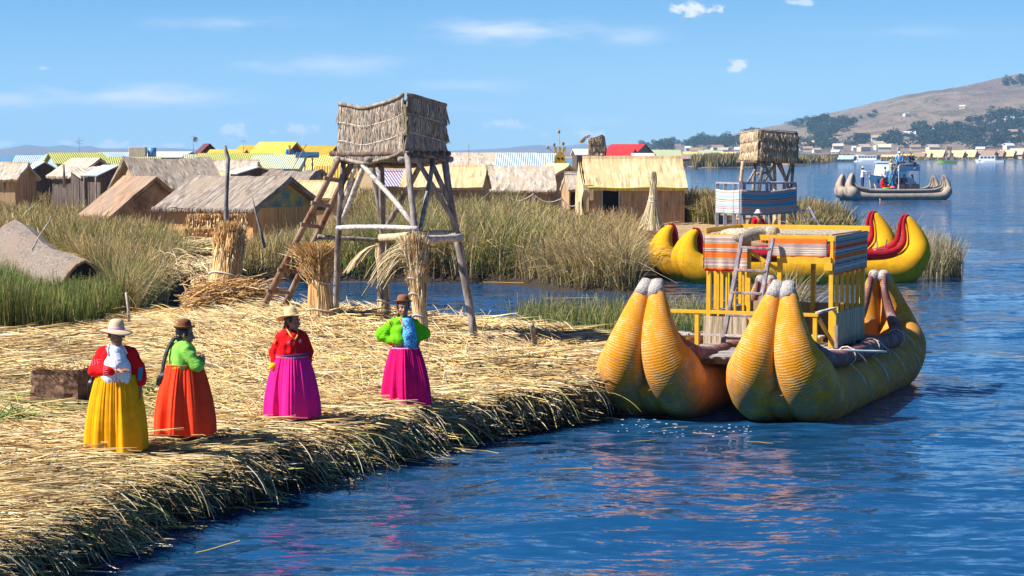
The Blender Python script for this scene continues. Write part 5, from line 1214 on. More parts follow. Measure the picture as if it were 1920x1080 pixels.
M['wood_white'] = m_fibre('bleached_white_pole', (.46, .43, .42), (.70, .68, .68), None, (4, 20, 20), bmp=.3)
M['straw_stick'] = m_plain('yellow_stick', (.50, .40, .12), .7, .2, 10)
TO, TL = watchtower()

def ladder(label, tops, bots, rungs, Yt, Yb, mat):
    a0 = AT(*tops[0], Yt); a1 = AT(*tops[1], Yt + .15); b0 = AT(*bots[0], Yb); b1 = AT(*bots[1], Yb + .25); t = empty('wooden_ladder', tuple(b0), 0, label, 'ladder'); O = b0
    for i, (a, b_) in enumerate(((a0, b0), (a1, b1))): q = MB(); q.stick(a - O, b_ - O, .052, .062, 8, .006, 60 + i); q.build('side_rail', M[mat], t)
    for k, s in enumerate(rungs):
        p = a0.lerp(b0, s) - O; r_ = a1.lerp(b1, s) - O; d = (r_ - p).normalized(); q = MB(); q.beam(p - d * .10 + Vector((0, -.04, 0)), r_ + d * .05 + Vector((0, -.04, 0)), .05, .075, bev=.008); q.build('rung', M['wood_red'], t)
ladder('long reddish wooden ladder leaning against the tall watchtower', [(634, 300), (660, 305)], [(488, 590), (524, 592)], [.115, .27, .405, .545, .70, .84, .965], 37.9, 40.0, 'wood_red')

# ------------------------------------------------------------ tied straw bundles
ORANGE = [(3, (.62, .38, .15)), (2, (.52, .28, .09)), (2, (.72, .52, .26)), (1, (.38, .19, .07)), (1, (.78, .62, .38))]
PALEB = [(3, (.60, .50, .34)), (2, (.70, .60, .42)), (1, (.46, .36, .20)), (1, (.52, .46, .22))]
def bundle(label, base, top, prof, n, rad, pal, ties=(), tilt_top=(0, 0), flare=.0, name='reed_bundle', bend=None, loose=.04, grp='tied reed bundles', rtie=None):
    """prof: radii at evenly spaced heights; base/top world points"""
    O = Vector(base); t = empty(name, tuple(O), 0, label, 'reed bundle', grp); A = np.array(Vector(top) - O); k = len(prof)
    ang = rng.uniform(0, 2 * math.pi, n); rr_ = np.sqrt(rng.uniform(.35, 1, n)); P = np.zeros((n, k, 3)); L_ = np.where(rng.random(n) < .3, rng.uniform(.7, 1, n), rng.uniform(.93, 1.07, n)); tw = rng.normal(size=n) * .25
    ax = A / np.linalg.norm(A); e1 = np.cross(ax, [0, 1, 0]); e1 /= np.linalg.norm(e1); e2 = np.cross(ax, e1)
    for i in range(k):
        s = i / (k - 1); a = ang + tw * s; r = prof[i] * rr_ + rng.normal(size=n) * loose * max(0, s - .5) * prof[-1]
        bx = np.array(bend) * (s ** 2) if bend is not None else 0
        P[:, i] = (A[None] * s * np.clip(L_, 0, 1.1)[:, None]) + (np.cos(a) * r)[:, None] * e1[None] + (np.sin(a) * r)[:, None] * e2[None] + bx
    W = np.full((n, k), rad) * rng.uniform(.6, 1.2, (n, 1)); W[:, -1] *= .5
    link_mesh('stalks', strand_mesh('stalks', P, W, pick(pal, n, .18), 3), M['strand'], t)
    q = MB(); q.tube([tuple(A * i / (k - 1)) for i in range(k)], [p * .62 for p in prof], 10); q.build('core', M['thatch_brown'], t)
    for s in ties:
        i = s * (k - 1); i0 = int(i); r = prof[i0] * (1 - (i - i0)) + prof[min(i0 + 1, k - 1)] * (i - i0); c = Vector(A * s); q = MB()
        q.tube([c + Vector(e1) * math.cos(a) * (r + .012) + Vector(e2) * math.sin(a) * (r + .012) + Vector((0, 0, .03 * math.sin(a * 2))) for a in np.linspace(0, 6.3, 18)], rtie or .011, 5); q.build('tie', M['rope'], t)
    return t
bundle('straw bundle with frizzy orange top tied with white cord beside the tower\'s left leg', AT(603, 600, 38.6), AT(600, 462, 38.8), [.27, .25, .23, .20, .15, .14, .22, .30], 1500, .009, ORANGE, (.12, .50, .62), loose=.9, bend=(-.12, 0, .0))
bundle('straight straw sheath bound round the back leg of the watchtower', AT(720, 598, 39.75), AT(718, 450, 39.9), [.13, .12, .11, .10, .10, .12, .10], 700, .009, ORANGE, (.22, .45, .75), loose=.3)
bundle('straw sheath with fanned orange plume round the front leg of the watchtower', AT(797, 655, 35.75), AT(762, 452, 36.2), [.11, .10, .11, .11, .12, .13, .14, .20], 1300, .008, [(3, (.62, .46, .26)), (2, (.70, .56, .36)), (2, (.60, .34, .12))], (.30, .5, .64), loose=.6, bend=(.10, 0, -.0))
bundle('fat orange sheaf of reeds standing at the end of the channel', AT(417, 585, 44.5), AT(432, 428, 45.0), [.44, .42, .38, .34, .31, .27, .24, .18], 3200, .012, ORANGE, (.42,), loose=.9, rtie=.02)
bundle('tall conical straw sheaf standing in front of the large golden hut', AT(1221, 434, 93), AT(1226, 328, 93), [.70, .52, .36, .25, .17, .12, .09, .05], 1500, .016, PALEB, (.52, .60), loose=1.6, rtie=.03)
# droopy stalks from the plume and the back leg
def droops():
    t = empty('drooping_stalks', tuple(AT(775, 480, 36)), 0, 'long pale stalks arching out of the orange plume to the left', 'straw'); O = AT(775, 480, 36); n = 46; P = np.zeros((n, 8, 3))
    for i in range(n):
        a = rng.uniform(2.4, 3.9); l = rng.uniform(.5, 1.15); s0 = rng.uniform(-.25, .2)
        for k in range(8):
            s = k / 7; P[i, k] = (math.cos(a) * l * s * .8 + rng.normal() * .0, math.sin(a) * l * s * .3, s0 + l * (.55 * s - .95 * s * s))
    link_mesh('stalks', strand_mesh('stalks', P, np.full((n, 8), .006), pick([(1, (.66, .54, .34)), (1, (.55, .42, .22))], n), 3), M['strand'], t)
    t = empty('drooping_stalks', tuple(AT(718, 470, 39.7)), 0, 'pale stalks spraying out to the left of the tower\'s back leg', 'straw'); n = 60; P = np.zeros((n, 6, 3))
    for i in range(n):
        a = rng.uniform(2.6, 3.7); l = rng.uniform(.3, .75)
        for k in range(6): s = k / 5; P[i, k] = (math.cos(a) * l * s, math.sin(a) * l * s * .4 - .12, .1 + l * (.25 * s - .95 * s * s))
    link_mesh('stalks', strand_mesh('stalks', P, np.full((n, 6), .007), pick([(1, (.66, .54, .34)), (1, (.5, .38, .2))], n), 3), M['strand'], t)
droops()
def fallen(label, a, b_, n, r, pal, name='reed_heap', sp=.2, l=1.0, rad=.010, hz=.25):
    a = Vector(a); b_ = Vector(b_); O = (a + b_) / 2; t = empty(name, tuple(O), 0, label, 'reed heap'); P = np.zeros((n, 5, 3)); d = np.array(b_ - a); dn = d / np.linalg.norm(d)
    for i in range(n):
        c = np.array(a - O) + d * rng.random() ; c = c + np.array([rng.normal() * r, rng.normal() * r, abs(rng.normal()) * hz]); dd = dn * rng.choice([-1, 1]) + rng.normal(size=3) * [sp, sp, sp * .7]; dd /= np.linalg.norm(dd); ll = l * rng.uniform(.5, 1.2)
        for k in range(5): s = k / 4 - .5; P[i, k] = c + dd * s * ll + np.array([0, 0, -.25 * s * s * ll])
    link_mesh('stalks', strand_mesh('stalks', P, np.full((n, 5), rad), pick(pal, n, .2), 3), M['strand'], t); return t
fallen('heap of fallen orange straw lying at the foot of the fat sheaf', AT(385, 572, 43.5), AT(478, 560, 44), 900, .12, ORANGE, hz=.16, sp=.3)
fallen('trampled pile of cut straw left of the fat sheaf', AT(372, 555, 45.5), AT(400, 570, 44.5), 400, .14, ORANGE, hz=.18, sp=.5, l=.55)
fallen('pale cut straw heaped on the bank below the straw screens', AT(346, 470, 68), AT(400, 472, 68), 700, .35, [(2, (.70, .58, .34)), (1, (.52, .46, .16)), (1, (.5, .36, .18))], hz=.14, sp=.22, l=1.0, rad=.016)
fallen('mounded cut straw beside the water below the pale cut straw', AT(345, 505, 58), AT(395, 520, 56), 700, .4, [(2, (.66, .54, .32)), (1, (.50, .36, .20)), (1, (.34, .22, .12))], hz=.16, sp=.3, l=.9, rad=.013)
fallen('cut green reeds lying on the straw between the two left women', GR(262, 742, .62), GR(285, 722, .62), 160, .1, [(1, (.24, .34, .08)), (1, (.42, .44, .16))], hz=.05, sp=.25, l=.9)
fallen('scrap of green reeds at the left edge of the straw', GR(-10, 795, .62), GR(30, 790, .62), 110, .12, [(1, (.18, .28, .06)), (1, (.4, .38, .14))], hz=.05, sp=.5, l=.6)

# block of turf, stakes, log
def turf():
    rr = random.Random(4)
    for (label, px0, px1, pt, pb, Y, dpt, rz) in (('large square block of brown root turf on the straw at the left', 62, 160, 692, 762, 28.2, .55, -14), ('second brown turf block just behind the woman in the yellow skirt', 140, 186, 688, 745, 29.0, .45, 10)):
        p = AT((px0 + px1) / 2, pb, Y); w = (px1 - px0) * Y / F * 1.0; h = (pb - pt) * Y / F; t = empty('turf_block', (p.x, p.y + dpt / 2, p.z - .02), R(rz), label, 'turf block', 'brown turf blocks')
        bm = bmesh.new(); bmesh.ops.create_cube(bm, size=1); bmesh.ops.subdivide_edges(bm, edges=bm.edges[:], cuts=9, use_grid_fill=True)
        for v in bm.verts:
            c = v.co; n = mnoise.noise(c * 3 + Vector((px0, 0, 0))) * .07 + mnoise.noise(c * 11) * .05; v.co = Vector((c.x * w, c.y * dpt, (c.z + .5) * h)) + c * n * 1.2
        me = bpy.data.meshes.new('body'); bm.to_mesh(me); bm.free(); link_mesh('body', me, M['soil'], t)
        n = 500; P = np.zeros((n, 3, 3)); x = rng.uniform(-w / 2, w / 2, n); y = rng.uniform(-dpt / 2, dpt / 2, n); a = rng.uniform(0, 6.28, n); l = rng.uniform(.05, .14, n)
        for k in range(3): s = k / 2; P[:, k, 0] = x + np.cos(a) * l * s; P[:, k, 1] = y + np.sin(a) * l * s; P[:, k, 2] = h + .015 + .02 * s
        link_mesh('dry_top', strand_mesh('dry_top', P, np.full((n, 3), .006), pick(STRAW, n), 2), M['strand'], t)
turf()
def rod(label, p0, p1, r, mat, name, cat, n=8, bend=.005, seed=1, r1=None, grp=None):
    p0 = Vector(p0); p1 = Vector(p1); t = empty(name, tuple(p0), 0, label, cat, grp); q = MB(); q.stick(Vector((0, 0, 0)), p1 - p0, r, r1 or r * .9, n, bend, seed); q.build('shaft', M[mat], t); return t
rod('grey mooring stake standing in the straw between tower and boat', GR(1007, 668, .60), AT(997, 609, 34.7), .045, 'wood_grey', 'mooring_stake', 'stake')
rod('long white plank tying the golden boat to the island', GR(1062, 657, .68), AT(1142, 660, 34.3), .02, 'white', 'gang_plank', 'pole')
rod('grey branch lying on the straw at the left edge', GR(15, 816, .60), GR(168, 790, .60), .022, 'wood_grey', 'fallen_branch', 'branch', seed=5, bend=.015)
rod('pale log lying on the straw behind the green jacketed woman', GR(812, 630, .70), GR(985, 634, .70), .10, 'wood_tan', 'log', 'log', seed=6)
rod('dark rope of reeds lying along the spit behind the mooring stake', GR(830, 650, .62), GR(1130, 640, .60), .03, 'wood_red', 'reed_rope', 'rope', seed=8, bend=.01)
def mrope():
    a = AT(1006, 648, 35.5); b_ = AT(1135, 656, 34.4); t = empty('mooring_rope', tuple(a), 0, 'thin blue green rope running from the mooring stake to the golden boat', 'rope'); q = MB()
    q.tube([Vector((0, 0, 0)).lerp(b_ - a, s) - Vector((0, 0, .12 * math.sin(math.pi * s))) for s in np.linspace(0, 1, 12)], .012, 5); q.build('strand', M['teal_rope'], t)
M['teal_rope'] = m_plain('teal_rope', (.10, .40, .36), .8, .2, 20)
mrope()
def foot():
    t = empty('root_clump', tuple(GR(895, 642, .62)), 0, 'frayed clump of roots round the foot of the tower\'s right leg', 'reed heap'); n = 260; P = np.zeros((n, 4, 3)); a = rng.uniform(0, 6.28, n); l = rng.uniform(.15, .45, n)
    for k in range(4): s = k / 3; P[:, k, 0] = np.cos(a) * (.05 + l * s); P[:, k, 1] = np.sin(a) * (.05 + l * s); P[:, k, 2] = .10 * (1 - s) + .04 + .05 * np.sin(s * 3)
    link_mesh('roots', strand_mesh('roots', P, np.full((n, 4), .009), pick(TANSTRAW, n), 3), M['strand'], t)
foot()

# ------------------------------------------------------------ right lookout tower and striped deck
def lookout():
    Y = 92; N = AT(1424, 300, Y); Lc = AT(1391, 305, Y + 2.3); v = Vector((Lc.x - N.x, Lc.y - N.y, 0)); pr = Vector((-v.y, v.x, 0)).normalized(); pr = pr if pr.x > 0 else -pr
    k = next((i * .01 for i in range(900) if abs((N.x + pr.x * i * .01) / (N.y + pr.y * i * .01) - hd(1493, 303)[0]) < .0001), 1.8); O = Vector((N.x, N.y, .45)); zb = AT(1424, 299, Y).z
    Rc = N + pr * k; Bc = Lc + pr * k; cor = [Vector((p.x, p.y, zb)) - O for p in (Lc, N, Rc, Bc)]; H = AT(1424, 244, Y).z - zb
    t = empty('lookout_tower', tuple(O), 0, 'lookout tower with square tan thatched box standing by the lake on the right', 'tower')
    w2 = lambda s: -.14 * s; w1 = lambda s: -.12 * (1 - s); straw_box(t, cor, H, 3, 150, .026, TANSTRAW, [w1, w2, lambda s: -.14 * (1 - s) - .0, w1])
    q = MB(); ctr = sum(cor, Vector()) / 4; vs = [ctr + (p - ctr) * 1.03 + Vector((0, 0, H + dz)) for p, dz in zip(cor, (-.04, .05, -.06, -.1))]; q.add(vs + [v_ - Vector((0, 0, .08)) for v_ in vs], [(0, 1, 2, 3), (7, 6, 5, 4), (0, 4, 5, 1), (1, 5, 6, 2), (2, 6, 7, 3), (3, 7, 4, 0)]); q.build('roof', M['thatch_brown'], t)
    q = MB(); q.beam(cor[0] - Vector((.2, 0, .08)), cor[1] - Vector((-.05, 0, .08)), .12); q.beam(cor[1] - Vector((.15, 0, .1)), cor[2] + Vector((.3, .1, -.1)), .12); q.beam(cor[3] - Vector((.1, 0, .1)), cor[2] + Vector((.1, 0, -.1)), .12); q.beam(cor[0] - Vector((0, 0, .1)), cor[3] - Vector((0, 0, .1)), .12); q.build('platform', M['wood_brown'], t)
    G = lambda px, py, Yy: AT(px, py, Yy) - O
    for i, (a, b_) in enumerate((((1393, 303), (1380, 425)), ((1417, 303), (1405, 425)), ((1452, 305), (1455, 428)), ((1487, 308), (1481, 430)), ((1462, 304), (1512, 436)), ((1432, 303), (1410, 430)))):
        q = MB(); q.stick(G(*a, Y + (.2, 1.2, 1.5, .8, .4, .2)[i]), G(*b_, Y + .8) - Vector((0, 0, .2)), .075, .09, 7, .01, i + 70); q.build('leg', M['wood_tan'] if i in (0, 2) else M['wood_grey'], t)
    for i, (a, b_) in enumerate((((1432, 304), (1450, 345)), ((1455, 304), (1430, 345)), ((1456, 304), (1478, 345)), ((1484, 306), (1473, 345)), ((1418, 326), (1438, 324)), ((1400, 345), (1416, 318)), ((1380, 412), (1430, 406)))):
        q = MB(); q.stick(G(*a, Y + .5), G(*b_, Y + .6), .06, .06, 6, .01, i + 90); q.build('brace', M['wood_grey'], t)
lookout()
def deck():
    Y = 86; P0 = AT(1344, 440, Y + 1.6); C = AT(1388, 445, Y); E = AT(1490, 442, Y + 1.0); O = Vector((C.x, C.y, .42)); t = empty('viewing_platform', tuple(O), 0, 'grey timber viewing deck wrapped in blue and white striped cloth before the lookout tower', 'platform')
    zt = AT(1388, 345, Y).z - O.z; zd = AT(1388, 397, Y).z - O.z; a = Vector((P0.x, P0.y, 0)) - Vector((O.x, O.y, 0)); b_ = Vector((0, 0, 0)); c = Vector((E.x - O.x, E.y - O.y, 0)); d = a + c
    for p in [a, a.lerp(b_, .35), a.lerp(b_, .75), b_, b_.lerp(c, .48), c, c.lerp(d, .5), d, d.lerp(a, .5), b_.lerp(c, .8)]:
        q = MB(); q.beam(p - Vector((0, 0, .3)), p + Vector((0, 0, zt)), .13); q.build('post', M['wood_violet'], t)
    q = MB()
    for (u, v) in ((a, b_), (b_, c), (c, d), (d, a)): q.beam(u + Vector((0, 0, zt + .03)), v + Vector((0, 0, zt + .03)), .13, .07)
    q.build('handrail', M['wood_violet'], t)
    q = MB(); q.add([p + Vector((0, 0, zd)) for p in (a, b_, c, d)] + [p + Vector((0, 0, zd - .08)) for p in (a, b_, c, d)], [(0, 1, 2, 3), (7, 6, 5, 4), (0, 4, 5, 1), (1, 5, 6, 2), (2, 6, 7, 3), (3, 7, 4, 0)]); q.build('floor', M['deck'], t)
    o = Vector((0, -.1, 0)); top = zt - .22
    cloth(t, 'hanging_cloth', a + o + Vector((-.06, 0, top)), b_ + o + Vector((0, 0, top)), zt - .25 - zd + .12, M['cloth_blue'], 2, .025, .06, 30, 10)
    cloth(t, 'hanging_cloth', b_ + o + Vector((0, 0, top)), c + o + Vector((.05, 0, top + .08)), zt - .2 - zd + .12, M['cloth_blue_shaded'], 2, .03, .1, 40, 10)
    q = MB()
    for s in (0, .12): q.beam(c + Vector((.1 + s * 4, 0, zd + .2)), c + Vector((.95 + s * 4, -.5, -.35)), .09)
    for k in range(5): s = (k + .5) / 5; q.beam(c + Vector((.1 + .85 * s, -.5 * s, zd + .2 - (zd + .55) * s)), c + Vector((.58 + .85 * s, -.5 * s, zd + .2 - (zd + .55) * s)), .07)
    q.build('stair', M['wood_violet'], t)
M['wood_violet'] = m_plain('blue_grey_painted_wood', (.30, .29, .36), .7, .25, 6, .3)
deck()

# ------------------------------------------------------------ thatched crow's nest and castle ornament in the village
def small_lookout():
    Y = 190; O = AT(1117, 305, Y); t = empty('thatched_lookout', (O.x, Y, .5), 0, 'small shaggy thatched lookout on thin legs above the roofs beside the red roof', 'tower'); O = Vector((O.x, Y, .5)); G = lambda px, py, dy=0: AT(px, py, Y + dy) - O
    q = MB(); c = [G(1104, 283, -.8), G(1136, 285, -.3), G(1138, 283, 1), G(1106, 280, 1)]; tp = [G(1103, 262, -.6), G(1129, 252, -.2), G(1134, 256, .8), G(1108, 258, .8)]; q.add(c + tp, [(3, 2, 1, 0), (4, 5, 6, 7), (0, 1, 5, 4), (1, 2, 6, 5), (2, 3, 7, 6), (3, 0, 4, 7)]); q.build('box', M['thatch_brown'], t)
    U = c[1] - c[0]
    for zz in (.35, 1.0): hang_strands('thatch_layer', t, tuple(tp[0] * (zz) + c[0] * (1 - zz)), tuple(tp[1] * zz + c[1] * (1 - zz) - tp[0] * zz - c[0] * (1 - zz)), 160, .75, .03, TANSTRAW, (0, -1, 0), rag=.4, jitter=.1)
    n = 70; P = np.zeros((n, 5, 3))
    for i in range(n):
        s0 = rng.random()
        for k in range(5): s = k / 4; P[i, k] = tuple(tp[0].lerp(tp[3], s0)); P[i, k, 0] += -s * rng.uniform(.5, .9); P[i, k, 2] += .2 + .25 * s - .75 * s * s + rng.normal() * .03
    link_mesh('windblown_straw', strand_mesh('windblown_straw', P, np.full((n, 5), .03), pick(TANSTRAW, n), 2), M['strand'], t)
    for i, (a, b_) in enumerate((((1108, 283), (1093, 345)), ((1114, 284), (1098, 345)), ((1130, 284), (1142, 345)), ((1122, 284), (1131, 345)), ((1136, 284), (1128, 345)))):
        q = MB(); q.stick(G(*a), G(*b_, .2), .07, .07, 6, .01, i); q.build('leg', M['wood_brown'], t)
small_lookout()
def castle():
    Y = 131; O = AT(1050, 306, Y); t = empty('reed_ornament', tuple(O), 0, 'yellow reed arch shaped like a little castle with flower finials on the roof', 'ornament'); s = Y / F; q = MB()
    P = []
    for k in range(13): a = math.pi * k / 12; P.append((-.34 * math.cos(a), .62 * math.sin(a) + .1))
    n = len(P); vs = [(x, -.12, z) for x, z in P] + [(x, .12, z) for x, z in P]
    q.add(vs, [tuple(range(n)), tuple(range(2 * n - 1, n - 1, -1))] + [(i, i + 1, n + i + 1, n + i) for i in range(n - 1)] + [(n - 1, 0, n, 2 * n - 1)])
    for x in (-.27, 0, .27): q.box((x, 0, .84), (.15, .2, .32))
    q.box((0, 0, .05), (.8, .3, .12)); q.build('arch', M['yellow_ornament'], t)
    for x in (-.12, .12): w = MB(); w.tube([(x, -.14, .30 ), (x, -.10, .30)], .075, 8); w.build('opening_shade', M['opening_shade'], t)
    for (px, py, b) in ((1048, 247, 0), (1039, 271, -.2), (1056, 269, .2), (1027, 276, -.3)):
        h = AT(px, py, Y) - O; w = MB(); w.stick((b, 0, .6), h, .025, .02, 5, .01, px); st = w.build('stem', M['straw_stick'], t); w = MB(); w.ball(h, (.09, .09, .11), 8, 5); w.build('finial', M['thatch_brown'], st)
    w = MB()
    for sx in (-.3, .3): w.beam((sx, 0, -2.4), (sx, 0, .05), .06)
    w.build('support', M['wood_grey'], t)
M['yellow_ornament'] = m_fibre('mustard_reed_ornament', (.48, .28, .02), (.66, .42, .05), None, (12, 12, 3), 1)
castle()

# ------------------------------------------------------------ rope fence, planters, bits near the big hut
def fence():
    pts = [(948, 365, 385), (999, 362, 400), (1053, 370, 402), (1086, 378, 400)]; W_ = []
    t = empty('rope_fence', tuple(AT(999, 400, 96)), 0, 'low rope fence on thin posts in the reeds left of the large golden hut', 'fence'); O = AT(999, 400, 96)
    for i, (px, a, b_) in enumerate(pts):
        p = AT(px, a, 94) - O; r_ = AT(px, b_ + 8, 94) - O; q = MB(); q.beam(r_, p, .07); q.build('post', M['wood_pale'], t); W_.append(p)
    for a, b_ in zip(W_[:-1], W_[1:]):
        q = MB(); q.tube([a.lerp(b_, s) - Vector((0, 0, .05 + .25 * math.sin(math.pi * s))) for s in np.linspace(0, 1, 9)], .022, 5); q.build('rope', M['rope'], t)
fence()
def stone():
    for (label, px0, px1, pt, pb, Y, mat, nm) in (('long pale block of cut reeds on the bank below the large golden hut', 1092, 1178, 430, 446, 84, 'thatch_pale', 'reed_block'), ('dark brown turf block beside the yellow boat bow', 1176, 1240, 434, 456, 84, 'soil', 'turf_block')):
        p = AT((px0 + px1) / 2, pb, Y); w = (px1 - px0) * Y / F; h = (pb - pt) * Y / F; t = empty(nm, (p.x, Y + .5, p.z), R(-6), label, 'block')
        bm = bmesh.new(); bmesh.ops.create_cube(bm, size=1); bmesh.ops.subdivide_edges(bm, edges=bm.edges[:], cuts=5, use_grid_fill=True)
        for v in bm.verts: c = v.co; v.co = Vector((c.x * w, c.y * .9, (c.z + .5) * h)) + c * mnoise.noise(c * 4 + Vector((px0, 0, 0))) * .2
        me = bpy.data.meshes.new('body'); bm.to_mesh(me); bm.free(); link_mesh('body', me, M[mat], t)
    p = AT(1184, 430, 85); t = empty('cloth_bundle', tuple(p), 0, 'small pink cloth bundle lying on the turf block', 'cloth'); q = MB(); q.ball((0, .3, .05), (.22, .15, .1), 10, 6); q.build('cloth', M['pink_cloth'], t)
    p = AT(1018, 418, 92); t = empty('water_bottle_pile', tuple(p), 0, 'blue and white plastic waste lying in the reeds below the rope fence', 'waste'); q = MB(); q.tube([(0, 0, .05), (.35, 0, .07)], .08, 8); q.build('blue_bottle', M['blue_panel'], t); q = MB(); q.tube([(.4, 0, .05), (1.3, .1, .07)], .07, 8); q.build('white_bag', M['white'], t)
M['pink_cloth'] = m_plain('pink_cloth', (.65, .12, .30), .9, .2, 12)
stone()

# ------------------------------------------------------------ people
def m_cloth(name, col, vary=.12, sc=9, rough=.85, sheen=True):
    m, nt, N, L, b = new_mat(name); tc = N.new('ShaderNodeTexCoord'); f = nz(N, L, tc.outputs['Object'], sc, 4, .6); w = nz(N, L, tc.outputs['Object'], 160, 2, .5)
    c = ramp(N, L, f, [(.3, tuple(x * (1 - vary) for x in col)), (.7, tuple(min(1, x * (1 + vary)) for x in col))]); L.new(c, b.inputs['Base Color'])
    b.inputs['Roughness'].default_value = rough; b.inputs['Specular IOR Level'].default_value = .12; bump(N, L, w, b, .25, .004); return m
def m_skin(name, col):
    m, nt, N, L, b = new_mat(name); tc = N.new('ShaderNodeTexCoord'); f = nz(N, L, tc.outputs['Object'], 14, 4, .6)
    L.new(ramp(N, L, f, [(.3, tuple(x * .8 for x in col)), (.7, col)]), b.inputs['Base Color']); b.inputs['Roughness'].default_value = .5
    b.inputs['Subsurface Weight'].default_value = .06; b.inputs['Subsurface Radius'].default_value = (.02, .008, .004); return m
M['skin'] = m_skin('sun_browned_skin', (.36, .17, .10)); M['skin_light'] = m_skin('light_skin', (.48, .28, .20))
M['hair'] = m_plain('black_hair', (.012, .010, .012), .35, .3, 30, .4, sc=(1, 1, .2))
M['lips'] = m_plain('lips', (.22, .06, .05), .5, .1, 5, 0); M['eye'] = m_plain('dark_eye', (.02, .012, .01), .2, .1, 5, 0); M['eye_white'] = m_plain('eye_white', (.55, .5, .45), .3, .1, 5, 0)
M['boot'] = m_plain('brown_shoe', (.08, .05, .045), .6, .2, 8)
def caps_mesh(name, caps, voxel, mat, par, smooth=3, noise=0.0, nscale=8.0, carve=None):
    mb = MB()
    for (a, b_, r0, r1) in caps:
        a = Vector(a)
        if b_ is None: mb.ball(a, r0, 20, 14, r1); continue
        b_ = Vector(b_)
        if (b_ - a).length < 1e-4: mb.ball(a, r0, 16, 10); continue
        mb.tube([a, a.lerp(b_, .33), a.lerp(b_, .67), b_], [r0, r0 + (r1 - r0) * .33, r0 + (r1 - r0) * .67, r1], 14); mb.ball(a, r0, 14, 9); mb.ball(b_, r1, 14, 9)
    me = bpy.data.meshes.new(name); me.from_pydata(mb.v, [], mb.f); me.update(); ob = bpy.data.objects.new(name, me); C.objects.link(ob)
    m = ob.modifiers.new('r', 'REMESH'); m.mode = 'VOXEL'; m.voxel_size = voxel; m.use_smooth_shade = True
    if smooth: s = ob.modifiers.new('s', 'SMOOTH'); s.factor = .6; s.iterations = smooth
    dg = bpy.context.evaluated_depsgraph_get(); me2 = bpy.data.meshes.new_from_object(ob.evaluated_get(dg)); bpy.data.objects.remove(ob); bpy.data.meshes.remove(me)
    if noise:
        n = len(me2.vertices); co = np.zeros(n * 3, np.float32); me2.vertices.foreach_get('co', co); no = np.zeros(n * 3, np.float32); me2.vertices.foreach_get('normal', no); co = co.reshape(-1, 3); no = no.reshape(-1, 3)
        w_ = co[:, 2] * nscale * 2.2 + 1.8 * np.sin(co[:, 0] * nscale * 1.3 + co[:, 1] * nscale); f = np.sin(w_) * np.cos(co[:, 0] * nscale * 1.1 - co[:, 1] * nscale * .8) + .6 * np.abs(np.sin(w_ * 2.3 + co[:, 0] * nscale * 2.9)) - .3 + .3 * np.sin(w_ * 5.1 + co[:, 1] * nscale * 5)
        me2.vertices.foreach_set('co', (co + no * (f * noise)[:, None]).astype(np.float32).ravel())
    me2.materials.clear(); me2.name = name; me2.update(); return link_mesh(name, me2, M[mat], par)
def hand_caps(w, d, palm_n, side, size=1.0, curl=.6):
    """wrist point, finger direction, palm normal; side = +1/-1 thumb side"""
    w = Vector(w); d = Vector(d).normalized(); nn = Vector(palm_n); nn = (nn - d * nn.dot(d)).normalized(); s = d.cross(nn) * side; out = []
    out.append((w, w + d * .02, .023 * size, .024 * size))
    for k in range(4):
        o = w + d * .03 * size + s * (.027 - .018 * k) * size; kn = w + d * .082 * size + s * (.030 - .020 * k) * size; out.append((o, kn, .013 * size, .0115 * size))
        l = (.036, .041, .038, .029)[k] * size; p1 = kn + (d * math.cos(curl * .6) + nn * math.sin(curl * .6)) * l; p2 = p1 + (d * math.cos(curl * 1.6) + nn * math.sin(curl * 1.6)) * l * .75; out += [(kn, p1, .0098 * size, .009 * size), (p1, p2, .009 * size, .0078 * size)]
    t0 = w + d * .02 * size + s * .024 * size; t1 = t0 + (d * .6 + s * .7 + nn * .25).normalized() * .04 * size; out += [(t0, t1, .012 * size, .010 * size), (t1, t1 + (d * .9 + s * .2 + nn * .3).normalized() * .03 * size, .0098 * size, .0085 * size)]
    return out
def head_caps(c, yaw, tilt=0.0, s=1.0):
    """head centre c, facing -Y turned by yaw (radians)"""
    Rm = Matrix.Rotation(yaw, 3, 'Z') @ Matrix.Rotation(tilt, 3, 'X'); c = Vector(c); f = lambda x, y, z: c + Rm @ Vector((x, y, z)) * s
    o = [(f(0, .012, .035), None, (.076 * s, .092 * s, .088 * s), Rm), (f(0, -.022, -.03), None, (.062 * s, .068 * s, .078 * s), Rm), (f(0, -.048, -.088), None, (.034 * s, .030 * s, .026 * s), Rm),
         (f(-.036, -.058, -.028), None, (.026 * s, .022 * s, .026 * s), Rm), (f(.036, -.058, -.028), None, (.026 * s, .022 * s, .026 * s), Rm),
         (f(0, -.082, .012), f(0, -.103, -.030), .009 * s, .0135 * s), (f(-.013, -.09, -.032), f(.013, -.09, -.032), .009 * s, .009 * s), (f(-.034, -.082, .026), f(.034, -.082, .026), .0095 * s, .0095 * s),
         (f(-.018, -.083, -.060), f(.018, -.083, -.060), .0085 * s, .0085 * s), (f(-.078, .01, -.012), f(-.076, .006, .018), .012 * s, .014 * s), (f(.078, .01, -.012), f(.076, .006, .018), .012 * s, .014 * s)]
    return o, f, Rm
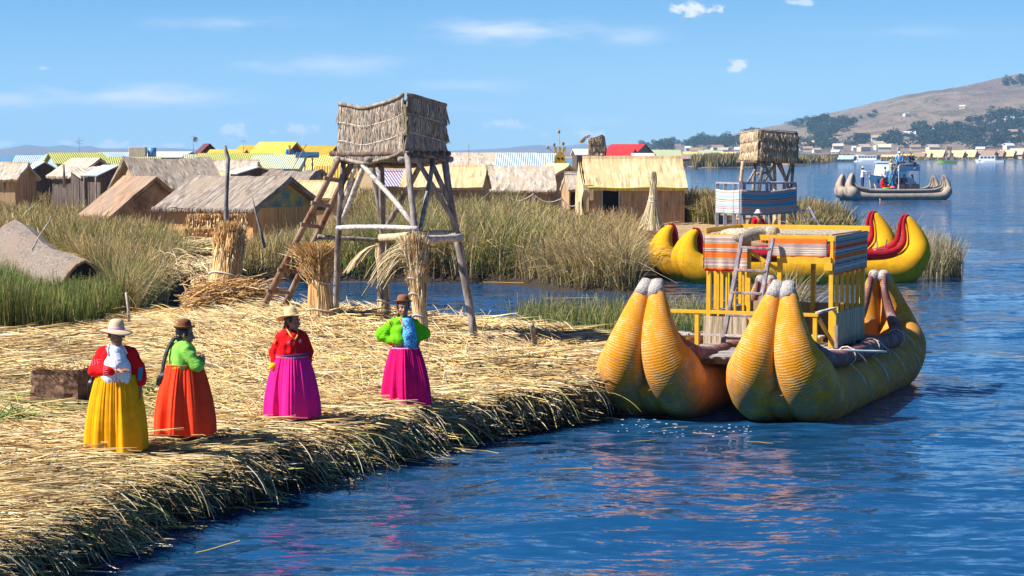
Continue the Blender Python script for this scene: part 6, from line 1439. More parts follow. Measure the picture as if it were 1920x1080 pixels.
def face_parts(f, Rm, par, s=1.0):
    for sx in (-1, 1):
        q = MB(); q.ball(f(sx * .030, -.080, .008), (.0125 * s, .006 * s, .006 * s), 8, 6, Rm); e = q.build('eye', M['eye_white'], par)
        q = MB(); q.ball(f(sx * .030, -.0845, .008), (.0055 * s, .004 * s, .0058 * s), 8, 6, Rm); q.build('iris', M['eye'], e)
        q = MB(); q.tube([f(sx * .016, -.0895, .026), f(sx * .032, -.090, .031), f(sx * .046, -.081, .025)], [.0025, .0035, .002], 5); q.build('eyebrow', M['hair'], par)
    q = MB(); q.tube([f(-.020, -.087, -.061), f(-.008, -.0925, -.058), f(.008, -.0925, -.058), f(.020, -.087, -.061)], [.003, .0055, .0055, .003], 6); q.build('mouth', M['lips'], par)
def hair_cap(f, Rm, par, s=1.0, low=-.02):
    q = MB(); q.ball(f(0, .026, .040), (.083 * s, .090 * s, .088 * s), 18, 12, Rm); q.ball(f(0, .052, -.03), (.070 * s, .052 * s, .062 * s), 14, 10, Rm)
    for sx in (-1, 1): q.ball(f(sx * .070, .002, .03), (.018 * s, .045 * s, .050 * s), 10, 8, Rm)
    return q.build('hair', M['hair'], par)
def braid(pts, r, par, tassel=0.0, mat='hair', nm='braid'):
    S = smooth_path([tuple(p) for p in pts], 60); q = MB()
    for ph in (0, 2.09, 4.19):
        P = []
        for i, p in enumerate(S): a = i * .75 + ph; P.append((p[0] + math.cos(a) * r * .55, p[1] + math.sin(a) * r * .55, p[2]))
        q.tube(P, [r * (.75 - .25 * i / 59) for i in range(60)], 7)
    b = q.build(nm, M[mat], par)
    if tassel:
        q = MB(); e = Vector(S[-1]); rr = random.Random(3)
        for i in range(26):
            a = rr.uniform(0, 6.28); q.tube([e, e + Vector((math.cos(a) * tassel * .30, math.sin(a) * tassel * .30, -tassel * .5)), e + Vector((math.cos(a) * tassel * .36, math.sin(a) * tassel * .36, -tassel * rr.uniform(.85, 1.1)))], [.012, .018, .014], 6)
        q.build('tassel', M['hair'], b)
    return b
def lathe(q, prof, n, c, Mx):
    q.grid([[Vector(c) + Mx @ Vector((r * math.cos(2 * math.pi * k / n), r * math.sin(2 * math.pi * k / n), z)) for k in range(n)] for r, z in prof], True, True)
def bowler(f, Rm, par, mat, band, s=1.0, tilt=-6, brimup=.018):
    Mx = Rm @ Matrix.Rotation(R(tilt), 3, 'X'); c = f(0, .012, .078); q = MB(); n = 32
    lathe(q, [(.001, .105), (.035, .104), (.062, .094), (.076, .072), (.082, .045), (.084, .012), (.086, .002), (.100, -.004), (.118, .000), (.130, brimup), (.131, brimup + .004), (.118, .006), (.098, .003), (.084, .0)], n, c, Mx); h = q.build('hat', M[mat], par)
    q = MB(); lathe(q, [(.0855, .006), (.0865, .008), (.0862, .024), (.0845, .026)], n, c, Mx); q.build('hat_band', M[band], h); return h
def sunhat(f, Rm, par, mat, band, brim=.185, tilt=0, roll=0, wave=.02, droop=.03, ph=0.0):
    Mx = Rm @ Matrix.Rotation(R(tilt), 3, 'X') @ Matrix.Rotation(R(roll), 3, 'Y'); c = f(0, .012, .066); q = MB(); n = 40; P = []
    for r, z in [(.001, .125), (.04, .122), (.068, .106), (.084, .07), (.090, .03), (.093, .0)]: P.append([c + Mx @ Vector((r * math.cos(6.2832 * k / n), r * math.sin(6.2832 * k / n), z)) for k in range(n)])
    for i in range(1, 7):
        s = i / 6; r = .093 + (brim - .093) * s; P.append([c + Mx @ Vector((r * math.cos(6.2832 * k / n), r * math.sin(6.2832 * k / n), -droop * s * s + wave * s * math.sin(2 * 6.2832 * k / n + ph))) for k in range(n)])
    P += [[p - Mx @ Vector((0, 0, .006)) for p in r] for r in P[::-1]]; q.grid(P, True, True); h = q.build('hat', M[mat], par)
    q = MB(); lathe(q, [(.094, .0), (.097, .004), (.0945, .024), (.090, .028)], n, c, Mx); q.build('hat_band', M[band], h); return h
def skirt(par, z1, z0, wx, wy, bx, by, mat, npl=22, shift=(0, 0), seed=0, tucks=(), hemw=.012, trim=None, lean=(0, 0)):
    rr = np.random.default_rng(seed); n = 260; m = 50; q = MB(); P = []
    th = np.linspace(0, 2 * math.pi, n, endpoint=False)
    def fold(lo, hi, cnt, s): return sum(rr_ * np.sin(k_ * th + p_ + .35 * s * np.sin(2 * th + p_)) for k_, p_, rr_ in [(int(a_), b_, c_) for a_, b_, c_ in zip(np.linspace(lo, hi, cnt), ph[:cnt], am[:cnt])]) / math.sqrt(cnt)
    ph = rr.uniform(0, 6.28, 12); am = rr.uniform(.5, 1.3, 12)
    for i in range(m + 1):
        s = i / m; z = z1 + (z0 - z1) * s; e = 1 - (1 - s) ** 2.3; e = .84 * e + .16 * s; rx = wx + (bx - wx) * e; ry = wy + (by - wy) * e
        big = fold(3, 13, 7, s); fine = fold(30, 62, 6, s); big = np.tanh(big * 1.1)
        tk = sum(.008 * max(0, 1 - abs(s - t_ - .010) / .012) for t_ in tucks)
        d = .042 * min(1, .12 + s * 1.1) * big + (.006 * (1 - s) + .0022) * fine + tk
        cx = shift[0] + lean[0] * (1 - s); cy = shift[1] + lean[1] * (1 - s); zz = z + (hemw * np.sin(2 * th + ph[4]) + .007 * big) * s ** 3
        P.append([Vector((cx + (rx + d[k]) * math.cos(th[k]), cy + (ry + d[k]) * math.sin(th[k]), zz[k])) for k in range(n)])
    q.grid(P, True, True); o = q.build('skirt', M[mat], par); md = o.modifiers.new('t', 'SOLIDIFY'); md.thickness = .006
    if trim:
        q = MB(); q.tube([P[0][k % n] * 1.0 + Vector((0, 0, -.004)) for k in range(0, n + 1, 5)], .012, 6); q.build('waist_trim', M[trim], o)
    return o
def ring(q, c, ax, r, w, n=14):
    ax = Vector(ax).normalized(); e1 = ax.orthogonal().normalized(); e2 = ax.cross(e1); q.tube([Vector(c) + e1 * math.cos(a) * r + e2 * math.sin(a) * r for a in np.linspace(0, 6.2832, n)], w, 6)
for k, c in dict(red=(.74, .008, .012), green=(.16, .55, .01), lime=(.25, .62, .09), white=(.72, .72, .82), blue=(.04, .30, .62), yellow=(.84, .36, .004), orange=(.95, .062, .018), magenta=(.92, .016, .25), crimson=(.80, .006, .14), felt=(.17, .07, .032), felt2=(.26, .11, .05), straw=(.68, .50, .27), cream=(.68, .50, .33), purple=(.22, .04, .22), teal=(.03, .28, .40), trim_y=(.75, .50, .10), trim_o=(.75, .22, .04), navy2=(.03, .05, .12), brown=(.16, .08, .05), pinkt=(.72, .35, .50), grey=(.20, .19, .20), khaki=(.42, .36, .28), ball=(.85, .50, .01)).items(): M['c_' + k] = m_cloth('cloth_' + k, c)
# small printed pattern for the blue blouse
def m_print(name, a, c):
    m, nt, N, L, b = new_mat(name); tc = N.new('ShaderNodeTexCoord'); v = N.new('ShaderNodeTexVoronoi'); v.inputs['Scale'].default_value = 34; L.new(tc.outputs['Object'], v.inputs['Vector'])
    L.new(ramp(N, L, v.outputs['Distance'], [(.32, a), (.42, c)]), b.inputs['Base Color']); b.inputs['Roughness'].default_value = .85; return m
M['c_print'] = m_print('blue_printed_blouse', (.02, .10, .36), (.12, .45, .78)); M['c_lace'] = m_print('white_lace_blouse', (.66, .63, .76), (.78, .80, .86))

def legs_caps(): 
    o = []
    for sx in (-1, 1):
        o += [((sx * .085, 0, .80), (sx * .085, .0, .44), .085, .058), ((sx * .085, 0, .44), (sx * .085, .01, .09), .055, .036), ((sx * .085, .02, .055), (sx * .09, -.10, .035), .040, .034), ((sx * .09, -.10, .035), (sx * .09, -.145, .03), .034, .024)]
    return o
def torso_caps(w=.12, deep=.085, top=1.17, hip=.86): 
    return [((-.05, 0, hip), (.05, 0, hip), .125, .125), ((0, .0, hip), (0, .0, 1.0), .125, .115), ((-.045, 0, 1.0), (-.045, 0, top - .05), .095, .085), ((.045, 0, 1.0), (.045, 0, top - .05), .095, .085), ((-.10, .005, top - .01), (.10, .005, top - .01), .052, .052), ((0, .005, top), (0, .0, top + .12), .055, .043)]
def arm_caps(sh, el, wr, r=(.047, .036, .022)): return [(sh, el, r[0], r[1]), (el, wr, r[1], r[2])]
def placed(label, px, py, Y, rz, group=None):
    u, v = hd(px, py); x = u * Y; z = gz(x, Y); t = empty('person', (x, Y, z + .035), R(rz), label, 'person', group); return t
def shoes(par):
    for sx in (-1, 1):
        q = MB(); q.tube([(sx * .088, .045, .038), (sx * .088, -.02, .040), (sx * .092, -.10, .038), (sx * .094, -.165, .030)], [.040, .044, .044, .026], 12, flat=.9); q.tube([(sx * .088, .02, .03), (sx * .086, .02, .10)], .043, 10); q.build('shoe', M['boot'], par)

# --- woman 1: yellow skirt, red cardigan, white blouse
def woman_yellow():
    t = placed('woman in a mustard yellow skirt, red cardigan and wide cream sun hat', 220, 848, 24.1, 6)
    hc = (0.01, -.045, 1.335); H, f, Rm = head_caps(hc, R(8), 0, 1.08); shl, ell, wrl = (-.150, .01, 1.135), (-.245, -.03, .945), (.04, -.235, .965); shr, elr, wrr = (.160, .01, 1.135), (.255, .03, .94), (.27, -.04, .72)
    caps = legs_caps() + torso_caps() + H + arm_caps(shl, ell, wrl) + arm_caps(shr, elr, wrr) + hand_caps(wrl, (1, -.12, .06), (0, .2, -1), -1, curl=.4) + hand_caps(wrr, (0, -.1, -1), (-1, 0, 0), 1, curl=.7)
    b = caps_mesh('body', caps, .0062, 'skin', t, 2); face_parts(f, Rm, t); hair_cap(f, Rm, t); sunhat(f, Rm, t, 'c_cream', 'c_pinkt', .188, tilt=-4, roll=4, wave=.018, droop=.035, ph=1.0)
    skirt(t, .90, .035, .215, .19, .335, .30, 'c_yellow', 21, seed=1, tucks=(.30, .42, .58, .70), shift=(0, .0)); shoes(t)
    bl = [((0, -.055, 1.15), (0, -.085, .98), .105, .145), ((-.04, -.075, 1.0), (-.05, -.09, .86), .115, .125), ((.05, -.075, 1.0), (.06, -.09, .84), .115, .125), ((0, 0, .9), (0, 0, 1.12), .16, .13), ((.0, -.03, 1.2), (0, -.03, 1.21), .062, .06)]
    caps_mesh('blouse', bl, .010, 'c_lace', t, 4, .003, 16)
    ja = [((-.11, .03, 1.155), (.11, .03, 1.155), .070, .070), ((0, .03, 1.20), (0, .02, 1.20), .06, .06), ((-.115, .035, 1.10), (-.145, .03, .90), .105, .115), ((.125, .045, 1.12), (.16, .05, .93), .10, .11), ((0, .085, 1.1), (0, .095, .90), .12, .13), (shl, ell, .078, .073), (ell, (-.05, -.20, .958), .072, .056), (shr, elr, .080, .078), (elr, (.27, -.0, .82), .076, .070), ((-.09, -.065, 1.12), (-.135, -.055, .92), .07, .085)]
    caps_mesh('cardigan', ja, .010, 'c_red', t, 4, .0055, 20)
    q = MB(); q.beam((.275, -.03, .98), (.262, -.075, .83), .05, .03, bev=.01); q.build('blue_lining', M['c_teal'], t)
    q = MB()
    for k, (x, z) in enumerate(((-.262, 1.04), (-.235, 1.045), (-.205, 1.05))):
        q.beam((x, -.098, z + .035), (x + .006, -.10, z - .035), .010, .004)
    for k in range(3): q.beam((-.20, -.105, 1.075 - k * .032), (-.165, -.105, 1.08 - k * .032), .008, .004)
    for k in range(4): q.beam((-.125, -.240, .925 + k * .026), (-.07, -.256, .93 + k * .026), .008, .004)
    q.beam((-.125, -.24, .92), (-.12, -.24, 1.0), .008, .004); q.build('embroidery', M['c_pinkt'], t)
    q = MB(); q.tube([(-.075, -.085, 1.245), (-.085, -.12, 1.19), (-.065, -.155, 1.12)], .012, 6); q.tube([(.06, -.08, 1.245), (.10, -.10, 1.20), (.13, -.085, 1.14)], .010, 6); q.build('collar_trim', M['c_white'], t)
    q = MB(); q.ball((0, -.085, 1.225), (.055, .03, .03), 10, 6); q.build('blue_collar', M['c_teal'], t)
    q = MB(); q.tube([(.01, -.236, 1.08), (.015, -.24, .97), (.01, -.222, .82)], .007, 5); q.build('blouse_trim', M['c_pinkt'], t)
    braid([(-.06, .09, 1.22), (-.14, .13, 1.05), (-.24, .10, .93), (-.275, .04, .86)], .017, t, .13)
woman_yellow()
# --- woman 2: orange skirt, green top, back turned, arms folded
def woman_orange():
    t = placed('woman in an orange red skirt and lime green top with folded arms, long black braid', 344, 822, 25.1, 112)
    hc = (0, -.03, 1.285); H, f, Rm = head_caps(hc, R(-14), .08, 1.08); shl, ell, wrl = (-.145, .0, 1.105), (-.23, -.12, .93), (.05, -.25, .97); shr, elr, wrr = (.145, .0, 1.105), (.23, -.12, .93), (-.06, -.235, 1.0)
    caps = legs_caps() + torso_caps(top=1.13) + H + arm_caps(shl, ell, wrl) + arm_caps(shr, elr, wrr) + hand_caps(wrl, (1, .1, .1), (0, .8, 0), 1, curl=.8) + hand_caps(wrr, (-1, .1, .05), (0, .8, 0), -1, curl=.8)
    caps_mesh('body', caps, .0062, 'skin', t, 2); face_parts(f, Rm, t); hair_cap(f, Rm, t); bowler(f, Rm, t, 'c_felt', 'c_felt2', tilt=-6)
    skirt(t, .93, .12, .18, .195, .30, .345, 'c_orange', 20, seed=2, tucks=(.42, .50, .62), shift=(0, -.02)); shoes(t)
    ja = [((-.10, .01, 1.12), (.10, .01, 1.12), .078, .078), ((-.07, .02, 1.10), (-.07, .03, .93), .12, .125), ((.07, .02, 1.10), (.07, .03, .93), .12, .125), ((0, -.03, 1.08), (0, -.02, .95), .13, .13), (shl, ell, .078, .076), (ell, (.0, -.225, .955), .074, .05), (shr, elr, .078, .076), (elr, (-.0, -.215, .985), .074, .05), ((0, .0, 1.17), (0, -.0, 1.20), .065, .055)]
    caps_mesh('top', ja, .010, 'c_lime', t, 4, .0055, 18)
    q = MB(); q.tube([(.185 * math.cos(a), .01 + .175 * math.sin(a), .925 + .012 * math.sin(a)) for a in np.linspace(0, 6.29, 26)], .020, 7, flat=.5); q.build('waistband', M['c_trim_o'], t)
    q = MB(); q.ball((-.05, -.14, .90), (.10, .055, .075), 12, 8); q.ball((.06, -.145, .885), (.09, .05, .065), 12, 8); q.build('blouse_tail', M['c_white'], t)
    for k in range(3): q = MB(); q.tube([(.238, -.03 - k * .022, 1.09), (.252, -.06 - k * .022, 1.03)], .008, 5); q.build('sleeve_stripe', M[('c_red', 'c_white', 'c_brown')[k]], t)
    braid([(.03, .10, 1.25), (.05, .17, 1.12), (.06, .215, .98), (.06, .235, .86)], .017, t, .17); braid([(-.03, .10, 1.25), (.0, .17, 1.12), (.02, .21, .98), (.03, .225, .88)], .016, t, .16)
    q = MB(); q.ball(f(.083, .0, -.03), .009, 8, 6); q.build('earring', M['c_trim_y'], t)
woman_orange()
# --- woman 3: magenta skirt, red sweater, straw hat, looking right
def woman_magenta():
    t = placed('woman in a bright magenta skirt, red embroidered sweater and wide tilted straw hat looking right', 548, 782, 27.2, 14)
    hc = (.005, -.02, 1.265); H, f, Rm = head_caps(hc, R(52), .02, 1.06); shl, ell, wrl = (-.142, .01, 1.055), (-.215, .05, .86), (-.215, -.0, .68); shr, elr, wrr = (.142, .01, 1.055), (.215, .05, .87), (.215, .0, .70)
    caps = legs_caps() + torso_caps(top=1.08, hip=.8) + H + arm_caps(shl, ell, wrl) + arm_caps(shr, elr, wrr) + hand_caps(wrl, (-.15, -.25, -1), (.8, 0, 0), -1, curl=.9) + hand_caps(wrr, (0, -.2, -1), (-.8, 0, 0), 1, curl=.7)
    caps_mesh('body', caps, .0062, 'skin', t, 2); face_parts(f, Rm, t); hair_cap(f, Rm, t); sunhat(f, Rm, t, 'c_straw', 'c_straw', .20, tilt=-16, roll=0, wave=.022, droop=.0, ph=2.2)
    skirt(t, .815, .045, .20, .175, .335, .30, 'c_magenta', 18, seed=3, trim='c_teal', hemw=.01); shoes(t)
    ja = [((-.095, .01, 1.075), (.095, .01, 1.075), .068, .068), ((0, .02, 1.11), (0, .0, 1.11), .055, .055), ((-.06, 0, 1.06), (-.085, 0, .86), .115, .122), ((.06, 0, 1.06), (.085, 0, .86), .115, .122), ((0, -.03, 1.02), (0, -.03, .88), .125, .12), (shl, ell, .072, .076), (ell, (-.218, .01, .725), .075, .042), (shr, elr, .072, .076), (elr, (.218, .01, .745), .075, .042)]
    caps_mesh('sweater', ja, .010, 'c_red', t, 4, .0055, 20)
    q = MB(); q.tube([(.20 * math.cos(a), .178 * math.sin(a), .845 + .018 * math.sin(a + 1)) for a in np.linspace(0, 6.29, 26)], .024, 7, flat=.5); q.build('sash', M['c_purple'], t)
    q = MB(); q.tube([(.203 * math.cos(a), .178 * math.sin(a), .812) for a in np.linspace(0, 6.29, 26)], .017, 7, flat=.5); q.build('waistband', M['c_trim_o'], t)
    for (cx, cz) in ((-.062, 1.005), (.085, 1.02)):
        q = MB(); yy = -.150 if cx < 0 else -.140
        for k in range(3): a = k * math.pi / 3 + .2; d = Vector((math.cos(a) * .026, 0, math.sin(a) * .026)); q.beam(Vector((cx, yy, cz)) - d, Vector((cx, yy, cz)) + d, .006, .004)
        q.build('snowflake', M['c_white'], t)
    q = MB(); q.tube([(-.07, -.05, 1.165), (-.03, -.125, 1.09), (.02, -.15, 1.04)], .008, 6); q.tube([(.07, -.05, 1.165), (.055, -.125, 1.09), (.02, -.15, 1.04)], .008, 6); q.build('collar_trim', M['c_trim_y'], t)
    q = MB(); q.beam((.02, -.158, 1.03), (.025, -.152, .83), .010, .005); q.build('button_band', M['c_brown'], t)
    q = MB(); [q.tube([(.05 * math.cos(a), -.035 + .05 * math.sin(a), 1.155 - .015 * k) for a in np.linspace(0, 6.29, 16)], .006, 5) for k in range(2)]; q.build('bead_necklace', M['black'], t)
    for k in range(4): q = MB(); q.beam((-.215 - .004 * k, -.062 + k * .018, 1.045), (-.232 - .004 * k, -.052 + k * .018, .99), .009, .010); q.build('sleeve_stripe', M[('c_trim_y', 'c_red', 'c_trim_o', 'c_trim_y')[k]], t)
    for c_ in ((-.217, .008, .725), (.217, .008, .745)): q = MB(); ring(q, c_, (0, .25, 1), .038, .010); q.build('cuff', M['c_trim_o'], t)
    braid([(-.07, .05, 1.22), (-.10, .09, 1.12), (-.11, .12, 1.0), (-.10, .13, .93)], .016, t)
    p = t.matrix_basis @ Vector((-.255, -.075, .70)); b = empty('yellow_ball', tuple(p), 0, 'small yellow woollen ball held by the woman in the magenta skirt', 'ball'); q = MB(); q.ball((0, 0, 0), (.048, .046, .046), 16, 12); q.build('ball', M['c_ball'], b)
woman_magenta()
# --- woman 4: crimson skirt, green jacket, hands on hips
def woman_crimson():
    t = placed('woman in a crimson skirt and green jacket with hands on her hips, brown bowler hat', 764, 751, 29.2, 4)
    hc = (-.055, -.03, 1.345); H, f, Rm = head_caps(hc, R(4), -.02, 1.06); shl, ell, wrl = (-.19, .0, 1.125), (-.35, .05, .97), (-.165, -.09, .845); shr, elr, wrr = (.10, .0, 1.125), (.255, .06, .985), (.165, -.01, .90)
    caps = legs_caps() + [(tuple(Vector(a) + Vector((-.03, 0, .02))), tuple(Vector(b) + Vector((-.04, 0, .02))), r0, r1) for a, b, r0, r1 in torso_caps(top=1.13)] + H + arm_caps(shl, ell, wrl) + arm_caps(shr, elr, wrr) + hand_caps(wrl, (.75, -.2, -.45), (.3, .8, 0), -1, curl=.5) + hand_caps(wrr, (-.35, .1, -.9), (-.7, .4, 0), 1, curl=.5)
    caps_mesh('body', caps, .0062, 'skin', t, 2); face_parts(f, Rm, t); hair_cap(f, Rm, t); bowler(f, Rm, t, 'c_felt2', 'c_felt', tilt=-4, s=1)
    skirt(t, .80, .02, .185, .17, .325, .29, 'c_crimson', 19, seed=4, tucks=(.40, .52, .66), trim='c_pinkt', lean=(-.03, 0)); shoes(t)
    q = MB(); q.tube([(-.03 + .15 * math.cos(a), .0 + .135 * math.sin(a), .835) for a in np.linspace(0, 6.29, 26)], .040, 8, flat=.6); q.build('waist_cloth', M['c_purple'], t)
    bl = [((-.0, -.06, 1.16), (.015, -.085, .98), .085, .115), ((.01, -.075, .98), (.015, -.075, .875), .12, .115), ((-.02, 0, 1.1), (-.02, 0, .9), .13, .14)]
    caps_mesh('blouse', bl, .010, 'c_print', t, 4, .004, 14)
    ja = [((-.14, .02, 1.15), (.05, .02, 1.15), .066, .066), ((-.05, .02, 1.18), (-.04, .0, 1.18), .055, .055), ((-.125, -.015, 1.12), (-.125, -.04, .93), .10, .115), ((-.10, -.06, 1.05), (-.09, -.075, .91), .095, .10), ((.085, .015, 1.12), (.125, .02, .93), .075, .08), ((-.03, .07, 1.1), (-.03, .08, .9), .12, .12), (shl, ell, .080, .090), (ell, (-.215, -.05, .885), .09, .05), (shr, elr, .068, .074), (elr, (.19, .01, .935), .074, .045)]
    caps_mesh('jacket', ja, .010, 'c_green', t, 4, .007, 19)
    q = MB(); q.tube([(-.105, -.06, 1.215), (-.075, -.115, 1.15), (-.02, -.158, 1.085)], .013, 6); q.tube([(.02, -.06, 1.215), (.065, -.085, 1.16), (.085, -.075, 1.08)], .010, 6); q.build('collar_trim', M['c_trim_o'], t)
    q = MB(); q.beam((-.225, -.075, 1.175), (-.205, -.085, 1.14), .02, .012); q.beam((-.25, -.065, 1.165), (-.235, -.078, 1.12), .014, .012); q.build('shoulder_patch', M['c_trim_o'], t)
    q = MB(); [ring(q, Vector(ell).lerp(Vector(wrl), s), Vector(wrl) - Vector(ell), .045 - .01 * k, .009) for k, s in enumerate((.74, .82, .90))]; q.build('cuff', M['c_red'], t)
    braid([(-.10, .05, 1.30), (-.12, .08, 1.20), (-.12, .10, 1.08)], .014, t)
woman_crimson()

# --- small figures on the boats
def small_person(label, loc, rz, shirt, pants, pose='stand', hat=None, skin='skin_light', parent=None, s=1.12, arms=None, hair='hair', group=None):
    t = empty('person', tuple(loc), rz, label, 'person', group); t.scale = (s, s, s); v = .022
    sit = pose == 'sit'; hz = .45 if sit else .92; dz = hz - .92; th = [((sx * .09, 0, hz), (sx * .10, -.42, hz) if sit else (sx * .10, 0, .50), .085, .062) for sx in (-1, 1)]
    cal = [((sx * .10, -.42, hz), (sx * .10, -.42, .08), .06, .045) if sit else ((sx * .10, 0, .50), (sx * .11, .02, .08), .06, .045) for sx in (-1, 1)]
    ft = [((sx * .10, -.42 if sit else 0, .05), (sx * .11, (-.42 if sit else 0) - .15, .04), .045, .035) for sx in (-1, 1)]
    A = arms or (((-.27, -.06, 1.18), (-.20, -.25, 1.08)), ((.27, -.06, 1.18), (.20, -.25, 1.08)))
    sh = [(-.19, 0, 1.42), (.19, 0, 1.42)]; ar = []; sl = []
    for p, (e, w) in zip(sh, A):
        p = Vector(p) + Vector((0, 0, dz)); e = Vector(e) + Vector((0, 0, dz)); w = Vector(w) + Vector((0, 0, dz)); ar += [(p, e, .045, .038), (e, w, .038, .028), (w, w + (w - e).normalized() * .09, .034, .022)]; sl += [(p, e, .068, .06), (e, w.lerp(e, .12), .058, .045)]
    hc = Vector((0, -.02, 1.62 + dz)); H, f, Rm = head_caps(hc, 0)
    tor = [((0, 0, hz), (0, 0, 1.2 + dz), .13, .13), ((-.13, 0, 1.40 + dz), (.13, 0, 1.40 + dz), .075, .075), ((0, 0, 1.2 + dz), (0, 0, 1.36 + dz), .15, .14), ((0, 0, 1.42 + dz), (0, 0, 1.52 + dz), .055, .05)]
    caps_mesh('body', th + cal + ft + ar + tor + H, v * .8, skin, t, 1)
    caps_mesh('trousers', [(a, b, r0 + .022, r1 + .022) for a, b, r0, r1 in th] + [(a, Vector(a).lerp(Vector(b), .85), r0 + .022, r1 + .025) for a, b, r0, r1 in cal] + [((-.06, 0, hz + .02), (.06, 0, hz + .02), .125, .125)], v, pants, t, 1)
    caps_mesh('shirt', [((-.05, 0, hz + .06), (-.06, 0, 1.3 + dz), .135, .13), ((.05, 0, hz + .06), (.06, 0, 1.3 + dz), .135, .13), ((-.14, 0, 1.40 + dz), (.14, 0, 1.40 + dz), .092, .092)] + sl, v, shirt, t, 1)
    q = MB(); q.ball(f(0, .03, .045), (.088, .092, .09), 10, 8); q.build('hair', M[hair], t)
    if hat: q = MB(); lathe(q, [(.001, .11), (.06, .10), (.092, .04), (.095, .0), (.16, -.015), (.16, -.02)], 14, f(0, .01, .07), Rm); q.build('hat', M[hat], t)
    return t
def crew():
    o = TB.matrix_basis
    bp = lambda x, y, z: o @ Vector((x, y, z)); az_ = math.atan2(TBa.y, TBa.x)
    small_person('boatman in white shirt and straw hat rowing at the bow of the grey boat', bp(2.1, 1.2, .84), R(100), 'c_white', 'c_navy2', hat='c_straw', skin='skin', arms=(((-.30, -.20, 1.35), (-.25, -.50, 1.30)), ((.28, -.15, 1.25), (.2, -.45, 1.15))))
    small_person('woman in red clothes seated at the bow of the grey reed boat', bp(3.55, .35, .62), R(80), 'c_red', 'c_red', 'sit', skin='skin')
    small_person('tourist in a white top standing before the ladder of the grey boat', bp(4.35 - .45, .6, .84), R(170), 'c_white', 'c_navy2')
    small_person('tourist in a blue top standing beside the ladder of the grey reed boat', bp(4.35, .35, .84), R(175), 'c_blue', 'c_teal', arms=(((-.27, -.06, 1.18), (-.2, -.2, 1.05)), ((.38, -.12, 1.32), (.55, -.3, 1.25))))
    small_person('tourist in grey clothes behind the tourist in the blue top', bp(4.65, .75, .84), R(120), 'c_brown', 'c_grey')
    small_person('blond tourist in a pale top climbing the ladder of the grey boat', bp(4.35, .45, 1.45), R(110), 'c_khaki', 'c_grey', hair='c_straw', arms=(((-.2, -.25, 1.4), (-.15, -.45, 1.5)), ((.2, -.25, 1.4), (.15, -.45, 1.5))))
    small_person('passenger in blue with a white cap on the roof of the grey reed boat', bp(5.15, .5, 2.62), R(-10), 'c_blue', 'c_navy2', 'sit', hat='c_white')
    small_person('passenger in navy leaning on the roof rail of the grey reed boat', bp(6.1, .35, 2.62), R(40), 'c_navy2', 'c_navy2', 'sit')
    small_person('passenger in a brown jacket sitting behind the others on the roof', bp(5.8, 1.3, 2.62), R(-20), 'c_brown', 'c_navy2', 'sit')
    small_person('passenger in red seated under the canopy next to the ladder', bp(5.15, .5, .72), R(20), 'c_red', 'c_navy2', 'sit')
    small_person('passenger in teal seated in the middle under the canopy', bp(5.65, .6, .72), R(-20), 'c_teal', 'c_navy2', 'sit')
    small_person('passenger in pale blue seated at the right end under the canopy', bp(6.35, .5, .72), R(60), 'c_white', 'c_navy2', 'sit')
    t = empty('green_basin', tuple(bp(3.9, .1, .98)), 0, 'bright green basin beside the seated woman on the grey reed boat', 'basin'); q = MB(); lathe(q, [(.001, -.12), (.3, -.12), (.42, .06), (.44, .06), (.3, -.10), (.001, -.10)], 16, (0, 0, 0), Matrix.Identity(3)); q.build('basin', M['c_lime'], t)
    t = empty('pink_bag', tuple(bp(4.35, .05, 1.0)), 0, 'pink bag on the deck of the grey reed boat', 'bag'); q = MB(); q.ball((0, 0, 0), (.28, .2, .17), 10, 8); q.build('bag', M['pink_cloth'], t)
    p0 = bp(2.75, .3, 1.5); p1 = bp(2.9, -1.0, -.3); rod('orange oar held by the boatman of the grey reed boat over the side', p1, bp(2.65, .0, 1.35), .05, 'orange_panel', 'oar', 'oar', bend=.002)
    rod('thin pale oar beside the boatman on the far side of the grey reed boat', bp(2.9, 2.2, .5), bp(2.75, 1.1, 2.1), .035, 'wood_tan', 'oar', 'oar', bend=.002)
    p = GR(1422, 434, .5); p = AT(1421, 436, 84.5); z = gz(p.x, p.y)
    small_person('person in a red and orange shawl with white hat sitting under the striped viewing deck', (p.x, p.y, z - .22), R(30), 'c_red', 'c_orange', 'sit', hat='c_white', skin='skin')
    p = GR(1768, 305, 0); small_person('person in a pink jacket standing in the lime green skiff', (hd(1769, 306)[0] * 800, 800, .4), R(20), 'c_crimson', 'c_brown', skin='skin')
    p = AT(531, 293, 150); small_person('person in blue standing beside the big bright yellow roof', (AT(543, 293, 160).x, 160, 2.6), R(20), 'c_blue', 'c_navy2', skin='skin')
crew()

# ------------------------------------------------------------ far reed shores, huts and hillside trees
def shore(name, pts, depth, label=None):
    """low island strip: pts = (px, py) of its waterline, left to right"""
    A = [GR(x, y, 0) for x, y in pts]; rows = []
    for f, z in ((0, -.3), (.02, .5), (.06, .9), (1, 1.1)):
        rows.append([Vector((p.x * (1 + 0 * f), p.y + f * depth, z)) for p in A])
    q = MB(); q.grid(rows); return tag(q.build(name, M['shore_straw'], None), kind='structure')
M['shore_straw'] = m_plain('far_shore_straw', (.34, .24, .12), .95, .35, .12, .3)
shore('shore', [(1255, 315), (1290, 313), (1330, 312), (1390, 311.5), (1450, 311), (1480, 309), (1545, 305), (1560, 302), (1600, 301), (1700, 299.5), (1760, 299), (1900, 298.6), (2050, 298.2), (2400, 297.6)], 700)
shore('plain', [(900, 296), (1200, 296.5), (1500, 296.4), (1800, 296.2), (2300, 296)], 420)
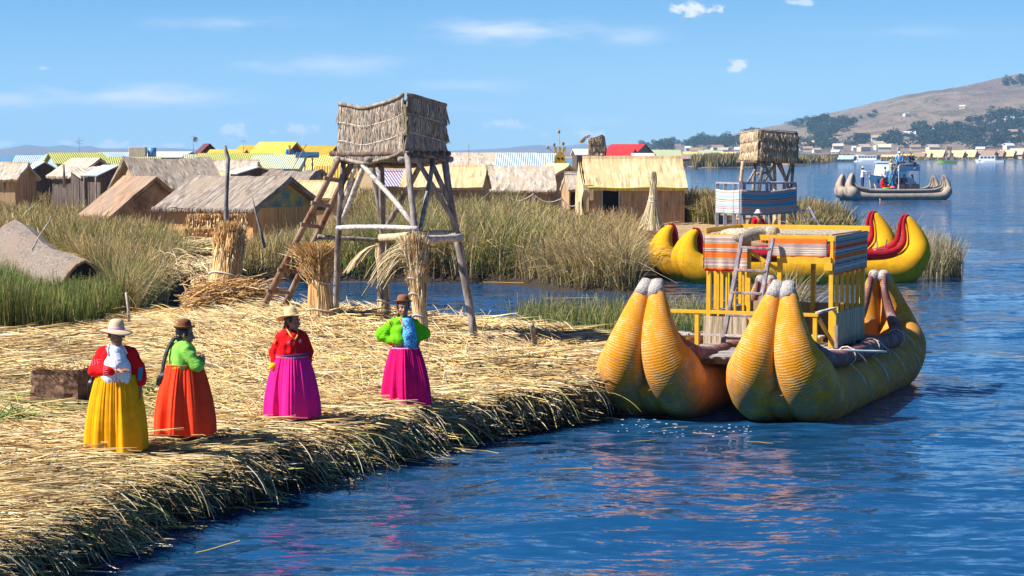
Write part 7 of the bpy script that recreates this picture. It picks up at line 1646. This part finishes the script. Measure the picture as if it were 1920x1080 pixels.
def far_reeds(name, label, n, x0, x1, ys, h, pal, w=1.0):
    px = rng.uniform(x0, x1, n); py = np.interp(px, [a for a, b in ys], [b for a, b in ys]) - rng.uniform(.2, 2.2, n)
    v = (540 - py) / F; dy = math.cos(PITCH) + v * math.sin(PITCH); vz = (-math.sin(PITCH) + v * math.cos(PITCH)) / dy; Y = (.4 - CAMZ) / vz; X = (px - 960) / F / dy * Y
    g = wob(X, Y * .3, .09, 2); k = g > -.45; X = X[k]; Y = Y[k]; n = len(X); H = h * rng.uniform(.6, 1.1, n) * (1 + .35 * wob(X, Y, .06, 1)); P = np.zeros((n, 3, 3)); lx = rng.normal(size=n) * .5
    for i in range(3): s = i / 2; P[:, i, 0] = X + lx * s * s; P[:, i, 1] = Y; P[:, i, 2] = .3 + H * s
    W = np.repeat((Y * .00028 * w * rng.uniform(.7, 1.3, n))[:, None], 3, 1); W[:, 2] *= .3
    tag(link_mesh(name, strand_mesh(name, P, W, pick(pal, n, .2), 2), M['reed']), label, 'reeds', kind='stuff')
FR = [(2, (.20, .17, .05)), (2, (.32, .22, .09)), (1, (.13, .13, .04)), (1, (.42, .30, .14))]
far_reeds('shore_reeds', 'reed beds along the far left shore behind the large golden hut', 5200, 1300, 1445, [(1255, 315), (1450, 311)], 3.3, FR)
far_reeds('shore_reeds', 'brown reed beds on the far shore right of the lookout tower', 5200, 1478, 1600, [(1478, 309), (1545, 305), (1560, 302), (1600, 301)], 2.6, FR)
far_reeds('shore_reeds', 'thin reeds among the far golden huts at the right', 3200, 1600, 1930, [(1600, 301), (1930, 298.5)], 1.5, FR)
hutdefs = [(1500, 292, 300, 26, 'roof_yellow'), (1530, 294, 300, 22, 'thatch_gold'), (1545, 293, 300, 16, 'thatch_brown'), (1588, 291, 297, 26, 'roof_blue'), (1612, 290, 297, 16, 'thatch_pale'), (1668, 290, 297, 24, 'thatch_gold'), (1690, 289, 297, 18, 'thatch_gold'),
           (1704, 289, 297, 14, 'roof_yellow'), (1725, 286, 295, 18, 'thatch_brown'), (1738, 285, 295, 14, 'thatch_gold'), (1757, 281, 293, 26, 'thatch_gold'), (1775, 282, 293, 14, 'thatch_brown'), (1795, 282, 293, 24, 'thatch_gold'), (1819, 281, 292, 22, 'thatch_gold'), (1848, 282, 290, 34, 'thatch_brown'), (1872, 282, 291, 20, 'thatch_brown'),
           (1890, 281, 291, 24, 'thatch_gold'), (1908, 278, 288, 22, 'thatch_pale'), (1935, 281, 291, 24, 'thatch_gold')]
nm = {'roof_yellow': 'yellow roofed', 'thatch_gold': 'golden reed', 'thatch_brown': 'brown reed', 'roof_blue': 'pale blue roofed', 'thatch_pale': 'pale reed'}
ordn = ['first', 'second', 'third', 'fourth', 'fifth', 'sixth', 'seventh', 'eighth', 'ninth']; cnt = {}
for (cx, rp, ep, w, rf) in hutdefs:
    side = 'between lookout tower and grey boat' if cx < 1700 else 'near the right end of the far shore'; cnt[(rf, side)] = cnt.get((rf, side), 0) + 1
    hut(f'{ordn[cnt[(rf, side)]-1]} {nm[rf]} hut from the left {side}', cx, rp, ep + .5, w * 1.0, 1150 if cx > 1590 else 900, 7, [-28, -20, 18, -32][len(str(rf)) % 4] if cx > 1600 else -20, rf, 'thatch_gold' if rf != 'thatch_gold' else 'wall_mat', thick=.35, jit=.1, over=.6, base=.9, group='huts along the far right shore', door=None, end_over=.3)
def far_tower():
    p = AT(1779, 280, 1120); t = empty('lookout_tower', (p.x, p.y, .9), 0, 'far small lookout tower with square box above the distant golden huts', 'tower'); q = MB(); q.box((0, 0, 5.2), (2.8, 2.4, 1.9)); q.build('box', M['thatch_brown'], t)
    for sx in (-1, 1):
        for sy in (-1, 1): q = MB(); q.stick((sx * 1.5, sy * 1.3, -.3), (sx * 1.1, sy * .9, 4.3), .16, .14, 6, 0, 1); q.build('leg', M['wood_grey'], t)
far_tower()
# pale village houses at the foot of the hill
def foothill_houses():
    rr = random.Random(21); mats = ['wall_cream', 'roof_white', 'thatch_pale', 'thatch_brown', 'wall_ochre']; protos = {}
    for i in range(46):
        px = rr.uniform(1230, 1925); Y = rr.uniform(HY0 + 30, HY0 + 330) if rr.random() < .8 else rr.uniform(HY0 + 300, HY0 + 700); x = hd(px, 280)[0] * Y; z = float(hill_h(np.array([x]), np.array([Y]))[0]); k = rr.randrange(5)
        if k not in protos:
            t = empty('hillside_house', (x, Y, z), rr.uniform(-.4, .4)); q = MB(); q.box((0, 0, 1.2), (7, 5, 3.6)); q.build('wall', M[('wall_cream', 'roof_white', 'wall_cream', 'wall_cream', 'roof_white')[k]], t)
            q = MB(); prism(q, rprofile(5.2, 3, 4.6, .4), -3.9, 3.9, 2, 0, 1, thick=.25); q.build('roof', M[mats[k]], t); protos[k] = t
        else: t = copy_tree(protos[k]); t.location = (x, Y, z); t.rotation_euler.z = rr.uniform(-.5, .5)
        t.scale = [rr.uniform(.8, 1.5)] * 3; tag(t, 'tiny pale house among the trees at the foot of the hill', 'house', 'houses at the foot of the hill')
foothill_houses()
def trees():
    rr = random.Random(33); protos = []
    for k in range(6):
        n = 420; r2 = np.random.default_rng(50 + k); lob = [(r2.normal() * .28, r2.normal() * .28, r2.uniform(.42, .95), r2.uniform(.2, .36)) for _ in range(8)]; V = []; Q = []; col = []
        for i in range(n):
            l = lob[i % 8]; d = r2.normal(size=3); d /= np.linalg.norm(d); c = np.array(l[:3]) + d * l[3] * r2.uniform(.55, 1.05) * np.array([1, 1, .8]); a = r2.normal(size=3); a /= np.linalg.norm(a); b_ = np.cross(a, r2.normal(size=3)); b_ /= np.linalg.norm(b_); s = r2.uniform(.035, .085)
            j = len(V); V += [c + a * s, c + b_ * s, c - a * s, c - b_ * s]; Q.append([j, j + 1, j + 2, j + 3]); cc = np.array([(.022, .045, .028), (.035, .06, .035), (.014, .03, .020), (.05, .07, .04)][r2.integers(4)]) ; col += [cc] * 4
        me = fast_mesh('crown', np.array(V), np.array(Q), np.array(col)); me.materials.append(M['reed']); q = MB(); q.stick((0, 0, -.1), (0, 0, .6), .035, .02, 5, .02, k)
        for u in range(3): a = u * 2.1; q.stick((0, 0, .3), (math.cos(a) * .25, math.sin(a) * .25, .65), .018, .01, 4, .02, k + u)
        tr = MB.build(q, 'trunk', M['wood_brown'], None); protos.append((me, tr.data)); bpy.data.objects.remove(tr)
    # positions: (px, py base) clusters measured from the photograph
    pts = []
    def clus(x0, x1, y0, y1, n, s=1.0):
        for _ in range(n): f = rr.random(); pts.append((x0 + (x1 - x0) * f + rr.gauss(0, 5), y0 + (y1 - y0) * f + rr.gauss(0, 4.2), s * rr.uniform(.7, 1.25)))
    clus(1195, 1300, 277, 277, 26); clus(1290, 1420, 276, 262, 34); clus(1320, 1400, 281, 270, 12); clus(1400, 1420, 256, 250, 4); clus(1510, 1570, 246, 241, 22, 1.2); clus(1530, 1600, 262, 236, 20, 1.1); clus(1500, 1530, 236, 233, 6); clus(1490, 1560, 276, 272, 16)
    clus(1560, 1640, 232, 218, 7, .6); clus(1700, 1740, 262, 250, 10, 1.2); clus(1720, 1830, 272, 262, 30, 1.2); clus(1735, 1800, 258, 250, 12, 1.4); clus(1640, 1700, 264, 268, 12); clus(1595, 1630, 270, 262, 8); clus(1800, 1920, 262, 240, 26, 1.2); clus(1830, 1920, 276, 270, 18, 1.2)
    clus(1870, 1915, 226, 222, 12, 1.3); clus(1820, 1860, 232, 236, 7); clus(1888, 1925, 158, 155, 8, 1.0); clus(1560, 1900, 277, 277, 14)
    for _ in range(28): pts.append((rr.uniform(1440, 1925), rr.uniform(215, 278), rr.uniform(.45, .9)))
    pts = pts[:298]
    for (px, py, s) in pts:
        u, v = hd(px, py); Y = HY0
        ys = np.linspace(HY0 + 20, HY1 + 100, 260); hh = hill_h(u * ys, ys); ray = CAMZ + v * ys; k = np.where(hh > ray)[0]
        Y = float(ys[k[0]]) if len(k) else float(ys[np.argmin(ray - hh)]); x = u * Y; z = float(hill_h(np.array([x]), np.array([Y]))[0])
        me, trd = rr.choice(protos); t = empty('hillside_tree', (x, Y, z - .5), rr.uniform(0, 6.28), 'dark bushy tree standing on the dry hillside beyond the lake', 'tree', 'trees on the hillside'); h = 9.0 * s * (Y / 2600) ** .5; t.scale = (h * rr.uniform(.9, 1.3), h * rr.uniform(.9, 1.3), h * rr.uniform(.75, 1.1))
        for n_, d_ in (('crown', me), ('trunk', trd)): o = bpy.data.objects.new(n_, d_); C.objects.link(o); o.parent = t
    # dense bushy belts as one mass
    n = 4500; V = np.zeros((n, 4, 3)); r2 = np.random.default_rng(8); seg = [(1195, 277, 1300, 275, 3), (1290, 278, 1420, 266, 5), (1490, 276, 1620, 275, 3), (1700, 270, 1925, 268, 4), (1515, 250, 1580, 240, 5), (1740, 264, 1830, 262, 5)]
    i = 0
    while i < n:
        g = seg[r2.integers(len(seg))]; f = r2.random(); px = g[0] + (g[2] - g[0]) * f + r2.normal() * 3; py = g[1] + (g[3] - g[1]) * f + r2.normal() * g[4] * .7
        if math.sin(px * .21) + math.sin(px * .083 + 1) + .6 * math.sin(px * .61 + py) < .25: continue
        u, v = hd(px, py); ys = np.linspace(HY0 + 20, HY1, 60); hh = hill_h(u * ys, ys); k = np.where(hh > CAMZ + v * ys)[0]
        if not len(k): continue
        Y0 = float(ys[k[0]]); x0 = u * Y0; z0 = float(hh[k[0]]); m_ = min(40, n - i); r_ = r2.uniform(2.6, 5); d = r2.normal(size=(m_, 3)) * .45; c = np.stack([x0 + d[:, 0] * r_, Y0 + d[:, 1] * r_, z0 + np.abs(d[:, 2]) * r_ * 1.1 + 1], -1); a = r2.normal(size=(m_, 3)); a /= np.linalg.norm(a, axis=1, keepdims=True); b_ = np.cross(a, r2.normal(size=(m_, 3))); b_ /= np.linalg.norm(b_, axis=1, keepdims=True); s = r2.uniform(.4, 1.0, (m_, 1))
        V[i:i + m_] = np.stack([c + a * s, c + b_ * s, c - a * s, c - b_ * s], 1); i += m_
    cc = pick([(2, (.035, .06, .024)), (1, (.055, .085, .03)), (1, (.022, .04, .018))], n, .2); me = fast_mesh('hillside_bushes', V.reshape(-1, 3), np.arange(n * 4).reshape(-1, 4), np.repeat(cc, 4, 0)); tag(link_mesh('hillside_bushes', me, M['reed']), 'dense dark scrub along the lower hillside', 'bushes', kind='stuff')
trees()

# ------------------------------------------------------------ reed beds
MIXED = [(1.2, (.34, .28, .08)), (2.4, (.55, .39, .15)), (2.0, (.72, .55, .28)), (1.2, (.34, .18, .06)), (.6, (.12, .10, .03)), (.7, (.82, .70, .45))]
FRESH = [(3, (.13, .20, .03)), (2, (.22, .27, .05)), (1, (.07, .10, .02)), (1.2, (.40, .36, .11)), (.8, (.58, .44, .20))]
def build_reeds():
    tent = [(-11.2, 51.5, 1.3), (-10.3, 50.4, 1.0), (-11.9, 52.8, 1.4), (-12.6, 53.8, 1.4)]
    reeds('green_reeds', 'tall bright green reeds growing in the left corner beside the near island', 30000, [(-160, 580), (60, 586), (150, 584), (205, 566), (232, 604), (180, 622), (90, 636), (-160, 640)], .75, 1.30, GREEN, pal2=FRESH, hf=((0, 70, 200, 240), (1, .72, .66, .9)), lean=.12, avoid=tent, bendy=.35, tip=(.34, .36, .12), cs=1.3)
    reeds('mixed_reeds', 'green and golden reeds between the low tent and the huts', 52000, [(-160, 400), (180, 430), (322, 478), (340, 500), (330, 530), (258, 596), (230, 606), (205, 575), (176, 528), (120, 496), (30, 455), (-160, 450)], .8, 1.25, MIXED, pal2=FRESH, lean=.24, avoid=tent, cs=1.1, bendy=1.1)
    reeds('far_reeds', 'brownish reeds growing round the huts of the left village', 26000, [(-160, 342), (170, 350), (300, 396), (322, 452), (200, 400), (-160, 402)], .9, 1.35, GOLD, lean=.2, avoid=[(-15.0, 86, 2.6), (-16, 99, 3)], width=1.25, cs=.5)
    reeds('bank_reeds', 'dense golden green reeds on the far bank of the channel behind the watchtower', 72000, [(452, 528), (450, 500), (462, 490), (560, 478), (640, 466), (700, 430), (960, 418), (1060, 440), (1140, 458), (1180, 470), (1200, 520), (1180, 545), (1090, 543), (1000, 531), (760, 525), (470, 524)], 1.1, 1.75, MIXED, pal2=FRESH, hf=((450, 640, 700, 950, 1040, 1120, 1240), (.62, .7, 1, 1, .75, .6, .62)), lean=.26, bendy=1.1, avoid=[], cs=.9, tip=(.52, .38, .18))
    reeds('back_reeds', 'yellow brown reeds further back between the golden roofed huts', 24000, [(640, 440), (680, 392), (900, 366), (1080, 376), (1100, 398), (1060, 430), (960, 420), (720, 430)], 1.1, 1.55, MIXED, pal2=FRESH, hf=((640, 950, 1000, 1100), (1, .85, .6, .5)), lean=.18, width=1.2, cs=.6)
    reeds('hummock_reeds', 'drooping dry reeds in a hummock next to the yellow boats', 15000, [(1040, 470), (1130, 446), (1180, 466), (1190, 500), (1200, 530), (1175, 546), (1080, 543), (1010, 520)], .9, 1.35, GOLD, lean=.4, bendy=1.6, cs=1.2)
    reeds('shallow_reeds', 'short green reeds standing in the shallow water behind the straw spit', 5200, [(955, 606), (990, 592), (1150, 590), (1335, 596), (1335, 620), (1180, 626), (1060, 618), (960, 612)], .35, .75, [(3, (.14, .22, .04)), (2, (.24, .28, .07)), (1.5, (.42, .34, .14))], z=0.0, lean=.18, cs=2, root=(.10, .10, .03))
    reeds('dry_clump', 'dry pale grass clump seen through the frame of the near boat', 900, [(1430, 596), (1480, 592), (1500, 606), (1450, 612)], .8, 1.45, GOLD, z=0.0, lean=.45, bendy=1.6, cs=3, clump=2)
    reeds('hut_reeds', 'reed thicket right of the large golden hut', 7000, [(1282, 408), (1345, 405), (1345, 424), (1286, 421)], 1.1, 1.6, OLIVE, lean=.15, width=1.3, cs=.8)
    reeds('point_reeds', 'brown reeds on the point behind the yellow boats and the striped deck', 8000, [(1485, 420), (1520, 408), (1600, 438), (1625, 452), (1560, 470), (1490, 452)], .8, 1.35, OLIVE, lean=.22, width=1.2, cs=.8)
    reeds('lake_reeds', 'pale feathery reeds standing in the lake beside the stern of the yellow boats', 5600, [(1600, 470), (1680, 478), (1798, 512), (1806, 520), (1740, 520), (1640, 505)], .85, 1.5, [(2, (.30, .28, .14)), (2, (.48, .40, .26)), (1, (.2, .2, .07)), (1, (.38, .24, .12))], z=0.0, lean=.2, tip=(.62, .50, .38), cs=1)
    reeds('plinth_grass', 'thin dry grass in front of the doorway of the large golden hut', 420, [(1105, 420), (1190, 418), (1190, 432), (1105, 434)], .5, 1.1, GOLD, lean=.25, clump=2, tip=(.5, .3, .2))
build_reeds()

# ------------------------------------------------------------ air
def haze():
    x0, x1, y0, y1, z0, z1 = -9000, 9000, -400, 12500, -2.0, 262
    q = MB(); q.add([(x0, y0, z0), (x1, y0, z0), (x1, y1, z0), (x0, y1, z0), (x0, y0, z1), (x1, y0, z1), (x1, y1, z1), (x0, y1, z1)], [(3, 2, 1, 0), (4, 5, 6, 7), (0, 1, 5, 4), (1, 2, 6, 5), (2, 3, 7, 6), (3, 0, 4, 7)])
    m = bpy.data.materials.new('air'); m.use_nodes = True; nt = m.node_tree; nt.nodes.clear(); o = nt.nodes.new('ShaderNodeOutputMaterial'); v = nt.nodes.new('ShaderNodeVolumePrincipled')
    v.inputs['Color'].default_value = (.36, .66, 1.0, 1); v.inputs['Density'].default_value = HAZE; v.inputs['Anisotropy'].default_value = 0.0; nt.links.new(v.outputs[0], o.inputs['Volume'])
    h = q.build('haze', m, None); tag(h, kind='stuff')
HAZE = 1.05e-4
haze()
